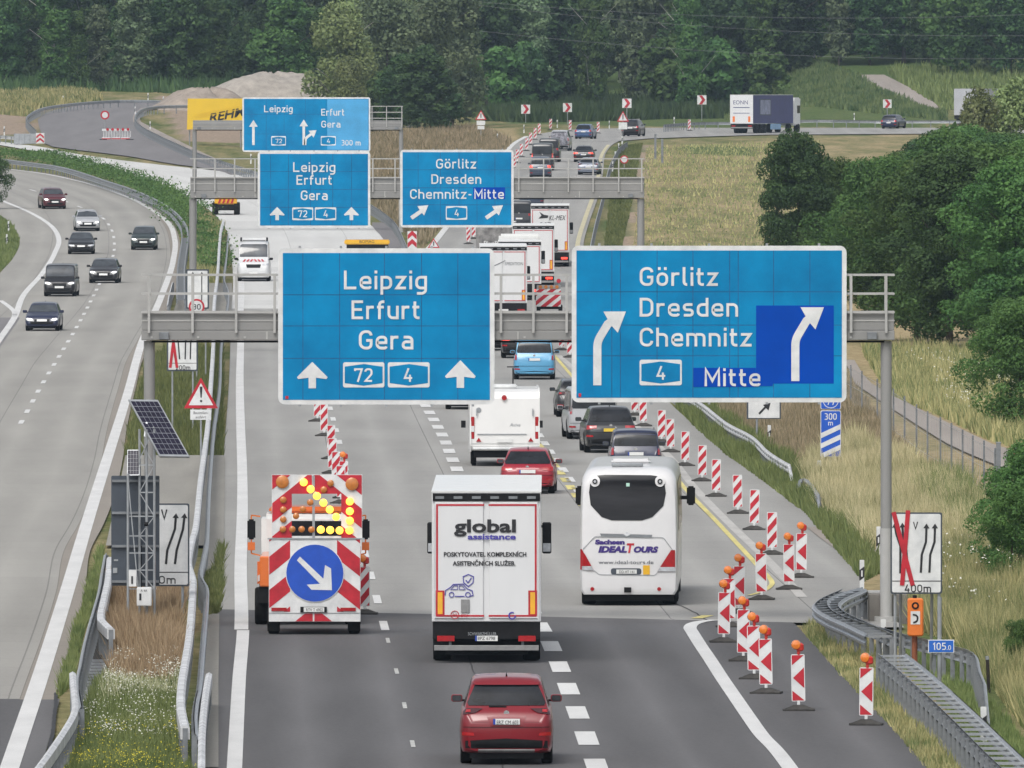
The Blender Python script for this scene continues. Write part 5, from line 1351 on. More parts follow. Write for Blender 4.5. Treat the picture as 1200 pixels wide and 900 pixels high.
# far stream up the slip road
car('grey van topmost of the two in front of the gantry railing', 'van', ('dark_grey_paint', (.03,.033,.04)), 635.5, 200, 5.4, 2.0, 2.35, R(-1), cat='van', rearlit=True, lightstyle='tall')
car('blue grey van right behind the middle gantry railing', 'mpv', ('slate_paint', (.05,.065,.10)), 633, 209, 4.6, 1.85, 1.8, R(-1), cat='van', rearlit=True)
car('dark van partly hidden beyond the grey van', 'van', ('graphite_paint', (.022,.022,.026)), 643, 190, 5.2, 1.95, 2.1, R(-2), cat='van')
t, bvh, _ = car('silver roofed jeep carrying a dark spare load on its tail', 'suv', ('silver_paint', (.40,.41,.43)), 655, 177, 4.7, 1.95, 1.95, R(-4), lightstyle='tall')
patch(bvh, [(-.8,.55),(.8,.55),(.72,1.7),(-.72,1.7)], 'r', .06, 'tail_load', mat('mottled_dark_load', (.03,.03,.04), .7, .5, 6, col2=(.3,.3,.34)), t)
car('metallic blue hatchback in the far bend', 'hatch', ('mid_blue_paint', (.05,.10,.22)), 683, 163, 4.3, 1.78, 1.5, R(-8), rearlit=False)
car('black saloon with red lamps above the silver one', 'sedan', ('black_paint', (.006,.006,.008)), 683.5, 190, 4.5, 1.8, 1.45, R(-3), rearlit=True, lightstyle='wide')
car('silver saloon right behind the middle gantry beam', 'sedan', ('silver_blue_paint', (.22,.25,.31)), 689, 205, 4.6, 1.84, 1.45, R(-4), lightstyle='slim')
car('dark jeep with pale roof turning right at the far bend', 'suv', ('black_paint', (.006,.006,.008)), 738, 160, 4.7, 1.85, 1.75, R(-10), rack=True)
car('dark blue estate beyond the round green bush on the far road', 'estate', ('navy_paint', (.009,.015,.05)), 1041, 151, 4.6, 1.82, 1.5, R(-16))
# oncoming carriageway
ON = 'cars coming towards the camera on the left carriageway'
car('navy blue saloon, nearest of the oncoming cars with bright headlamps', 'hatch', ('navy_paint', (.009,.015,.05)), 49, 388, 4.3, 1.80, 1.47, R(-1.5), True, lights=True, group=ON)
car('black oncoming van with a purple tinted windscreen', 'van', ('black_paint', (.006,.006,.008)), 69.5, 347.5, 4.9, 1.92, 1.88, R(-1.5), True, cat='van', lights=True, group=ON)
car('dark grey oncoming suv just right of the black van', 'suv', ('graphite_paint', (.022,.022,.026)), 121, 332, 4.5, 1.84, 1.5, R(-1.5), True, lights=True, group=ON)
car('black low oncoming saloon in the left lane', 'sedan', ('black_paint', (.006,.006,.008)), 95, 298, 4.6, 1.84, 1.46, R(1), True, lights=False, group=ON)
car('dark green crossover alone in the right oncoming lane', 'suv', ('dark_green_paint', (.015,.028,.028)), 168, 293, 4.3, 1.78, 1.6, R(-.5), True, lights=True, group=ON)
car('silver oncoming estate behind the black saloon', 'estate', ('silver_paint', (.40,.41,.43)), 103, 271, 4.6, 1.80, 1.5, R(4), True, lights=True, group=ON)
car('dark red oncoming suv, farthest on the left bend', 'suv', ('dark_red_paint', (.08,.006,.012)), 64.5, 245, 4.5, 1.84, 1.6, R(8), True, lights=True, group=ON)

# white works van coming down the closed carriageway
t, bvh, _ = car('white works van with red chevrons on its bonnet on the fresh concrete', 'van', ('white_paint', (.62,.63,.64)), 297, 330, 5.4, 2.05, 2.45, R(0), True, cat='van', lights=False, lightstyle='blackmirror')
for s in (-1, 1):
    for k in range(3):
        x = s*(.12+.22*k); patch(bvh, [(x, 1.22),(x+s*.11,1.22),(x+s*.0,1.36),(x-s*.11,1.36)], 'f', .02, 'chevron_stripe', 'sred', t)
MB().box(-.75, .75, .2, .5, 2.50, 2.66).obj('light_bar', 'signwhite', t, bevel=.02)
for s in (-1, 1): MB().box(s*.8-.06, s*.8+.06, .22, .34, 2.46, 2.70).obj('beacon_lamp', 'black', t)
MB().box(-.7, .7, .51, .56, 2.48, 2.52).obj('bar_mount', 'black', t)
# small yellow machine farther up and the flat yellow roof
g = G(264.5, 252); t = thing('wheel_loader', 'small black and yellow works vehicle with a chevron board on the closed carriageway', 'works vehicle', g)
MB().box(-.95, .95, 0, 3.8, .35, .8).obj('body', 'black', t, bevel=.08); MB().box(-.85, .85, .1, 2.0, .8, 1.32).obj('engine_cover', 'yellow', t, bevel=.08)
for i in range(4): MB().prism([(-.6+.32*i,.88),(-.45+.32*i,.88),(-.33+.32*i,1.2),(-.48+.32*i,1.2)], .04, .09).obj('chevron_stripe', 'sred', t)
for s in (-1, 1):
    for y in (.45, 3.1): wheel(t, s*.82, y, .48, s, .4)
MB().box(-.7, .7, 2.0, 3.3, .8, 1.1).obj('bonnet', 'black', t, bevel=.04)
g = G(430, 304); t = thing('road_roller', 'yellow topped works machine showing above the left big sign', 'works vehicle', g)
s_ = F/g.y; hw = 26.5/s_; top = H(430, 281, g.y).z - g.z; bt = H(430, 286.5, g.y).z - g.z
MB().box(-hw, hw, 0, 2.4, bt, top).obj('roof', 'yellow', t, bevel=.06); MB().box(-hw+.15, hw-.1, .1, 2.2, bt-.35, bt-.01).obj('cab', 'black', t)
MB().box(-hw+.2, hw-.2, .2, 2.3, .5, bt-.36).obj('chassis', 'yellow', t); ftext('BOMAG', 0, bt+.1, .2, 'lettering', 'sblack', t, y=-.01)
for s in (-1, 1): MB().lathe([(.6, -.5), (.6, .5)], 'x', 20, (s*(hw-.7), 1.2, .6)).obj('drum', 'steeldark', t, smooth=True)

# ---------------------------------------------------------------- lorries
def lorry(label, px, py, W=2.55, top=4.0, L=13.6, yaw=0.0, frame='sred', body='truckwhite', bars=True, cabcol='white', name='lorry', cat='lorry', seam=True, under=.95, lit=False, cab=True, mirrors=True, sidecol=None):
    g = G(px, py+2+2.2*(17000/G(px, py).y)/50); t = thing(name, label, cat, g, yaw)
    hw = W/2; zb = under
    MB().box(-hw, hw, 0, L, zb, top-.0).obj('trailer_body', sidecol or body, t, bevel=.02)
    MB().box(-hw-.01, hw+.01, .0, L+.02, top, top+.03).obj('roof', 'white', t)
    if seam: 
        for s in (-1, 1): MB().box(s*hw/2-hw/2+.07+.0, s*hw/2+hw/2-.07, -.045, -.001, zb+.08, top-.22).obj('rear_door', body, t, bevel=.01)
        MB().box(-hw+.02, hw-.02, -.05, .0, top-.20, top-.02).obj('top_rail', 'black', t); 
        for i in range(6): MB().box(-hw+.2+i*(W-.4)/5-.12, -hw+.2+i*(W-.4)/5+.08, -.065, -.051, top-.15, top-.09).obj('roof_hinge', 'steeldark', t, fix=False)
    y = -.052; e = .05
    zt = top-.27; z0 = zb+.12
    if frame:
        for s in (-1, 1):
            MB().box(s*(hw-.12)-.022, s*(hw-.12)+.022, y, y+.006, z0, zt).obj('marking_tape', frame, t, fix=False)
            MB().box(min(s*.05, s*(hw-.145)), max(s*.05, s*(hw-.145)), y-.001, y+.006, zt-.04, zt).obj('marking_tape', frame, t, fix=False)
            MB().box(min(s*.05, s*(hw-.145)), max(s*.05, s*(hw-.145)), y-.001, y+.006, z0, z0+.04).obj('marking_tape', frame, t, fix=False)
    if bars:
        for s in (-1, 1):
            b = MB().box(s*(hw-.19)-.10, s*(hw-.19)+.10, y-.006, y, z0+.02, z0+.60).obj('warning_panel', 'sred', t, fix=False)
            MB().box(s*(hw-.19)-.055, s*(hw-.19)+.055, y-.010, y-.0065, z0+.06, z0+.56).obj('warning_strip', mat('amber_reflector', (.80,.42,.03), .4, .1, 3), b, fix=False)
    # rear beam, lamps, plate
    MB().box(-hw+.02, hw-.02, .05, .25, zb-.40, zb).obj('rear_beam', 'black', t, bevel=.01)
    MB().box(-hw+.05, hw-.05, -.03, .14, .29, .41).obj('underrun_bar', 'alu', t, bevel=.01)
    for s in (-1, 1):
        MB().box(s*(hw-.32)-.20, s*(hw-.32)+.20, -.01, .05, .50, .63).obj('tail_light', 'tail_on' if lit else 'tail', t, bevel=.01)
        MB().box(s*(hw-.42)-.03, s*(hw-.42)+.03, .1, .2, .4, .6).obj('bar_bracket', 'steeldark', t)
    MB().box(-.26, .26, 0, .045, .51, .63).obj('number_plate', 'plate', t)
    MB().box(-.35, .35, .3, L-.3, .75, zb-.02).obj('chassis', 'black', t); MB().box(-.95, .95, .9, 5.2, .16, .72).obj('underside_shade_box', 'black', t)  # last box is added between the wheels to blacken the shaded underside
    for yy in (1.6, 2.95, 4.3):
        for s in (-1, 1): wheel(t, s*(hw-.22), yy, .47, s, .4)
    for s in (-1, 1): MB().box(s*(hw-.22)-.2, s*(hw-.22)+.2, 1.0, 1.04, .25, .8).obj('mud_flap', 'black', t, fix=False)
    for s in (-1, 1): MB().box(s*(hw-.04)-.02, s*(hw-.04)+.02, 5.2, 9.5, .5, 1.0).obj('side_guard', 'alu', t, fix=False)
    if cab:
        MB().box(-1.22, 1.22, L+.6, L+2.7, .8, 3.75).obj('cab', cabcol, t, bevel=.12)
        for yy in (L-1.2, L+1.9):
            for s in (-1, 1): wheel(t, s*(hw-.2), yy, .5, s, .35)
        if mirrors:
            for s in (-1, 1):
                o = MB().box(s*(hw+.13)-.11, s*(hw+.13)+.11, L+2.2, L+2.4, 2.0, 2.75).obj('side_mirror', 'black', t, bevel=.03)
                MB().box(s*(hw+.13)-.09, s*(hw+.13)+.09, L+2.19, L+2.198, 2.05, 2.25).obj('mirror_glass', 'lens', o)
                MB().box(min(s*1.2, s*(hw+.13)), max(s*1.2, s*(hw+.13)), L+2.28, L+2.34, 2.62, 2.68).obj('mirror_arm', 'black', o)
    return t
t = lorry('white box lorry with global assistance lettering on its rear doors', 570, 773, 2.5, 3.92, 13.6, yaw=R(-.15))
s = 50.8; cxp = 570
fx = lambda p: (p-570.5)/s
fz = lambda p: (773-p)/s
def tx_(text, cx, py, cap, n='lettering', m='sblack', w=None, **k): return ftext(text, fx(cx), fz(py), cap/s, n, m, t, y=-.066, width=(w/s if w else None), **k)
tx_('global', 569.8, 620, 14.5, w=72, bold=.012); tx_('assistance', 576.8, 628.5, 6.2, m=mat('violet_film', (.06,.05,.32), .5, .05, 3), w=56, bold=.006)
tx_('POSKYTOVATEL KOMPLEXNÍCH', 569, 648.5, 5, w=96, bold=.004); tx_('ASISTENČNÍCH SLUŽEB.', 568, 659, 5, w=73, bold=.004)
VF = _mats['violet_film']
mb = MB(); sh = [(543.5,672),(549.5,669.5),(555.5,672),(555,679),(549.5,683.5),(544,679),(543.5,672)]
stroke(mb, [(fx(a), fz(b)) for a, b in sh], .022, -.062, -.053); stroke(mb, [(fx(546.5), fz(676)), (fx(549), fz(679)), (fx(553), fz(673.5))], .022, -.064, -.053)
car_o = [(522.5,693.5),(523,688),(528,685),(532,681),(543,680.5),(548,686),(554,688.5),(555,694),(551,695)]
stroke(mb, [(fx(a), fz(b)) for a, b in car_o], .02, -.063, -.053); stroke(mb, [(fx(534), fz(695)), (fx(545), fz(695))], .02, -.0645, -.053)
for cx in (530, 549): stroke(mb, [(fx(cx)+.055*math.cos(a), fz(693)+.055*math.sin(a)) for a in [2*math.pi*i/12 for i in range(13)]], .018, -.066, -.053)
stroke(mb, [(fx(a), fz(b)) for a, b in [(529,687),(533,682.5),(537,682.5),(537,687),(529,687)]], .012, -.0655, -.053); stroke(mb, [(fx(a), fz(b)) for a, b in [(539,687),(539,682.5),(542.5,682.5),(546,687),(539,687)]], .012, -.0662, -.053)
mb.obj('drawn_symbol', VF, t, fix=False)
MB().box(fx(541), fx(551), -.075, -.05, fz(714), fz(698.5)).obj('lock_plate', 'alu', t, bevel=.005)
mb = MB(); stroke(mb, [(fx(533.8)+.09*math.cos(a), fz(716.5)+.09*math.sin(a)) for a in [2*math.pi*i/16 for i in range(17)]], .016, -.063, -.053); mb.obj('speed_ring', 'sred', t, fix=False)
tx_('90', 533.8, 718.3, 3.6, m='sred'); tx_('ETX', 545, 719, 3.3, m='sred')
mb = MB(); stroke(mb, [(fx(600.5)+.075*math.cos(a), fz(717.5)+.075*math.sin(a)) for a in [R(60)+R(300)*i/14 for i in range(15)]], .03, -.063, -.053); mb.obj('ring_symbol', VF, t, fix=False)
ftext('SCHWARZMÜLLER', fx(565.5), fz(740.5), 3.6/s, 'lettering', 'steel', t, y=.04, width=33/s); ftext('8PZ 6798', 0, .535, .075, 'plate_text', 'sblack', t, y=-.005, width=.40)
MB().box(-.26,-.215,-.004,-.001,.51,.63).obj('euro_band', 'euroblue', t)
for s2 in (-1, 1): MB().cyl((s2*1.19, -.06, 1.0), (s2*1.19, -.06, 3.6), .012, 6).obj('lock_rod', 'truckwhite', t)

t = lorry('white lorry farthest of the queue with an emblem and KL-MEX on its doors', 644.5, 310, 2.5, 4.0, 13.6, R(-.3), cabcol='black', lit=True)
t_ = t; ftext('KL-MEX', .45, 3.05, .32, 'lettering', 'sblack', t, y=-.062, width=1.1, shear=.3); ftext('5.0T', -.35, 2.65, .26, 'lettering', 'sblack', t, y=-.062, width=.75, shear=.2)
MB().prism([(-.75,3.15),(-.15,3.2),(-.1,3.35),(-.4,3.4),(-.7,3.6),(-.55,3.35)], -.062, -.053).obj('emblem', 'sblack', t)
lorry('plain grey white lorry with red taped doors in the middle of the queue', 625, 334, 2.55, 3.75, 12.5, R(-.1), cabcol='white', lit=True)
lorry('small white lorry with red edges between two larger ones', 609, 349, 2.5, 3.4, 7.5, R(0), bars=False, lit=True)
t = lorry('white lorry nearest of the queue, rising behind the left big sign', 590, 373, 2.55, 4.0, 13.6, R(.2), cabcol='white')
ftext('SPEDITION', .55, 3.0, .16, 'lettering', 'steeldark', t, y=-.062, width=1.0, shear=.25); 
mb = MB(); stroke(mb, rounded([(-.9,2.8),(-.2,3.1,.2),(.1,3.25)]), .04, -.062, -.053); mb.obj('swoosh', 'steeldark', t)
t = lorry('dark picture lorry between the middle blue sign and the grey lorry', 580.5, 312, 2.5, 3.0, 6.0, R(-1), frame=None, bars=False, body=mat('dark_picture_print', (.05,.05,.055), .5, .5, 1.6, col2=(.35,.34,.33)), seam=False, cab=False)
ftext('PlusP', -.3, 1.5, .3, 'lettering', 'signwhite', t, y=-.01, width=.9)
car('dark lorry tractor left of the KL-MEX lorry', 'van', ('dark_grey_paint', (.03,.033,.04)), 608, 271, 4.0, 2.0, 2.2, 0, cat='van')
car('dark grey van just beyond the KL-MEX lorry roof', 'van', ('slate_paint', (.05,.065,.10)), 623, 242.5, 5.0, 1.95, 2.0, 0, cat='van')
# the far blue lorry, seen from its rear quarter
g = G(869, 156.5); t = thing('lorry', 'blue sided curtain lorry with white doors on the far bend', 'lorry', g, R(-19))
W, L, top = 2.55, 13.6, 4.0; hw = W/2; blu = mat('dark_blue_curtain', (.045,.05,.16), .5, .15, 1)
MB().box(-hw, hw, .06, L, 1.05, top).obj('curtain_body', blu, t, bevel=.03); MB().box(-hw+.02, hw-.02, -.02, .05, 1.05, top).obj('rear_doors', 'truckwhite', t)
MB().box(-hw, hw, 0, L, top+.01, top+.05).obj('roof', 'white', t); MB().box(-hw+.05, hw-.05, .1, .3, .5, 1.0).obj('rear_beam', 'black', t)
MB().box(-hw+.1, hw-.1, -.01, .08, .55, .68).obj('underrun_bar', 'alu', t)
ftext('EONN', -.1, 3.05, .42, 'lettering', blu, t, y=-.03, width=1.6)
for s in (-1, 1): MB().box(s*.85-.12, s*.85+.12, -.035, -.021, 1.2, 1.8).obj('warning_panel', 'phone', t); MB().box(s*.9-.2, s*.9+.2, .05, .09, .72, .86).obj('tail_light', 'tail', t)
MB().box(-.9, .9, -.035, -.021, 2.68, 2.76).obj('stripe', blu, t); MB().box(-.9, .9, -.035, -.021, 2.1, 2.16).obj('stripe', blu, t)
MB().box(hw+.001, hw+.012, 2.2, 6.0, 1.9, 3.6).obj('side_print', 'signgrey', t); MB().box(hw+.013, hw+.02, 2.4, 5.8, 2.0, 3.5).obj('side_panel', mat('pale_side_print', (.25,.27,.38), .5, .3, 2), t)
for yy in (1.6, 2.9, 4.2, L-1.0, L+1.9):
    for s in (-1, 1): wheel(t, s*(hw-.22), yy, .5, s, .4)
MB().box(hw-.1, hw+.02, 6, 9.4, .4, 1.0).obj('side_tank', mat('pale_blue_tank', (.25,.42,.62), .5, .1, 2), t, bevel=.05)
MB().box(-1.22, 1.22, L+.5, L+2.7, .8, 3.75).obj('cab', 'white', t, bevel=.12); MB().box(1.221, 1.235, L+1.5, L+2.5, 2.1, 2.9).obj('cab_window', 'glass', t)
g = G(1131, 146); t = thing('container', 'pale grey container lorry half behind the right bushes', 'lorry', g, R(-14))
MB().box(-1.25, 1.25, 0, 12, 1.0, 3.9).obj('box_body', mat('pale_grey_container', (.42,.43,.47), .6, .08, 1), t, bevel=.04); MB().box(-1.2, 1.2, 0, 12, .6, .99).obj('chassis', 'black', t)
for i in range(12): MB().box(1.251, 1.27, .5+i, .56+i, 1.1, 3.8).obj('rib', 'truckwhite', t, fix=False)
for yy in (1.5, 3, 9, 11):
    for s in (-1, 1): wheel(t, s*1.0, yy, .5, s, .4)
# caravan
g = G(591.5, 546.5); t = thing('caravan', 'white caravan with red tail lamps behind the red hatchback', 'caravan', g, R(.6))
s = F/g.y; W = 2.42; hw = W/2
sideP = [(-.02,.55),(-.12,.75),(-.10,1.15),(.0,2.35),(.12,2.56),(.5,2.66),(5.5,2.66),(6.2,2.45),(6.55,1.6),(6.6,.8),(6.4,.5)]
mb = MB(); n = len(sideP); mb.add([(-hw, y, z) for y, z in sideP] + [(hw, y, z) for y, z in sideP], [tuple(range(n)), tuple(range(2*n-1, n-1, -1))] + [(i, (i+1) % n, n+(i+1) % n, n+i) for i in range(n)])
mb.obj('body', mat('caravan_white', (.70,.70,.69), .35, .04, 1, coat=.3), t, bevel=.05)
for sx in (-1, 1):
    o = MB().box(sx*(hw-.10)-.06, sx*(hw-.10)+.06, -.13, -.02, .95, 1.72).obj('tail_light', 'tail', t, bevel=.02); MB().box(sx*(hw-.10)-.05, sx*(hw-.10)+.05, -.14, -.131, 1.2, 1.4).obj('lamp_centre', 'signwhite', o)
    MB().prism([(sx*.9-.09,.86),(sx*.9+.09,.86),(sx*.9,1.0)], -.16, -.12).obj('triangle_reflector', 'tail', t)
    MB().box(sx*.97-.02, sx*.97+.02, -.13, -.08, 1.75, 2.0).obj('grab_handle', 'steel', t)
    wheel(t, sx*(hw-.15), 3.0, .33, sx, .2); wheel(t, sx*(hw-.15), .9, .30, sx, .16)
    MB().box(sx*(hw+.15)-.08, sx*(hw+.15)+.08, 10, 10.1, 1.1, 1.35).obj('towing_mirror', 'black', t)
MB().box(-hw+.1, hw-.1, -.18, .1, .58, .66).obj('bumper', 'signwhite', t, bevel=.02); MB().box(-hw+.15, hw-.15, .1, 6, .30, .54).obj('underbody', 'black', t)
MB().box(-.95, .75, -.135, -.11, 1.10, 1.13).obj('panel_seam', 'steel', t); MB().box(-.26, .26, -.17, -.13, .83, .95).obj('number_plate', 'plate', t)
MB().lathe([(.09,-.09),(.09,.0)], 'y', 14, (-.02, .0, 2.38)).obj('brake_lamp', 'tail', t); MB().box(-.45, .45, 1.6, 2.6, 2.665, 2.80).obj('roof_vent', 'signwhite', t, bevel=.04)
MB().box(-.9, -.5, 3.4, 4.2, 2.665, 2.76).obj('roof_vent', 'signwhite', t, bevel=.04); MB().lathe([(.09, -.06), (.09, -.04)], 'y', 14, (-1.0+.1, -.0, 1.95)).obj('badge', 'steel', t)
ftext('Aviva', .35, 1.38, .12, 'lettering', 'steel', t, y=-.09, shear=.3)
MB().box(-1.0, 1.0, 7.0, 11, .5, 2.0).obj('drawbar_cover', 'black', t) if False else None
car('dark towing car hidden in front of the caravan', 'suv', ('graphite_paint', (.022,.022,.026)), 586, 521, 4.7, 1.9, 1.75)
g = G(590, 520); t = thing('bicycle_load', 'green and black bicycles carried on the towing car roof', 'bicycle', (g.x, g.y+2, zf(g.x, g.y)+1.8))
for dx, m, nm in ((-.55, mat('green_bike_frame', (.10,.35,.08), .4, .1, 5), 'green_frame'), (.35, 'black', 'black_frame')):
    o = MB().bar((dx, -.5, .35), (dx, .2, .9), .05).bar((dx, .2, .9), (dx, .5, .35), .05).bar((dx,-.5,.35), (dx,.05,.4), .05).bar((dx-.22,.25,.98), (dx+.22,.25,.98), .04).bar((dx,-.2,.6),(dx,-.25,.95),.04).obj(nm, m, t)
    for y in (-.5, .5): MB().lathe([(.33,-.02),(.34,0),(.33,.02)], 'x', 16, (dx, y, .35)).obj('bike_wheel', 'rubber', o)
MB().box(-.8, .8, -.6, .6, -.02, .0).obj('roof_carrier', 'alu', t)

# ---------------------------------------------------------------- coach
g = G(737, 710); t = thing('coach', 'white touring coach with IDEALTOURS lettering and a dark rear window', 'coach', g, R(-1.15))
W, L, top = 2.50, 12.6, 3.50; hw = W/2
def coach_ring(y, zt, hs, rad, zb=.28, lean=0.0):
    w = hw*hs; out = [(w*.93, zb), (w*.99, zb+.12), (w, zb+.5), (w, 1.6), (w*.992, 2.4), (w*.975, zt-rad-.1)]
    for k in range(6):
        a = R(90*k/5); out.append((w*.965-rad+rad*math.cos(a), zt-rad+rad*math.sin(a)))
    out += [(w*.4, zt+.015), (0, zt+.02)]
    ring = [(x, y + lean*max(0, z-1.6), z) for x, z in out]; return ring + [(-x, y_, z) for x, y_, z in ring[-2::-1]]
rings = [coach_ring(.0, top-.40, .90, .28, .34, .10), coach_ring(.03, top-.22, .955, .34, .29, .10), coach_ring(.12, top-.10, .985, .38, .28, .10), coach_ring(.35, top-.03, 1, .38, .28, .06)]
rings += [coach_ring(y, top, 1, .36) for y in (.8, 2, 4, 6, 8, 10, 11.5)] + [coach_ring(12.2, top-.08, .985, .4), coach_ring(12.6, top-.5, .9, .4)]
n = len(rings[0]); vs = [p for r in rings for p in r]; fs = []
for i in range(len(rings)-1):
    for k in range(n-1): fs.append((i*n+k, i*n+k+1, (i+1)*n+k+1, (i+1)*n+k))
    fs.append((i*n+n-1, i*n, (i+1)*n, (i+1)*n+n-1))
h = n//2
for base in (0, (len(rings)-1)*n):
    for k in range(h):
        a, b, c, d = base+k, base+k+1, base+n-2-k, base+n-1-k
        fs.append((a, d, c, b) if b != c else (a, d, b))
cw = paint('coach_white', (.70,.70,.71))
body = MB().add(vs, fs).obj('body', cw, t); body.data.polygons.foreach_set('use_smooth', [True]*len(body.data.polygons)); body.data.set_sharp_from_angle(angle=R(42))
bm = bmesh.new(); bm.from_mesh(body.data); bvh = BVHTree.FromBMesh(bm); bm.free()
s = 46.5; bx = lambda p: (p-738.3)/s; bz = lambda p: (709-p)/s
def BP(pts, off, nme, m, res=.08, ax='r'): return patch(bvh, [(bx(a), bz(b)) for a, b in pts], ax, off, nme, m, t, res, smooth=True)
BP([(699,555.5),(710,554.5),(764,555),(775,556.5),(780,562),(782,576),(779,591),(766,604),(754,608),(718,608),(706,604),(693,590),(691,575),(693,561)], .012, 'rear_window', mat('coach_rear_glass', (.004,.004,.005), .15, .3, .8, spec=.25, col2=(.035,.035,.04), stretch=(.25,.25,1.6)))
for cx in (698, 775):
    o = BP([(cx+6*math.cos(a), 562+6.5*math.sin(a)) for a in [2*math.pi*i/14 for i in range(14)]], .035, 'lamp_pod', cw); 
    q = bvh.ray_cast(Vector((bx(cx),-20,bz(562))), Vector((0,1,0)), 40)[0]
    MB().lathe([(.065,-.09),(.065,-.02)], 'y', 16, (bx(cx), q.y, bz(562))).obj('camera_lens', 'black', t); MB().lathe([(.035,-.10),(.035,-.091)], 'y', 12, (bx(cx), q.y, bz(562))).obj('lens_glass', 'lens', t)
BP([(735,564),(739,564),(739,568),(735,568)], .02, 'window_sticker', mat('pale_green_sticker', (.45,.7,.6), .5, .05, 3))
BP([(704,623.5),(766,625),(765,628.5),(706,627)], .02, 'handle_slot', 'steeldark'); BP([(732,625),(736,622),(740,625),(736,627)], .03, 'badge', 'chrome')
for pts in ([(678.5,642),(683,642),(697,667),(678.5,666)], [(792.5,643),(788,643),(772,668),(792.5,668)]):
    BP(pts, .02, 'tail_light', 'tail', .06)
BP([(678.5,662),(694,662),(697,667),(678.5,666)], .028, 'lamp_base', 'lens'); BP([(792.5,663),(775,663),(772,668),(792.5,668)], .028, 'lamp_base', 'lens')
mb = MB()
yq = bvh.ray_cast(Vector((.011,-20,1.513)), Vector((0,1,0)), 40)[0].y
stroke(mb, rounded([(bx(684), bz(642)), (bx(698), bz(627), .1), (bx(779), bz(628), .1), (bx(790), bz(643))]), .014, yq-.012, yq-.002)
stroke(mb, rounded([(bx(697), bz(667)), (bx(703), bz(672), .1), (bx(769), bz(673), .1), (bx(773), bz(668))]), .014, yq-.0125, yq-.002); mb.obj('panel_seam', 'steel', t, fix=False)
def btx(text, cx, py, cap, m, w, **k): return ftext(text, bx(cx), bz(py), cap/s, 'lettering', m, t, y=yq-.012, width=w/s, **k)
DV = mat('violet_lettering', (.05,.025,.20), .5, .05, 3)
btx('Sachsen', 716, 636, 5, DV, 35, bold=.01); btx('IDEAL', 718.5, 645.5, 6.8, DV, 34, bold=.013, shear=.2); btx('T', 738.5, 645.8, 10.5, 'sred', 9, bold=.013, shear=.2); btx('OURS', 757.5, 645.5, 6.4, DV, 29, bold=.013, shear=.2)
btx('www.ideal-tours.de', 735, 659.5, 4.4, 'signgrey', 65)
MB().prism(rrect(bx(717), bx(753), bz(672), bz(664.5), .06), yq-.010, yq-.002).obj('plate_recess', 'signgrey', t); MB().box(-.26-.06, .26-.06, yq-.03, yq-.011, bz(671), bz(666)).obj('number_plate', 'plate', t)
ftext('DD HT 141', -.05, bz(670.3), .07, 'plate_text', 'sblack', t, y=yq-.036, width=.38)
MB().box(bx(755), bx(763), yq-.012, yq-.002, bz(672), bz(661)).obj('yellow_sticker', 'yellow', t)
BP([(682,700),(790,702),(790,688),(684,686)], .012, 'bumper_seam', cw) if False else None
for cx in (695, 774): 
    q = bvh.ray_cast(Vector((bx(cx),-20,bz(689))), Vector((0,1,0)), 40)[0]; MB().lathe([(.05,-.03),(.05,.03)], 'y', 14, (bx(cx), q.y, bz(689))).obj('fog_lamp', 'tail', t)
MB().box(-.12, .06, -.12, .1, bz(693), bz(687)).obj('tow_cover', 'black', t)
MB().box(-hw+.12, hw-.12, .25, 12, .12, .5).obj('underbody', 'black', t)
for yy in (2.6, 4.0, 9.9):
    for sx in (-1, 1): wheel(t, sx*(hw-.18), yy, .5, sx, .32)
for sx in (-1, 1): wheel(t, sx*(hw-.22), .95+.2, .48, sx, .36)
ys = [1.0, 3.2, 5.4, 7.6, 9.8, 11.6]
for ax in 'RL':
    for a, b in zip(ys[:-1], ys[1:]): patch(bvh, [(a+.03,1.85),(b-.03,1.85),(b-.03,3.1),(a+.03,3.1)], ax, .008, 'side_window', 'glass', t, .3, smooth=True)
o = MB().box(hw+.12, hw+.34, 12.4, 12.6, 2.2, 2.7).obj('side_mirror', 'black', t, bevel=.04); MB().box(hw-.1, hw+.13, 12.45, 12.5, 2.35, 2.45).obj('mirror_arm', 'black', o)
o = MB().box(-hw-.30, -hw-.10, 12.4, 12.6, 2.2, 2.7).obj('side_mirror', 'black', t, bevel=.04)
MB().box(-.45, .35, .7, 1.3, top+.02, top+.10).obj('roof_hatch', 'steel', t, bevel=.02); MB().box(-.5, .5, 4, 5.5, top+.01, top+.14).obj('air_conditioner', cw, t, bevel=.05)

# ---------------------------------------------------------------- arrow trailer and its orange truck
g = G(367.5, 744); t = thing('arrow_trailer', 'red and white warning trailer with lit arrow lamps and a round blue sign', 'warning trailer', g, R(0))
s = F/g.y; ax_ = lambda p: (p-368.5)/s; az = lambda p: (744-p)/s
def clip_half(P, a, b, c):   # keep a*x+b*z<=c
    out = []
    for i in range(len(P)):
        p, q = P[i], P[(i+1) % len(P)]; fp = a*p[0]+b*p[1]-c; fq = a*q[0]+b*q[1]-c
        if fp <= 0: out.append(p)
        if fp*fq < 0: k = fp/(fp-fq); out.append((p[0]+(q[0]-p[0])*k, p[1]+(q[1]-p[1])*k))
    return out
def clip_rect(P, x0, x1, z0, z1):
    for h in ((1,0,x1), (-1,0,-x0), (0,1,z1), (0,-1,-z0)):
        P = clip_half(P, *h)
        if len(P) < 3: return None
    return P
xl, xr, zt_, zm_, zb_ = ax_(316), ax_(423.5), az(556), az(631.5), az(728.5)
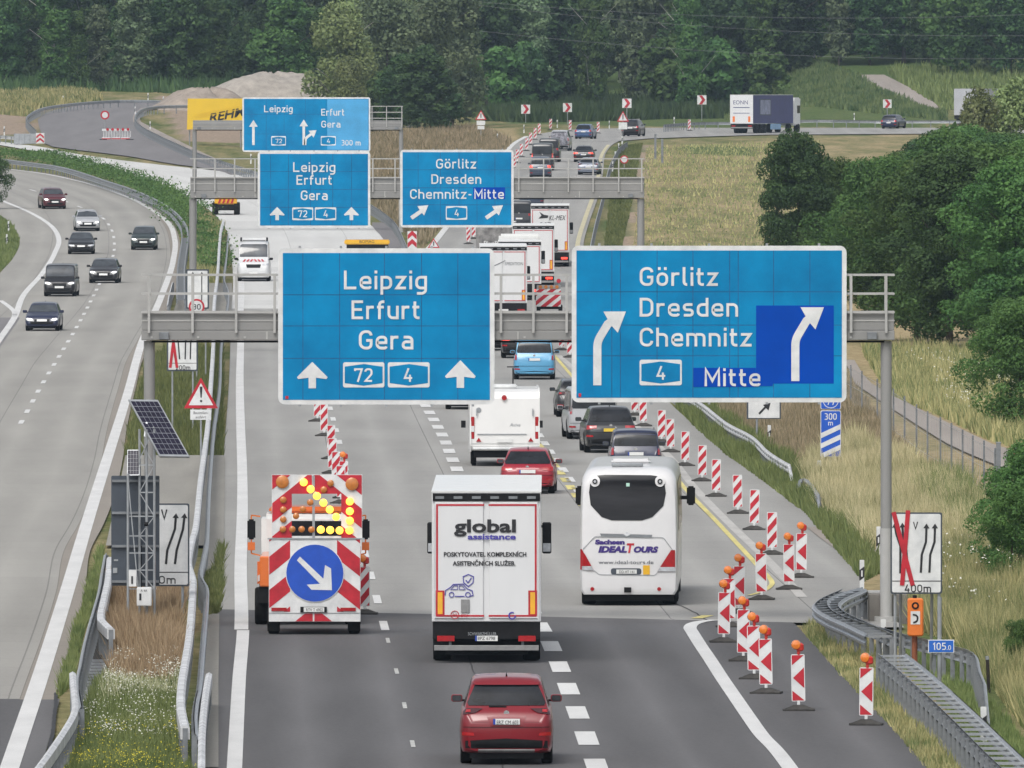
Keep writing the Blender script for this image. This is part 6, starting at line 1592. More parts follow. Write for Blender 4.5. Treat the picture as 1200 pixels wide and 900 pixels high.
# upper lamp board: frame of four boards round the open middle
ow0, ow1, oz0, oz1 = ax_(343), ax_(401), az(628), az(578.5)
for (a, b, c, d) in ((ax_(319.5), ow0, zm_+.02, zt_), (ow1, ax_(425.5), zm_+.02, zt_), (ow0, ow1, oz1, zt_), (ow0, ow1, zm_+.02, oz0)):
    MB().box(a, b, 0, .04, c, d).obj('lamp_board', 'signwhite', t, fix=False)
MB().box(xl, xr, -.01, .05, zb_, zm_).obj('rear_board', 'signwhite', t, bevel=.005)
# diagonal red bands
def bands(rect, side, offs, wd, yf=-.013, holes=None):
    x0, x1, z0, z1 = rect
    for o in offs:
        # band: points where z = -side*(x) + o .. o+wd
        P = [(x0-3, side*(x0-3)+o), (x1+3, side*(x1+3)+o), (x1+3, side*(x1+3)+o+wd), (x0-3, side*(x0-3)+o+wd)]
        Q = clip_rect(P, x0, x1, z0, z1)
        if Q: MB().prism(Q, yf, yf+.006).obj('red_band', 'sred', t, fix=False)
cx0 = 0.0
for rect, side in (((ax_(320), ow0, zm_+.03, zt_-.01), .8), ((ow0, -.04, oz1, zt_-.01), .8), ((ow1, ax_(425), zm_+.03, zt_-.01), -.8), ((.0, ow1, oz1, zt_-.01), -.8)):
    bands(rect, side, [1.10+.80*k for k in range(6)], .47, -.009)
for rect, side in (((xl+.01, ax_(341), zb_+.24, zm_-.01), .8), ((ax_(396), xr-.01, zb_+.24, zm_-.01), -.8)):
    bands(rect, side, [.70+.80*k for k in range(5)], .44, -.017)
bands((xl+.01, -.02, zb_+.01, zb_+.62), .8, [.30, -.6], .38, -.0175); bands((.02, xr-.01, zb_+.01, zb_+.62), -.8, [.30, -.6], .38, -.0175)
MB().box(xl, xr, -.022, -.018, zb_+.20, zb_+.215).obj('board_seam', 'steel', t, fix=False)
cxx, czz, rd = ax_(370), az(671.5), 34.3/s
MB().prism(circ(cxx, czz, rd*1.0, 40), -.030, -.019).obj('sign_disc', 'signwhite', t); o = MB().prism(circ(cxx, czz, rd*.975, 40), -.037, -.031).obj('blue_field', mat('round_sign_blue', (.012,.075,.46), .42, .12, 3), t)
MB().prism([(ax_(a), az(b)) for a, b in [(349,656.5),(352.5,652),(380,678),(382,662),(389,666),(390,691.5),(366,691),(360.5,685),(376,684)]][::-1], -.046, -.038).obj('white_arrow', 'signwhite', o)
MB().box(ax_(353), ax_(384), -.06, -.023, az(717.5), az(711)).obj('plate_holder', 'black', t); MB().box(ax_(357), ax_(381), -.07, -.061, az(717), az(711.5)).obj('number_plate', 'plate', t)
ftext('RTV T 4902', ax_(369.5), az(716.3), .075, 'plate_text', 'sblack', t, y=-.075, width=.40)
for a in (319, 400): MB().box(ax_(a), ax_(a+18), -.04, -.019, az(716), az(712)).obj('tail_light', 'tail', t)
MB().box(-.03, .03, -.02, .03, zm_+.02, zt_-.02).obj('centre_rail', 'steel', t); MB().box(xl-.03, xr+.10, -.03, .02, zm_-.01, zm_+.025).obj('hinge_rail', 'steel', t)
def lampd(px, py, r, on):
    o = MB().lathe([(r*1.1, .0), (r*1.1, -.04), (r*.9, -.055), (r*.3, -.065)], 'y', 18, (ax_(px), -.012, az(py))).obj('lamp', 'amber_on' if on else 'amber', t, smooth=True)
for x, y in [(357,565),(365,573),(372.5,581),(380,589),(387.5,597),(395,605.5),(411,587.5),(411,599),(411,610),(410.5,621.5),(399,621.5),(388,621),(377,620.5)]: lampd(x, y, .086, True)
for x, y in [(388.5,566),(380.5,573.5),(364.5,588.5),(356,596.5),(348,604.5),(333,585.5),(333,597),(333,608.5),(332.5,620),(343.5,620),(354.5,620),(366,620.5)]: lampd(x, y, .072, False)
lampd(332, 564.5, .142, False); lampd(413.5, 567, .142, False)
MB().box(-1.05, 1.05, .1, 3.6, .45, .75).obj('chassis', 'black', t); MB().box(-.9, .9, .08, 1.0, .75, 1.6).obj('equipment_box', 'steeldark', t)
for sx in (-1, 1):
    wheel(t, sx*.97, .75, .36, sx, .26); MB().box(sx*.97-.16, sx*.97+.16, .30, .33, .25, .6).obj('mud_flap', 'black', t); MB().box(sx*.97-.15, sx*.97+.15, .35, .5, .08, .45).obj('corner_foot', 'rubber', t)
    MB().bar((sx*.8, .15, .7), (sx*.8, .15, 3.7), .06).obj('board_strut', 'steel', t)
# orange truck in front of it
g2 = Vector((H(358, 720, g.y+6.0).x, g.y+6.0, 0)); t = thing('works_truck', 'orange and white works truck towing the arrow trailer', 'truck', g2)
s = F/g2.y; cx = 358; wx = lambda p: (p-cx)/s
wz = lambda p: H(cx, p, g2.y).z
MB().box(-1.12, 1.12, 0, 3.6, .95, 1.7).obj('load_bed', 'orange', t, bevel=.03); MB().box(-1.15, 1.15, .1, 3.5, .55, .94).obj('chassis', 'black', t)
MB().box(wx(303), wx(411), 3.9, 5.9, .9, 2.62).obj('cab', 'white', t, bevel=.12); MB().box(wx(312), wx(404), 4.0, 5.8, 2.64, 2.80).obj('cab_roof', 'orange', t, bevel=.05)
MB().box(wx(318), wx(408), 3.88, 3.899, 1.9, 2.45).obj('cab_rear_window', 'glass', t)
for sx in (-1, 1):
    wheel(t, sx*1.1, .8, .46, sx, .3); wheel(t, sx*1.02, 5.0, .46, sx, .3)
    o = MB().box(sx*1.42-.10, sx*1.42+.10, 5.2, 5.35, 1.95, 2.45).obj('side_mirror', 'black', t, bevel=.04); MB().box(sx*1.42-.09, sx*1.42+.09, 5.2, 5.34, 1.68, 1.88).obj('small_mirror', 'orange', o)
    MB().bar((sx*1.2, 5.28, 2.52), (sx*1.42, 5.28, 2.55), .035).bar((sx*1.42, 5.28, 2.55), (sx*1.42, 5.28, 1.6), .035).bar((sx*1.2, 5.28, 1.55), (sx*1.42, 5.28, 1.6), .035).obj('mirror_arm', 'phone', o)
    MB().box(sx*1.12-.10, sx*1.12+.10, 2.2, 2.3, .95, 1.5).obj('side_board', 'orange', t); MB().prism([(sx*1.12-.09,1.0),(sx*1.12+.09,1.1),(sx*1.12+.09,1.25),(sx*1.12-.09,1.15)], 2.18, 2.195).obj('warning_band', 'signwhite', t)
    MB().box(sx*1.05-.12, sx*1.05+.12, 2.3, 3.4, .45, .94).obj('tool_box', 'black', t)
# second, distant warning trailer
g = G(644, 371); t = thing('warning_trailer', 'distant red and white chevron trailer beside the lorry queue', 'warning trailer', g)
MB().box(-.75, .62, 0, .06, .55, 1.5).obj('board', 'signwhite', t); s = F/g.y
for k in range(5):
    Q = clip_rect([(-2, -2*.8+.2+.5*k), (2, 2*.8+.2+.5*k), (2, 2*.8+.45+.5*k), (-2, -2*.8+.45+.5*k)], -.75, .62, .55, 1.5)
    if Q: MB().prism(Q, -.01, -.001).obj('red_band', 'sred', t)
for x in (-.5, -.2, .1, .4): MB().lathe([(.1,-.05),(.1,0)], 'y', 12, (x, 0, 1.62)).obj('lamp', 'amber', t)
MB().box(-.7, .6, .02, .05, 1.5, 1.72).obj('lamp_rail', 'steel', t); MB().lathe([(.12,-.03),(.12,0)], 'y', 14, (.5, 0, 1.95)).obj('ring_sign', 'sred', t); MB().cyl((.5,.03,1.5),(.5,.03,1.95),.03).obj('ring_post','steel',t)
MB().box(-.6, .6, .1, 2.2, .4, .7).obj('chassis', 'black', t)
for sx in (-1, 1): wheel(t, sx*.6, 1.1, .32, sx)

# ---------------------------------------------------------------- solar mast with sign back in the median
g = G(165, 738); D = g.y; t = thing('solar_mast', 'lattice mast with a tilted solar panel and dark sign back in the median', 'solar mast', g)
s = F/D; mx_ = lambda p: H(p, 738, D).x - g.x; mz = lambda p: H(165, p, D).z - g.z
MB().prism(rrect(mx_(130), mx_(186.5), mz(687), mz(558), .03), .35, .43).obj('sign_back', 'signgrey', t)
for zz in (564, 601.5, 640.5, 682): MB().box(mx_(131), mx_(186), .27, .348, mz(zz+1.4), mz(zz-1.4)).obj('back_rail', 'steeldark', t)
for a, b, c, d in ((133,138,656,658),(132,137,666,672)): MB().box(mx_(a), mx_(b), .33, .349, mz(d), mz(c)).obj('label_plate', 'steel', t)
for xa in (150, 163.5, 172, 181): MB().cyl((mx_(xa), -.02 if xa != 163.5 else .15, 0), (mx_(xa), -.02 if xa != 163.5 else .15, mz(503 if xa > 160 else 555)), .032, 8).obj('mast_tube', 'steel', t)
zz = [690, 668, 648, 628, 605, 577, 545, 515]
for i in range(len(zz)-1):
    MB().bar((mx_(150 if i < 5 else 163.5), -.02, mz(zz[i])), (mx_(181), -.02, mz(zz[i])), .03).obj('mast_rung', 'steel', t)
    a, b = (163.5, 181) if i % 2 else (181, 163.5)
    MB().bar((mx_(a), -.04, mz(zz[i])), (mx_(b), -.04, mz(zz[i+1])), .022).obj('mast_brace', 'steel', t)
for a, b in (((150,560),(162,690)), ((176,512),(163,540))): MB().bar((mx_(a[0]), -.06, mz(a[1])), (mx_(b[0]), -.06, mz(b[1])), .025).obj('mast_brace', 'steel', t)
MB().lathe([(.05,-.05),(.05,.05)], 'x', 10, (mx_(171.5), -.06, mz(614))).obj('clamp', 'black', t)
# tilted panel: corners from the photo, leaning away
def panel4(C, nxn, nyn, name):
    A = [Vector(c) for c in C]   # tl, tr, br, bl
    nrm = (A[1]-A[0]).cross(A[3]-A[0]).normalized()
    if nrm.y > 0: nrm = -nrm
    def pt(u, v, o): return (A[0]*(1-u)*(1-v) + A[1]*u*(1-v) + A[2]*u*v + A[3]*(1-u)*v) + nrm*o
    o = MB().add([pt(0,0,0),pt(1,0,0),pt(1,1,0),pt(0,1,0),pt(0,0,-.05),pt(1,0,-.05),pt(1,1,-.05),pt(0,1,-.05)], [(0,1,2,3),(7,6,5,4),(0,4,5,1),(1,5,6,2),(2,6,7,3),(3,7,4,0)]).obj(name, 'steel', t)
    for i in range(nxn):
        for j in range(nyn):
            u0, u1 = .04+.92*i/nxn+.006, .04+.92*(i+1)/nxn-.006; v0, v1 = .03+.94*j/nyn+.004, .03+.94*(j+1)/nyn-.004
            MB().add([pt(u0,v0,.004),pt(u1,v0,.004),pt(u1,v1,.004),pt(u0,v1,.004)], [(0,1,2,3)]).obj('solar_cell', 'solar', o, fix=False)
P_ = lambda px, py, y: (mx_(px)*((D+y)/D), y, H(px, py, D+y).z - g.z)
panel4([P_(149.5,468,.9), P_(184,468.5,.9), P_(223,535,-.7), P_(188,534.5,-.7)], 6, 10, 'solar_panel')
panel4([P_(149,527,.3), P_(163.5,527,.3), P_(163.5,557,.0), P_(149,557,.0)], 4, 6, 'small_solar_panel')
MB().bar(P_(170,512,.1), P_(172,495,.25), .05).bar(P_(178,512,.1), P_(180,500,.1), .04).obj('panel_bracket', 'steel', t)
MB().box(mx_(160.5), mx_(178), -.25, -.06, mz(710), mz(688)).obj('control_box', 'signwhite', t, bevel=.02); MB().box(mx_(163.5), mx_(166), -.26, -.251, mz(703), mz(695)).obj('warning_label', 'sblack', t)
for zz_, tt in ((691.5, 'A 4A'), (705, 'xx'),): ftext(tt, mx_(169), mz(zz_+1.5), 2.6/s, 'lettering', 'sblack', t, y=-.256) if tt != 'xx' else None
MB().box(mx_(151), mx_(160), -.12, -.05, mz(687), mz(668)).obj('cable_box', 'signwhite', t); MB().box(mx_(154), mx_(156), -.13, -.121, mz(684), mz(675)).obj('warning_label', 'sblack', t)
MB().box(mx_(164), mx_(166), .2, .22, mz(700), mz(640)).obj('cable', 'black', t)
g = G(184, 714); t = thing('striped_pole', 'red and white striped marker pole beside the solar mast', 'pole', g); mz2 = lambda p: H(184, p, g.y).z-g.z
MB().cyl((0, -.2, -.1), (-.05, -.2, mz2(634)), .07, 12).obj('pole', 'signwhite', t, smooth=True)
for k in range(7):
    z = mz2(683)+k*.16; MB().lathe([(.073, 0), (.075, .0), (.075, .08)], 'z', 12, (-.03, -.2, z)).obj('red_ring', 'sred', t)

# ---------------------------------------------------------------- things far up the closed branch
g = G(136, 164); t = thing('barrier', 'white barrier fence with red lamps and a round closed-road sign on the ramp', 'barrier', g); s = F/g.y
for i in range(3):
    x0 = (119.5-136+i*11.2)/s; MB().box(x0, x0+10.2/s, 0, .05, .05, .25).box(x0, x0+10.2/s, 0, .05, .85, 1.05).obj('barrier_rail', 'signwhite', t)
    for k in range(6): MB().box(x0+.12+k*.15, x0+.17+k*.15, 0.0, .04, .25, .85).obj('barrier_bar', 'signwhite', t, fix=False)
    MB().box(x0, x0+10.2/s, -.01, -.001, .07, .17).obj('red_strip', 'sred', t)
for i in range(5): MB().lathe([(.13,-.06),(.13,0)], 'y', 12, ((126+i*6-136)/s, -.02, 1.0)).obj('warning_lamp', 'sred', t)
for i in (-1.2, 1.3): MB().box(i-.35, i+.35, -.2, .3, 0, .08).obj('foot', 'rubber', t)
MB().cyl((-13/s, .1, 0), (-13/s, .1, 2.2), .04).obj('sign_post', 'steel', t); o = MB().lathe([(.42,-.02),(.42,.02)], 'y', 24, (-13/s, .05, 2.35)).obj('round_sign', 'sred', t); MB().lathe([(.28,-.03),(.28,-.021)], 'y', 24, (-13/s, .05, 2.35)).obj('white_field', 'signwhite', o)
g = G(35, 170); t = thing('impact_attenuator', 'long grey crash cushion with a red arrow board at its end', 'crash cushion', g); s = F/g.y
MB().box(-19/s, 8/s, 0, 1.2, .1, 1.05).obj('cushion', 'steel', t, bevel=.03)
for i in range(6): MB().box(-19/s+i*.5, -19/s+i*.5+.03, -.02, -.001, .15, 1.0).obj('rib', 'steeldark', t, fix=False)
MB().box(7/s, 17/s, -.08, -.03, .15, 1.12).obj('arrow_board', 'signwhite', t)
for k in range(2): MB().prism([((7.5)/s,.2+.42*k),(12/s,.5+.42*k),(16.5/s,.2+.42*k),(16.5/s,.4+.42*k),(12/s,.68+.42*k),(7.5/s,.4+.42*k)], -.10, -.081).obj('chevron', 'sred', t)
g = G(12, 165); guardrail('short pale rail behind the crash cushion', [(-20,157),(0,158.5),(20,160)], side=-1, top='railtop')
g = G(483, 296); t = thing('arrow_board', 'tall red and white arrow board at the gore between the roads', 'road sign', g); s = F/g.y
z0 = H(483, 292, g.y).z-g.z; z1 = H(483, 271, g.y).z-g.z
MB().box(-5.5/s, 5.5/s, 0, .04, z0, z1).obj('panel', 'signwhite', t)
for k in range(2):
    zz_ = z0+.1+(z1-z0)*.46*k; h_ = (z1-z0)*.26
    MB().prism([(-5.2/s,zz_),(0,zz_+h_*.9),(5.2/s,zz_),(5.2/s,zz_+h_),(0,zz_+h_*1.9),(-5.2/s,zz_+h_)], -.01, -.001).obj('chevron', 'sred', t)
MB().cyl((0,.06,-.1),(0,.06,z1),.04).obj('post','steel',t)
g = G(731.5, 197); t = thing('ring_sign', 'round red rimmed board on a post in the green grass strip', 'road sign', g); s = F/g.y
MB().cyl((0,.05,-.1),(0,.05,.5),.04).obj('post','steel',t); MB().lathe([(.36,-.02),(.36,.02)], 'y', 20, (0,0,.75)).obj('rim','sred',t); MB().lathe([(.26,-.03),(.26,-.021)], 'y', 20, (0,0,.75)).obj('field','signwhite',t)
# yellow banner box
D = 1350.0; o0 = H(252, 152, D); t = thing('banner', 'yellow company banner partly behind the farthest sign gantry', 'banner', o0); s = F/D
BW = 68/s
MB().add([(-33/s,0,0),(36/s,0,.4),(36/s,0,36.5/s),(-32/s,0,36.5/s),(-33/s,1.5,0),(36/s,1.5,.4),(36/s,1.5,36.5/s),(-32/s,1.5,36.5/s)], [(0,1,2,3),(7,6,5,4),(0,4,5,1),(1,5,6,2),(2,6,7,3),(3,7,4,0)]).obj('sheet', 'banner', t)
ftext('REHMER', 6/s+1.3, 14.5/s, 10/s, 'lettering', 'sblack', t, y=-.02, width=4.9, bold=.03, shear=.35, rot=R(11))
for k in range(3): mb = MB(); stroke(mb, [(-22/s+k*.1, (14+k*2.1)/s), (36/s, (25+k*2.1)/s)], .045, -.028, -.024); mb.obj('speed_line', 'banner', t)
for x in (-30/s, 30/s): MB().cyl((x, .7, -4), (x, .7, 0.1), .06).obj('post', 'steel', t)
# power lines
for k, (a, b, lab) in enumerate([((560,6),(1300,40),'upper thin power cable crossing in front of the far trees'), ((560,36),(1300,66),'lower thin power cable crossing in front of the far trees'), ((560,2),(1300,12),'topmost faint power cable near the upper picture edge')]):
    D = 1480.0 + k*3; A, B = H(*a, D), H(*b, D); N_ = 40
    P = [A + (B-A)*i/N_ - Vector((0,0,1.2*(1-(2*i/N_-1)**2))) for i in range(N_+1)]
    t = thing('power_cable', lab, 'cable', P[0]); mb = MB()
    for p, q in zip(P[:-1], P[1:]): mb.bar(p-P[0], q-P[0], .026)
    mb.obj('cable', mat('dull_cable', (.16,.17,.18), .6, .1, 2), t, fix=False)
# ---------------------------------------------------------------- vegetation
def leafmat(name, c1, c2, c3=None):
    m = bpy.data.materials.new(name); m.use_nodes = True; nt = m.node_tree; b = nt.nodes['Principled BSDF']; N = nt.nodes.new; Lk = nt.links.new
    b.inputs['Roughness'].default_value = .7; b.inputs['Specular IOR Level'].default_value = .25
    at = N('ShaderNodeAttribute'); at.attribute_name = 'leaf'
    oi = N('ShaderNodeObjectInfo')
    mx = N('ShaderNodeMix'); mx.data_type = 'RGBA'; mx.inputs[6].default_value = (*c1, 1); mx.inputs[7].default_value = (*c2, 1); Lk(at.outputs['Fac'], mx.inputs[0])
    h = N('ShaderNodeHueSaturation'); Lk(mx.outputs[2], h.inputs['Color'])
    m1 = N('ShaderNodeMapRange'); m1.inputs[3].default_value = .485; m1.inputs[4].default_value = .52; Lk(oi.outputs['Random'], m1.inputs[0]); Lk(m1.outputs[0], h.inputs['Hue'])
    m2 = N('ShaderNodeMath'); m2.operation = 'MULTIPLY_ADD'; Lk(oi.outputs['Random'], m2.inputs[0]); m2.inputs[1].default_value = .7; m2.inputs[2].default_value = .72; Lk(m2.outputs[0], h.inputs['Value'])
    Lk(h.outputs[0], b.inputs['Base Color'])
    tr = N('ShaderNodeBsdfTranslucent'); Lk(h.outputs[0], tr.inputs['Color']); ms = N('ShaderNodeMixShader'); ms.inputs[0].default_value = .25
    out = nt.nodes['Material Output']; Lk(b.outputs[0], ms.inputs[1]); Lk(tr.outputs[0], ms.inputs[2]); Lk(ms.outputs[0], out.inputs['Surface'])
    return m
LM = dict(dark=leafmat('dark_leaves', (.028,.062,.024), (.078,.14,.042)), mid=leafmat('mid_green_leaves', (.038,.088,.026), (.11,.19,.05)),
          light=leafmat('light_green_leaves', (.05,.11,.03), (.12,.20,.055)), grey=leafmat('grey_green_leaves', (.10,.15,.08), (.21,.27,.14)), olive=leafmat('olive_leaves', (.12,.165,.06), (.27,.31,.13)))
def quads_mesh(name, C, Nn, size, asp, val, m, rs):
    """many small leaf-clump faces: centres C, normals Nn, sizes"""
    n = len(C); r = rs.normal(size=(n, 3)); U = np.cross(Nn, r); U /= np.linalg.norm(U, axis=1)[:, None] + 1e-9; V = np.cross(Nn, U)
    V /= np.linalg.norm(V, axis=1)[:, None] + 1e-9
    s = size[:, None]; a = (s*asp)
    P = np.stack([C - U*s*.6, C - V*a, C + U*s, C + V*a*.8], 1) + rs.normal(scale=.12, size=(n, 4, 3))*s[:, None]
    me = bpy.data.meshes.new(name); me.vertices.add(4*n); me.vertices.foreach_set('co', P.astype('f').ravel())
    me.loops.add(4*n); me.loops.foreach_set('vertex_index', np.arange(4*n, dtype='i')); me.polygons.add(n)
    me.polygons.foreach_set('loop_start', np.arange(0, 4*n, 4, dtype='i')); me.update(calc_edges=True)
    at = me.attributes.new('leaf', 'FLOAT', 'POINT'); at.data.foreach_set('value', np.repeat(val, 4).astype('f'))
    me.materials.append(m); return me
def crown_mesh(name, Rr, z0, z1, nl, nq, leaf, m, seed, shape='round', droop=0.0, lk=1.0):
    rs = np.random.default_rng(seed); L = []
    Hh = z1 - z0
    for k in range(nl):
        f = rs.random()**.8; 
        if shape == 'round': rad = math.sin(math.pi*(.12+.83*f))**.6
        elif shape == 'cone': rad = (1-f*.92)**.75
        elif shape == 'column': rad = (math.sin(math.pi*(.10+.86*f))**.45)*.9
        else: rad = 1.0
        a = rs.random()*2*math.pi; d = Rr*rad*(rs.random()**.4)*(.80 if lk == 1 else .98)*(.85+.3*math.sin(3*a+5*f+seed))
        lr = Rr*lk*(.15+.20*rs.random())*(1.0 if shape != 'column' else 1.2)
        L.append((d*math.cos(a), d*math.sin(a), z0+Hh*f, lr))
    L = np.array(L); w = L[:, 3]**2; idx = rs.choice(nl, nq, p=w/w.sum())
    D = rs.normal(size=(nq, 3)); D[:, 2] = D[:, 2]*1.0+.35; D /= np.linalg.norm(D, axis=1)[:, None]
    rad = L[idx, 3]*(.62+.45*rs.random(nq)**.7)
    C = L[idx, :3] + D*rad[:, None]*np.array([1, 1, .85])
    C[:, 2] -= droop*rs.random(nq)*L[idx, 3]
    Nn = D + rs.normal(scale=.55, size=(nq, 3)); Nn /= np.linalg.norm(Nn, axis=1)[:, None]
    lobeval = rs.random(nl); val = np.clip(.55*lobeval[idx] + .45*rs.random(nq), 0, 1)
    return quads_mesh(name, C, Nn, leaf*(.6+.8*rs.random(nq)), .62, val, m, rs)
def trunk_mesh(Hh, r, seed, z1=None, limbs=5):
    rs = random.Random(seed); mb = MB(); z1 = z1 or Hh*.8; p = Vector((0,0,-.4)); n = 6
    pts = [Vector((rs.uniform(-.02,.02)*Hh*i/n, rs.uniform(-.02,.02)*Hh*i/n, -.4+(z1+.4)*i/n)) for i in range(n+1)]
    for i in range(n): mb.cyl(pts[i], pts[i+1], r*(1-.8*i/n), 8, r*(1-.8*(i+1)/n))
    for k in range(limbs):
        i = rs.randint(2, n-1); a = rs.uniform(0, 6.28); l = Hh*rs.uniform(.15,.3); q = pts[i] + Vector((math.cos(a)*l, math.sin(a)*l, l*.8)); mb.cyl(pts[i], q, r*.35, 6, r*.1)
    return mb
TP = {}
def tree_proto(key, Hh, Rr, z0, nl, nq, leaf, lm, seed, shape='round', bark='wood', tr=.18, limbs=5, droop=0, lk=1.0):
    TP[key] = (crown_mesh('crown', Rr, z0, Hh, nl, nq, leaf, LM[lm], seed, shape, droop, lk), None, Hh, (Hh, tr, seed, Hh*.8, limbs, bark))
def tree(key, loc, hgt, label, group, rz=None, name='tree', wid=1.0, cat='tree'):
    cm, tm, h0, ta = TP[key]
    t = thing(name, label, cat, loc, random.uniform(0, 6.28) if rz is None else rz, group); k = hgt/h0; t.scale = (k*wid, k*wid, k)
    if tm is None:
        o = trunk_mesh(ta[0], ta[1], ta[2], ta[3], ta[4]).obj('trunk', ta[5], t, fix=False); TP[key] = (cm, o.data, h0, ta)
    else: place('trunk', tm, t)
    place('crown', cm, t); return t
for i in range(3):
    tree_proto(('big', i), 20, 5.6, 2.5, 110, 9000, .42, ('dark', 'mid', 'dark')[i], 100+i, 'round', tr=.3)
    tree_proto(('tall', i), 22, 3.8, 2.0, 100, 8000, .36, ('mid', 'grey', 'dark')[i], 110+i, 'column', tr=.22, bark='birch' if i == 0 else 'wood')
    tree_proto(('bush', i), 7, 3.6, .2, 34, 4200, .34, ('mid', 'light', 'dark')[i], 120+i, 'round', tr=.12)
tree_proto(('willow', 0), 15, 4.2, .8, 70, 12000, .26, 'olive', 130, 'column', tr=.2, droop=1.0, bark='birch')
tree_proto(('willow', 1), 16, 4.6, .8, 70, 12000, .26, 'grey', 131, 'column', tr=.2, droop=1.0)
tree_proto(('near', 0), 11, 4.0, 1.2, 150, 46000, .115, 'mid', 140, 'round', tr=.22, lk=.84)
tree_proto(('near', 1), 11, 3.6, .8, 150, 46000, .115, 'dark', 141, 'round', tr=.22, lk=.84)
tree_proto(('near', 2), 10, 4.4, .8, 150, 46000, .115, 'mid', 142, 'round', tr=.2, lk=.84)
tree_proto(('near', 3), 6, 3.0, .1, 90, 26000, .085, 'light', 143, 'round', tr=.1, lk=.84)
rt = random.Random(11)
# forest beyond the road, row behind row up the slope
def where(u):
    for a, w in ((60, 'above the upper left corner meadow'), (130, 'above the left end of the closed ramp'), (225, 'above the closed ramp'), (300, 'above the yellow banner'), (380, 'behind the gravel heap'), (480, 'behind the pale willows'), (580, 'left of the far curve boards'),
                 (660, 'above the leftmost far curve boards'), (760, 'above the far bend'), (850, 'left of the far blue lorry'), (950, 'above the far blue lorry'), (1050, 'above the green bank'), (1130, 'above the bare slope track'), (1300, 'near the upper right corner')):
        if u < a: return w
G_ = 'trees of the forest on the slope beyond the roads'
USED = set()
def forest_row(Y0, us, hts, kinds, word):
    for u in us:
        u += rt.uniform(-12, 12); Y = Y0 + rt.uniform(-14, 14); x = (u-600)*Y/F
        k = rt.choice(kinds); h = rt.uniform(*hts)
        nm = {'big': 'broad', 'tall': 'slender', 'bush': 'low bushy', 'willow': 'feathery'}[k[0]]
        col = {'dark': 'dark green', 'mid': 'green', 'light': 'light green', 'grey': 'grey green', 'olive': 'olive'}
        lab_ = '%s %s %s' % (nm, word, where(u)); sz = ['smaller', 'taller', 'paler', 'darker', 'wider', 'narrower', 'leftmost', 'rightmost']; q_ = 0
        while lab_ in USED and q_ < 8: lab_ = '%s %s %s %s' % (sz[q_], nm, word, where(u)); q_ += 1
        USED.add(lab_)
        tree(k, (x, Y, zf(x, Y)-.2), h, lab_, G_, wid=rt.uniform(.9, 1.25))
B = [('big', 0), ('big', 1), ('big', 2), ('tall', 0), ('tall', 1), ('tall', 2)]
forest_row(1745, [u for u in range(-40, 860, 44)], (13, 19), B, 'forest tree in the front row')
forest_row(1800, [u for u in range(-20, 1260, 44)], (17, 23), B, 'forest tree in the second row')
forest_row(1870, [u for u in range(-40, 1260, 46)], (17, 24), B, 'forest tree in the third row')
forest_row(1960, [u for u in range(-20, 1260, 50)], (17, 24), B, 'forest tree farther up')
forest_row(2080, [u for u in range(-40, 1260, 56)], (17, 24), B, 'forest tree in the last row')
forest_row(1716, [u for u in range(-20, 240, 34)] + [590, 620, 780, 850, 890], (5, 9), [('bush', 0), ('bush', 1), ('bush', 2)], 'shrub at the forest foot')
forest_row(1770, [u for u in range(880, 1260, 34)], (6, 10), [('bush', 0), ('bush', 2), ('big', 2)], 'shrub at the forest foot')
forest_row(1738, [u for u in range(862, 1020, 22)], (11, 17), B, 'tree on the bank top')
forest_row(1722, [u for u in range(1095, 1260, 24)], (9, 14), B, 'tree at the slope foot')
forest_row(1760, [u for u in range(1000, 1260, 26)], (11, 16), B, 'tree higher up')
forest_row(1668, [u for u in range(-20, 232, 26)], (9, 15), B, 'meadow edge tree')
forest_row(1690, [u for u in range(236, 400, 22)], (9, 14), B, 'tree over the heap')
forest_row(1788, [u for u in range(860, 1260, 40)], (12, 18), B, 'forest tree in the front row')
# pale willow group left of centre, in front of the forest
for u, Y, h, k, lab in [(395,1560,13.5,('willow',0),'pale feathery willow at the left edge of the central tree group'), (425,1590,16,('willow',0),'tall pale willow, second from the left in the central group'), (452,1570,15,('willow',1),'grey green willow in the middle of the central group'),
                        (478,1600,17,('willow',0),'tall olive willow in the middle of the central group'), (505,1590,15,('willow',1),'grey willow right of the middle of the central group'), (530,1620,16,('willow',1),'grey willow at the right edge of the central group'), (410,1540,8,('willow',0),'short pale willow in front at the left of the central group'),
                        (470,1530,8,('big',0),'round dark bush at the foot of the central group'), (498,1525,9,('big',2),'large dark bush right at the foot of the central group'), (448,1545,6,('bush',0),'small green bush between the willows'), (515,1540,6,('bush',2),'small dark bush beside the dry meadow')]:
    x = (u-600)*Y/F; tree(k, (x, Y, zf(x, Y)-.2), h, lab, 'trees in front of the forest left of centre', wid=1.1 if k[0] != 'big' else 1.35)
for u, lab in ((690, 'left of a pair of pale birches with bare white trunks'), (697.5, 'right of a pair of pale birches with bare white trunks'), (804, 'thin birch with a pale trunk left of the far lorry'), (810, 'second thin birch left of the far lorry')):
    Y = 1712; x = (u-600)*Y/F; t = tree(('tall', 0), (x, Y, zf(x, Y)-.2), 15, lab, None, wid=.75, name='birch'); 
    MB().cyl((0,0,-.3), (.1,0,7), .28, 8, .16).obj('bare_trunk', 'birch', t)
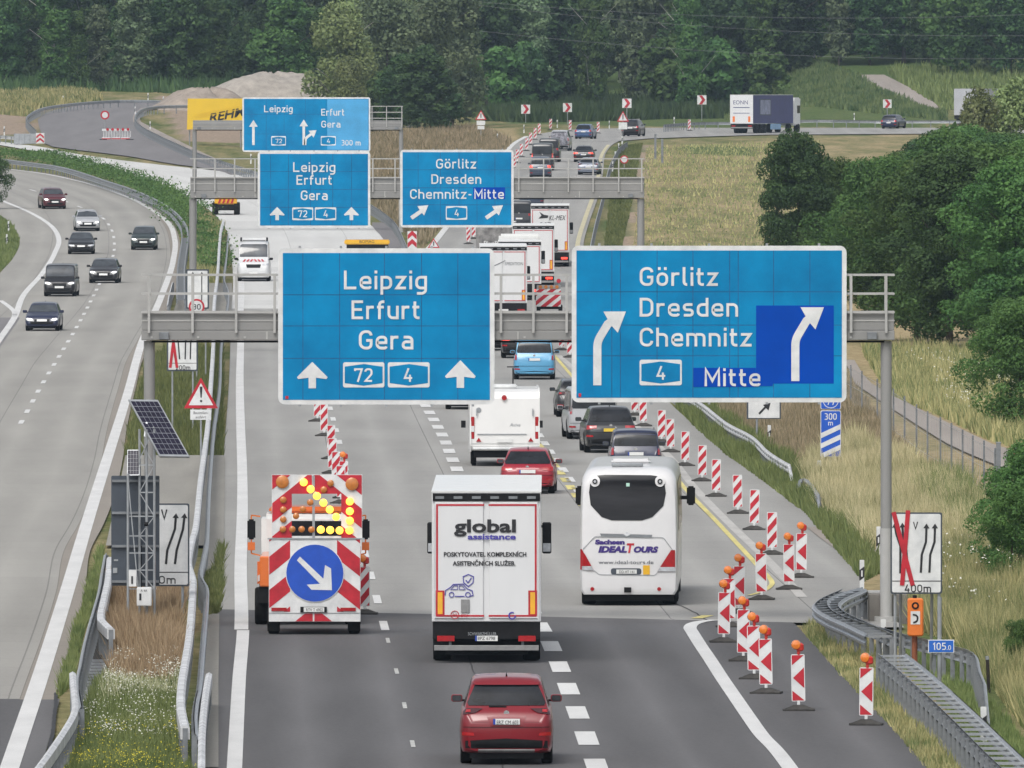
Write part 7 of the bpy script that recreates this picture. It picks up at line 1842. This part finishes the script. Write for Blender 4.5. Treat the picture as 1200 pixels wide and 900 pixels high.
# right hand grove
for px, py, h, k, w, lab in [(935,352,9.2,('near',1),.85,'dark round tree at the left end of the right grove'), (985,350,7.6,('near',0),1.1,'green tree second from the left in the right grove'), (1030,372,8.0,('near',2),1.1,'green tree above the right railing end'),
        (1075,398,8.5,('near',0),1.15,'leafy tree with visible trunk right of the gantry post'), (1112,414,9.2,('near',1),1.1,'dark tree with a thick trunk by the farm track'), (1150,405,9.2,('near',2),1.2,'broad green tree near the right edge'),
        (1190,420,8.8,('near',0),1.2,'tall green tree cut by the right edge'), (1060,345,7.7,('near',2),1.1,'tree behind in the right grove, above the railing'), (1110,350,9.2,('near',0),1.1,'taller tree behind in the right grove'), (1160,345,8.8,('near',1),1.1,'dark tall tree behind near the right edge'),
        (1010,335,6.6,('near',0),1.2,'low tree behind the green one in the right grove'), (1215,380,9,('near',2),1.1,'tree beyond the right picture edge'), (1085,300,7.8,('near',1),1.3,'yellowish bush top below the far dark blue car'), (1130,300,8.2,('near',0),1.3,'bush top under the grey container lorry'),
        (1175,300,7.6,('near',2),1.3,'bush top at the right edge of the grove'), (960,290,5.6,('near',1),1.4,'low dark bush behind the round dark tree')]:
    g = G(px, py); tree(k, g, h, lab, 'trees and bushes of the right hand grove', wid=w)
for px, py, h, k, w, lab in [(1150,255,9.5,('willow',0),.9,'pale reddish willow in front of the grey container lorry'), (1185,250,10,('willow',0),1.0,'pale willow at the right edge above the grove'),(1120,262,6.5,('bush',1),1.1,'light green bush below the bare slope track')]:
    g = G(px, py); tree(k, g, h, lab, 'trees and bushes of the right hand grove', wid=w)
for px, py, h, w, lab in [(1196,505,4.6,1.0,'leafy bush at the right edge above the farm track'), (1185,452,3.6,1.0,'low bush behind at the right edge beside the track'), (1186,690,2.6,1.0,'green bush at the right edge beyond the fence'), (1210,672,3.4,.9,'bush cut by the right picture edge'), (-12,245,4.5,.8,'bush tip at the left picture edge'),
                          (1195,800,1.3,.8,'dry low bush at the lower right edge')]:
    g = G(px, py); tree(('near', 3), g, h, lab, 'roadside bushes', name='bush', wid=w, cat='bush')
# gravel heap
hx, hy = (312-600)*1600/F, 1600.0; hz = zf(hx, hy)
mb = MB(); nr, na = 14, 44; rs = random.Random(5)
vs = [(hx+.6, hy, hz+4.2)]
for i in range(1, nr+1):
    for k in range(na):
        a = 2*math.pi*k/na; r = i/nr; rr_ = 8.6*r*(1+.10*math.sin(2*a+1)+.05*math.sin(5*a)); hgt = 4.7*(1-r**3.0)*(1+.07*math.sin(3*a+i*.3)) + rs.uniform(-.14,.14)*(1-r)
        vs.append((hx+rr_*math.cos(a)*1.05+.6, hy+rr_*math.sin(a), hz-.5+hgt+.0))
fs = [(0, 1+k, 1+(k+1) % na) for k in range(na)]
for i in range(nr-1):
    for k in range(na): fs.append((1+i*na+k, 1+(i+1)*na+k, 1+(i+1)*na+(k+1) % na, 1+i*na+(k+1) % na))
o = mb.add(vs, fs).obj('gravel_mound', mat('pale_gravel', (.34,.31,.275), .95, .22, 1.2, bump=.6), None, smooth=True); o['kind'] = 'structure'

hx, hy = (242-600)*1525/F, 1525.0; hz = zf(hx, hy); mb = MB(); vs = [(hx, hy, hz+1.5)]
for i in range(1, nr+1):
    for k in range(na):
        a = 2*math.pi*k/na; r = i/nr; hgt = 2.3*(1-r**2.2)*(1+.2*math.sin(4*a+i*.5)) + rs.uniform(-.1,.1)*(1-r); vs.append((hx+7.0*r*math.cos(a)*(1+.1*math.sin(3*a)), hy+9*r*math.sin(a), hz-.45+hgt))
o = mb.add(vs, fs).obj('earth_mound', mat('pale_earth', (.30,.255,.215), .95, .3, .8, bump=.6), None, smooth=True); o['kind'] = 'structure'
# ---- grasses and small plants (masses nobody could count)
def gpoly(px): return [tuple(G(*p).xy) for p in px]
def scatter(name, px, n, hgt, wid, m, seed, lean=.25, bias=0, dens=None):
    P = gpoly(px); xs = [p[0] for p in P]; ys = [p[1] for p in P]; rs = np.random.default_rng(seed)
    pts = []
    lo, hi = min(ys), max(ys)
    while len(pts) < n:
        if bias: y = 1/(rs.random()*(1/lo-1/hi)+1/hi) if bias == 1 else lo+(hi-lo)*rs.random()
        else: y = lo+(hi-lo)*rs.random()
        x = rs.uniform(min(xs), max(xs))
        if inpoly(x, y, P): pts.append((x, y))
    A = np.array(pts); z = Z(A[:, 0], A[:, 1])-.07; n = len(A)
    h = rs.uniform(hgt[0], hgt[1], n)*(.7+.5*np.sin(A[:, 0]*.9+A[:, 1]*.13)**2); a = rs.uniform(0, math.pi, n); w = rs.uniform(.6, 1.3, n)*wid
    dx, dy = np.cos(a)*w, np.sin(a)*w*.6; lx, ly = rs.normal(scale=lean, size=n)*h, rs.normal(scale=lean, size=n)*h
    B0 = np.stack([A[:, 0]-dx, A[:, 1]-dy, z], 1); B1 = np.stack([A[:, 0]+dx, A[:, 1]+dy, z], 1); T = np.stack([A[:, 0]+lx, A[:, 1]+ly, z+h], 1)
    V = np.stack([B0, B1, T], 1).reshape(-1, 3)
    me = bpy.data.meshes.new(name); me.vertices.add(3*n); me.vertices.foreach_set('co', V.astype('f').ravel()); me.loops.add(3*n); me.loops.foreach_set('vertex_index', np.arange(3*n, dtype='i'))
    me.polygons.add(n); me.polygons.foreach_set('loop_start', np.arange(0, 3*n, 3, dtype='i')); me.update(calc_edges=True)
    at = me.attributes.new('leaf', 'FLOAT', 'POINT'); at.data.foreach_set('value', np.repeat(rs.random(n), 3).astype('f'))
    me.materials.append(m); o = bpy.data.objects.new(name, me); COL.objects.link(o); return o
def stuff(o, label, cat): tag(o, label, cat, kind='stuff')
def grassmat(name, c1, c2):
    m = leafmat(name, c1, c2); nt = m.node_tree
    N = nt.nodes.new; geo = N('ShaderNodeNewGeometry'); no = N('ShaderNodeTexNoise'); no.inputs['Scale'].default_value = .35; no.inputs['Detail'].default_value = 4; nt.links.new(geo.outputs['Position'], no.inputs['Vector'])
    ad = N('ShaderNodeMath'); ad.operation = 'MULTIPLY_ADD'; nt.links.new(no.outputs['Fac'], ad.inputs[0]); ad.inputs[1].default_value = 2.4
    at = [n for n in nt.nodes if n.type == 'ATTRIBUTE'][0]; mx = [n for n in nt.nodes if n.type == 'MIX'][0]
    s2 = N('ShaderNodeMath'); s2.operation = 'MULTIPLY_ADD'; nt.links.new(at.outputs['Fac'], s2.inputs[0]); s2.inputs[1].default_value = .7; s2.inputs[2].default_value = -1.05; nt.links.new(s2.outputs[0], ad.inputs[2]); ad.use_clamp = True
    nt.links.new(ad.outputs[0], mx.inputs[0]); return m
GM = dict(blond=grassmat('blond_grass', (.20,.185,.095), (.50,.42,.275)), green=grassmat('green_grass', (.09,.125,.04), (.21,.24,.09)), mixed=grassmat('mixed_grass', (.11,.145,.05), (.42,.36,.19)),
          rust=grassmat('rusty_dry_grass', (.25,.175,.10), (.48,.37,.23)), reed=grassmat('dark_reed', (.035,.075,.03), (.085,.14,.05)), flower=mat('white_blossom', (.62,.62,.54), .8, .1, 3), yflower=mat('yellow_blossom', (.55,.48,.03), .8, .1, 3), pale=grassmat('pale_seed_heads', (.28,.27,.16), (.50,.48,.34)))
S = scatter
stuff(S('dry_grass', [(130,700),(212,700),(210,785),(200,800),(131,800),(133,745)], 14000, (.4,.9), .025, GM['rust'], 1), 'rust coloured dry grass in the middle of the median', 'grass')
stuff(S('flower_meadow', [(110,808),(128,785),(208,778),(214,850),(232,870),(232,935),(50,935),(88,850)], 26000, (.15,.4), .02, GM['green'], 2), 'green grass at the near end of the median', 'grass')
stuff(S('seed_heads', [(131,790),(210,780),(212,820),(118,826)], 1500, (.3,.55), .012, GM['pale'], 3), 'pale seed heads over the near median grass', 'grass')
def blobs(name, px, n, zr, s, m, seed):
    P = gpoly(px); rs = np.random.default_rng(seed); xs = [p[0] for p in P]; ys = [p[1] for p in P]; pts = []
    cl = [(rs.uniform(min(xs), max(xs)), rs.uniform(min(ys), max(ys))) for _ in range(26)]
    while len(pts) < n:
        c = cl[rs.integers(len(cl))]; x, y = rs.normal(c[0], (max(xs)-min(xs))*.08), rs.normal(c[1], (max(ys)-min(ys))*.05)
        if inpoly(x, y, P): pts.append((x, y))
    A = np.array(pts); C = np.column_stack([A, Z(A[:, 0], A[:, 1])+rs.uniform(*zr, n)]); Nn = rs.normal(size=(n, 3))*.6+np.array([0,-.6,.8]); Nn /= np.linalg.norm(Nn, axis=1)[:, None]
    me = quads_mesh(name, C, Nn, s*(.6+.8*rs.random(n)), .8, rs.random(n), m, rs); o = bpy.data.objects.new(name, me); COL.objects.link(o); return o
stuff(blobs('white_flowers', [(128,785),(208,780),(212,812),(116,826)], 700, (.3,.55), .018, GM['flower'], 44), 'upper cluster of white blossoms in the median', 'flowers')
stuff(blobs('white_flowers', [(100,825),(208,820),(214,850),(225,880),(70,890),(92,845)], 900, (.3,.55), .016, GM['flower'], 4), 'clusters of small white blossoms on the near median', 'flowers')
stuff(blobs('yellow_flowers', [(75,870),(232,860),(232,930),(50,930)], 1100, (.25,.45), .015, GM['yflower'], 5), 'clusters of yellow blossoms at the bottom of the median', 'flowers')
stuff(S('median_grass', [(150,512),(172,420),(200,405),(262,405),(262,534),(147,534)], 16000, (.2,.5), .03, GM['green'], 6), 'green grass in the median left of the triangle sign', 'grass')
stuff(S('median_grass', [(240,690),(262,640),(258,718),(242,722)], 2500, (.2,.45), .03, GM['green'], 7), 'green tuft strip between the median rails and the concrete', 'grass')
stuff(S('median_grass', [(88,742),(120,640),(116,690),(96,745),(84,800),(68,815)], 6000, (.15,.4), .025, GM['green'], 8), 'narrow green strip left of the median pit', 'grass')
stuff(S('median_grass', [(210,330),(262,330),(262,268),(232,255),(218,262),(222,285),(218,320)], 9000, (.3,.8), .05, GM['mixed'], 9), 'rough grass in the median beside the second gantry post', 'grass')
stuff(S('verge_grass', [(940,740),(965,712),(1040,772),(1110,850),(1190,930),(1110,930),(1040,848),(990,797)], 15000, (.08,.3), .02, GM['mixed'], 10), 'short dry verge between asphalt and the near right guardrail', 'grass')
stuff(S('verge_grass', [(1050,745),(1140,775),(1160,820),(1230,900),(1230,940),(1190,930),(1110,830),(1060,785)], 14000, (.1,.3), .02, GM['green'], 11), 'mown green grass behind the near right guardrail', 'grass')
stuff(S('tall_grass', [(1070,735),(1062,660),(1110,640),(1230,680),(1230,890),(1160,800),(1120,750)], 42000, (.35,.95), .02, GM['mixed'], 12), 'tall brownish green weeds right of the kilometre plate', 'grass')
stuff(S('tall_grass', [(1040,655),(960,600),(938,560),(960,540),(1000,520),(1060,545),(1180,612),(1230,640),(1230,690),(1110,660)], 62000, (.4,1.0), .022, GM['blond'], 13), 'tall blond grass between the guardrail and the wire fence', 'grass')
stuff(S('tall_grass', [(800,430),(985,440),(1060,530),(1030,560),(960,560),(940,545),(890,522),(850,490)], 46000, (.25,.65), .035, GM['blond'], 14), 'tall blond grass under the right big sign', 'grass')
stuff(S('weed_patches', [(1090,560),(1130,575),(1170,610),(1150,640),(1110,622),(1075,590)], 5000, (.5,1.1), .022, GM['green'], 51), 'green weed patch in the blond grass by the fence', 'weeds')
stuff(S('weed_patches', [(985,600),(1030,590),(1050,625),(1010,640),(975,622)], 3500, (.3,.7), .022, GM['green'], 52), 'green weed patch left of the gantry post', 'weeds')
stuff(S('verge_grass', [(792,476),(826,476),(884,515),(934,550),(990,640),(1035,668),(1010,680),(945,602),(900,568),(850,532),(812,498)], 20000, (.3,.7), .04, GM['green'], 15), 'green verge between the shoulder and the wavy guardrail', 'grass')
stuff(S('meadow', [(1010,410),(1120,415),(1230,440),(1230,535),(1160,515),(1110,490),(1040,462)], 24000, (.3,.9), .045, GM['mixed'], 16), 'flowering meadow between the grove and the farm track', 'grass')
stuff(blobs('white_flowers', [(1060,430),(1200,440),(1200,520),(1110,490)], 420, (.6,1.1), .035, GM['flower'], 17), 'white umbels in the meadow behind the farm track', 'flowers')
stuff(blobs('white_flowers', [(1060,680),(1110,650),(1190,690),(1190,760),(1090,730)], 140, (.8,1.2), .035, GM['flower'], 18), 'white umbels beside the lane shift sign', 'flowers')
stuff(S('dry_meadow', [(758,172),(960,164),(970,288),(742,292),(748,232)], 9000, (.08,.4), .06, GM['mixed'], 19), 'dry meadow right of the second gantry', 'grass')
stuff(S('grass_strip', [(708,290),(724,172),(752,170),(742,230),(728,290)], 9000, (.2,.4), .08, GM['green'], 20), 'green strip right of the yellow edge line', 'grass')
stuff(S('dry_meadow', [(430,235),(430,160),(560,150),(600,168),(570,205),(520,262),(495,290),(470,270)], 22000, (.4,.9), .1, GM['blond'], 21), 'dry meadow between the two roads', 'grass')
stuff(S('reeds', [(565,141),(600,122),(860,120),(862,137),(780,139),(720,141),(640,143),(610,143)], 26000, (1.0,2.0), .16, GM['reed'], 22), 'dark green reed belt behind the far bend', 'reeds')
stuff(S('bank_grass', [(850,140),(860,88),(1000,88),(1060,118),(1110,135),(1110,141)], 22000, (.4,.9), .14, grassmat('bank_weeds', (.055,.095,.035), (.16,.19,.075)), 23), 'rough green bank behind the far blue lorry', 'grass')
stuff(S('undergrowth', [(-20,112),(-20,92),(420,92),(420,118),(380,122),(230,110),(120,106)], 16000, (.8,1.9), .2, GM['reed'], 42), 'undergrowth at the foot of the left forest', 'undergrowth')
stuff(S('undergrowth', [(1040,86),(1260,66),(1260,128),(1110,128)], 9000, (.6,1.5), .2, GM['green'], 43), 'undergrowth on the right slope', 'undergrowth')
stuff(S('bank_grass', [(-20,132),(-20,98),(60,100),(115,112),(120,118),(50,125),(30,136)], 14000, (.4,.9), .14, GM['mixed'], 24), 'grassy bank left of the closed ramp', 'grass')
stuff(S('grass_edge', [(-20,330),(-20,250),(0,254),(15,266),(22,281),(15,302),(0,318)], 7000, (.2,.5), .06, GM['green'], 25), 'green verge at the left picture edge', 'grass')
# leafy hedge between oncoming and closed carriageway
hp_ = [(-30,181),(0,183.5),(30,187),(60,192),(100,202.5),(140,214),(165,222),(190,234),(208,247),(222,262),(236,276),(244,292),(248,318)]
K = smooth_poly([G(*p) for p in hp_], 8); rs = np.random.default_rng(31); C = []
for a, b in zip(K[:-1], K[1:]):
    L = (b-a).length; w = .9 if a.y > 1080 else .6
    for _ in range(int(L*90)):
        t_ = rs.random(); p = a+(b-a)*t_; top_ = (1.0 if p.y > 1080 else .6)*(.6+.5*math.sin(p.x*.9+p.y*.23)**2+.25*rs.random()); zz = top_*rs.random()**.6
        C.append((p.x+rs.normal()*w, p.y+rs.normal()*w, zf(p.x, p.y)+zz))
C = np.array(C); Nn = rs.normal(size=C.shape)+np.array([0,-.3,.7]); Nn /= np.linalg.norm(Nn, axis=1)[:, None]
me = quads_mesh('hedge', C, Nn, .10*(.6+.8*rs.random(len(C))), .7, np.clip(.5*rs.random(len(C))+.5*np.sin(C[:, 0]*.7+C[:, 1]*.2)**2, 0, 1), LM['light'], rs)
o = bpy.data.objects.new('hedge', me); COL.objects.link(o); tag(o, 'green scrub hedge between the oncoming bend and the fresh concrete', 'hedge', kind='stuff')
# tufts of wild plants in the dry meadow
for px, py, h, lab in [(690,0,0,'')][:0]: pass
for i, (px, py, h) in enumerate([(768,186,2.2),(776,190,2.0)]):
    g = G(px, py); t = thing('gate_post', ['left grey post in the dry meadow beside the far triangle', 'right grey post in the dry meadow beside the far triangle'][i], 'post', g)
    MB().box(-.1,.1,-.1,.1,-.1,h).obj('shaft','steeldark',t); MB().box(-.12,.12,-.12,.12,h,h+.05).obj('cap','steel',t)

# ---------------------------------------------------------------- haze
hb = MB().box(-430, 430, -30, 2640, -4, 110).obj('haze', None, None) if False else None
me = bpy.data.meshes.new('haze'); b_ = MB().box(-460, 460, -40, 2660, -3, 112); me.from_pydata(b_.v, [], b_.f)
hm = bpy.data.materials.new('thin_air'); hm.use_nodes = True; nt = hm.node_tree; nt.nodes.clear()
pv_ = nt.nodes.new('ShaderNodeVolumePrincipled'); pv_.inputs['Color'].default_value = (.62, .80, 1, 1); pv_.inputs['Density'].default_value = .000065; pv_.inputs['Anisotropy'].default_value = .2
ou = nt.nodes.new('ShaderNodeOutputMaterial'); nt.links.new(pv_.outputs[0], ou.inputs['Volume']); me.materials.append(hm)
hz_ = bpy.data.objects.new('haze', me); COL.objects.link(hz_); tag(hz_, 'thin bluish haze over the far slopes', 'haze', kind='stuff')
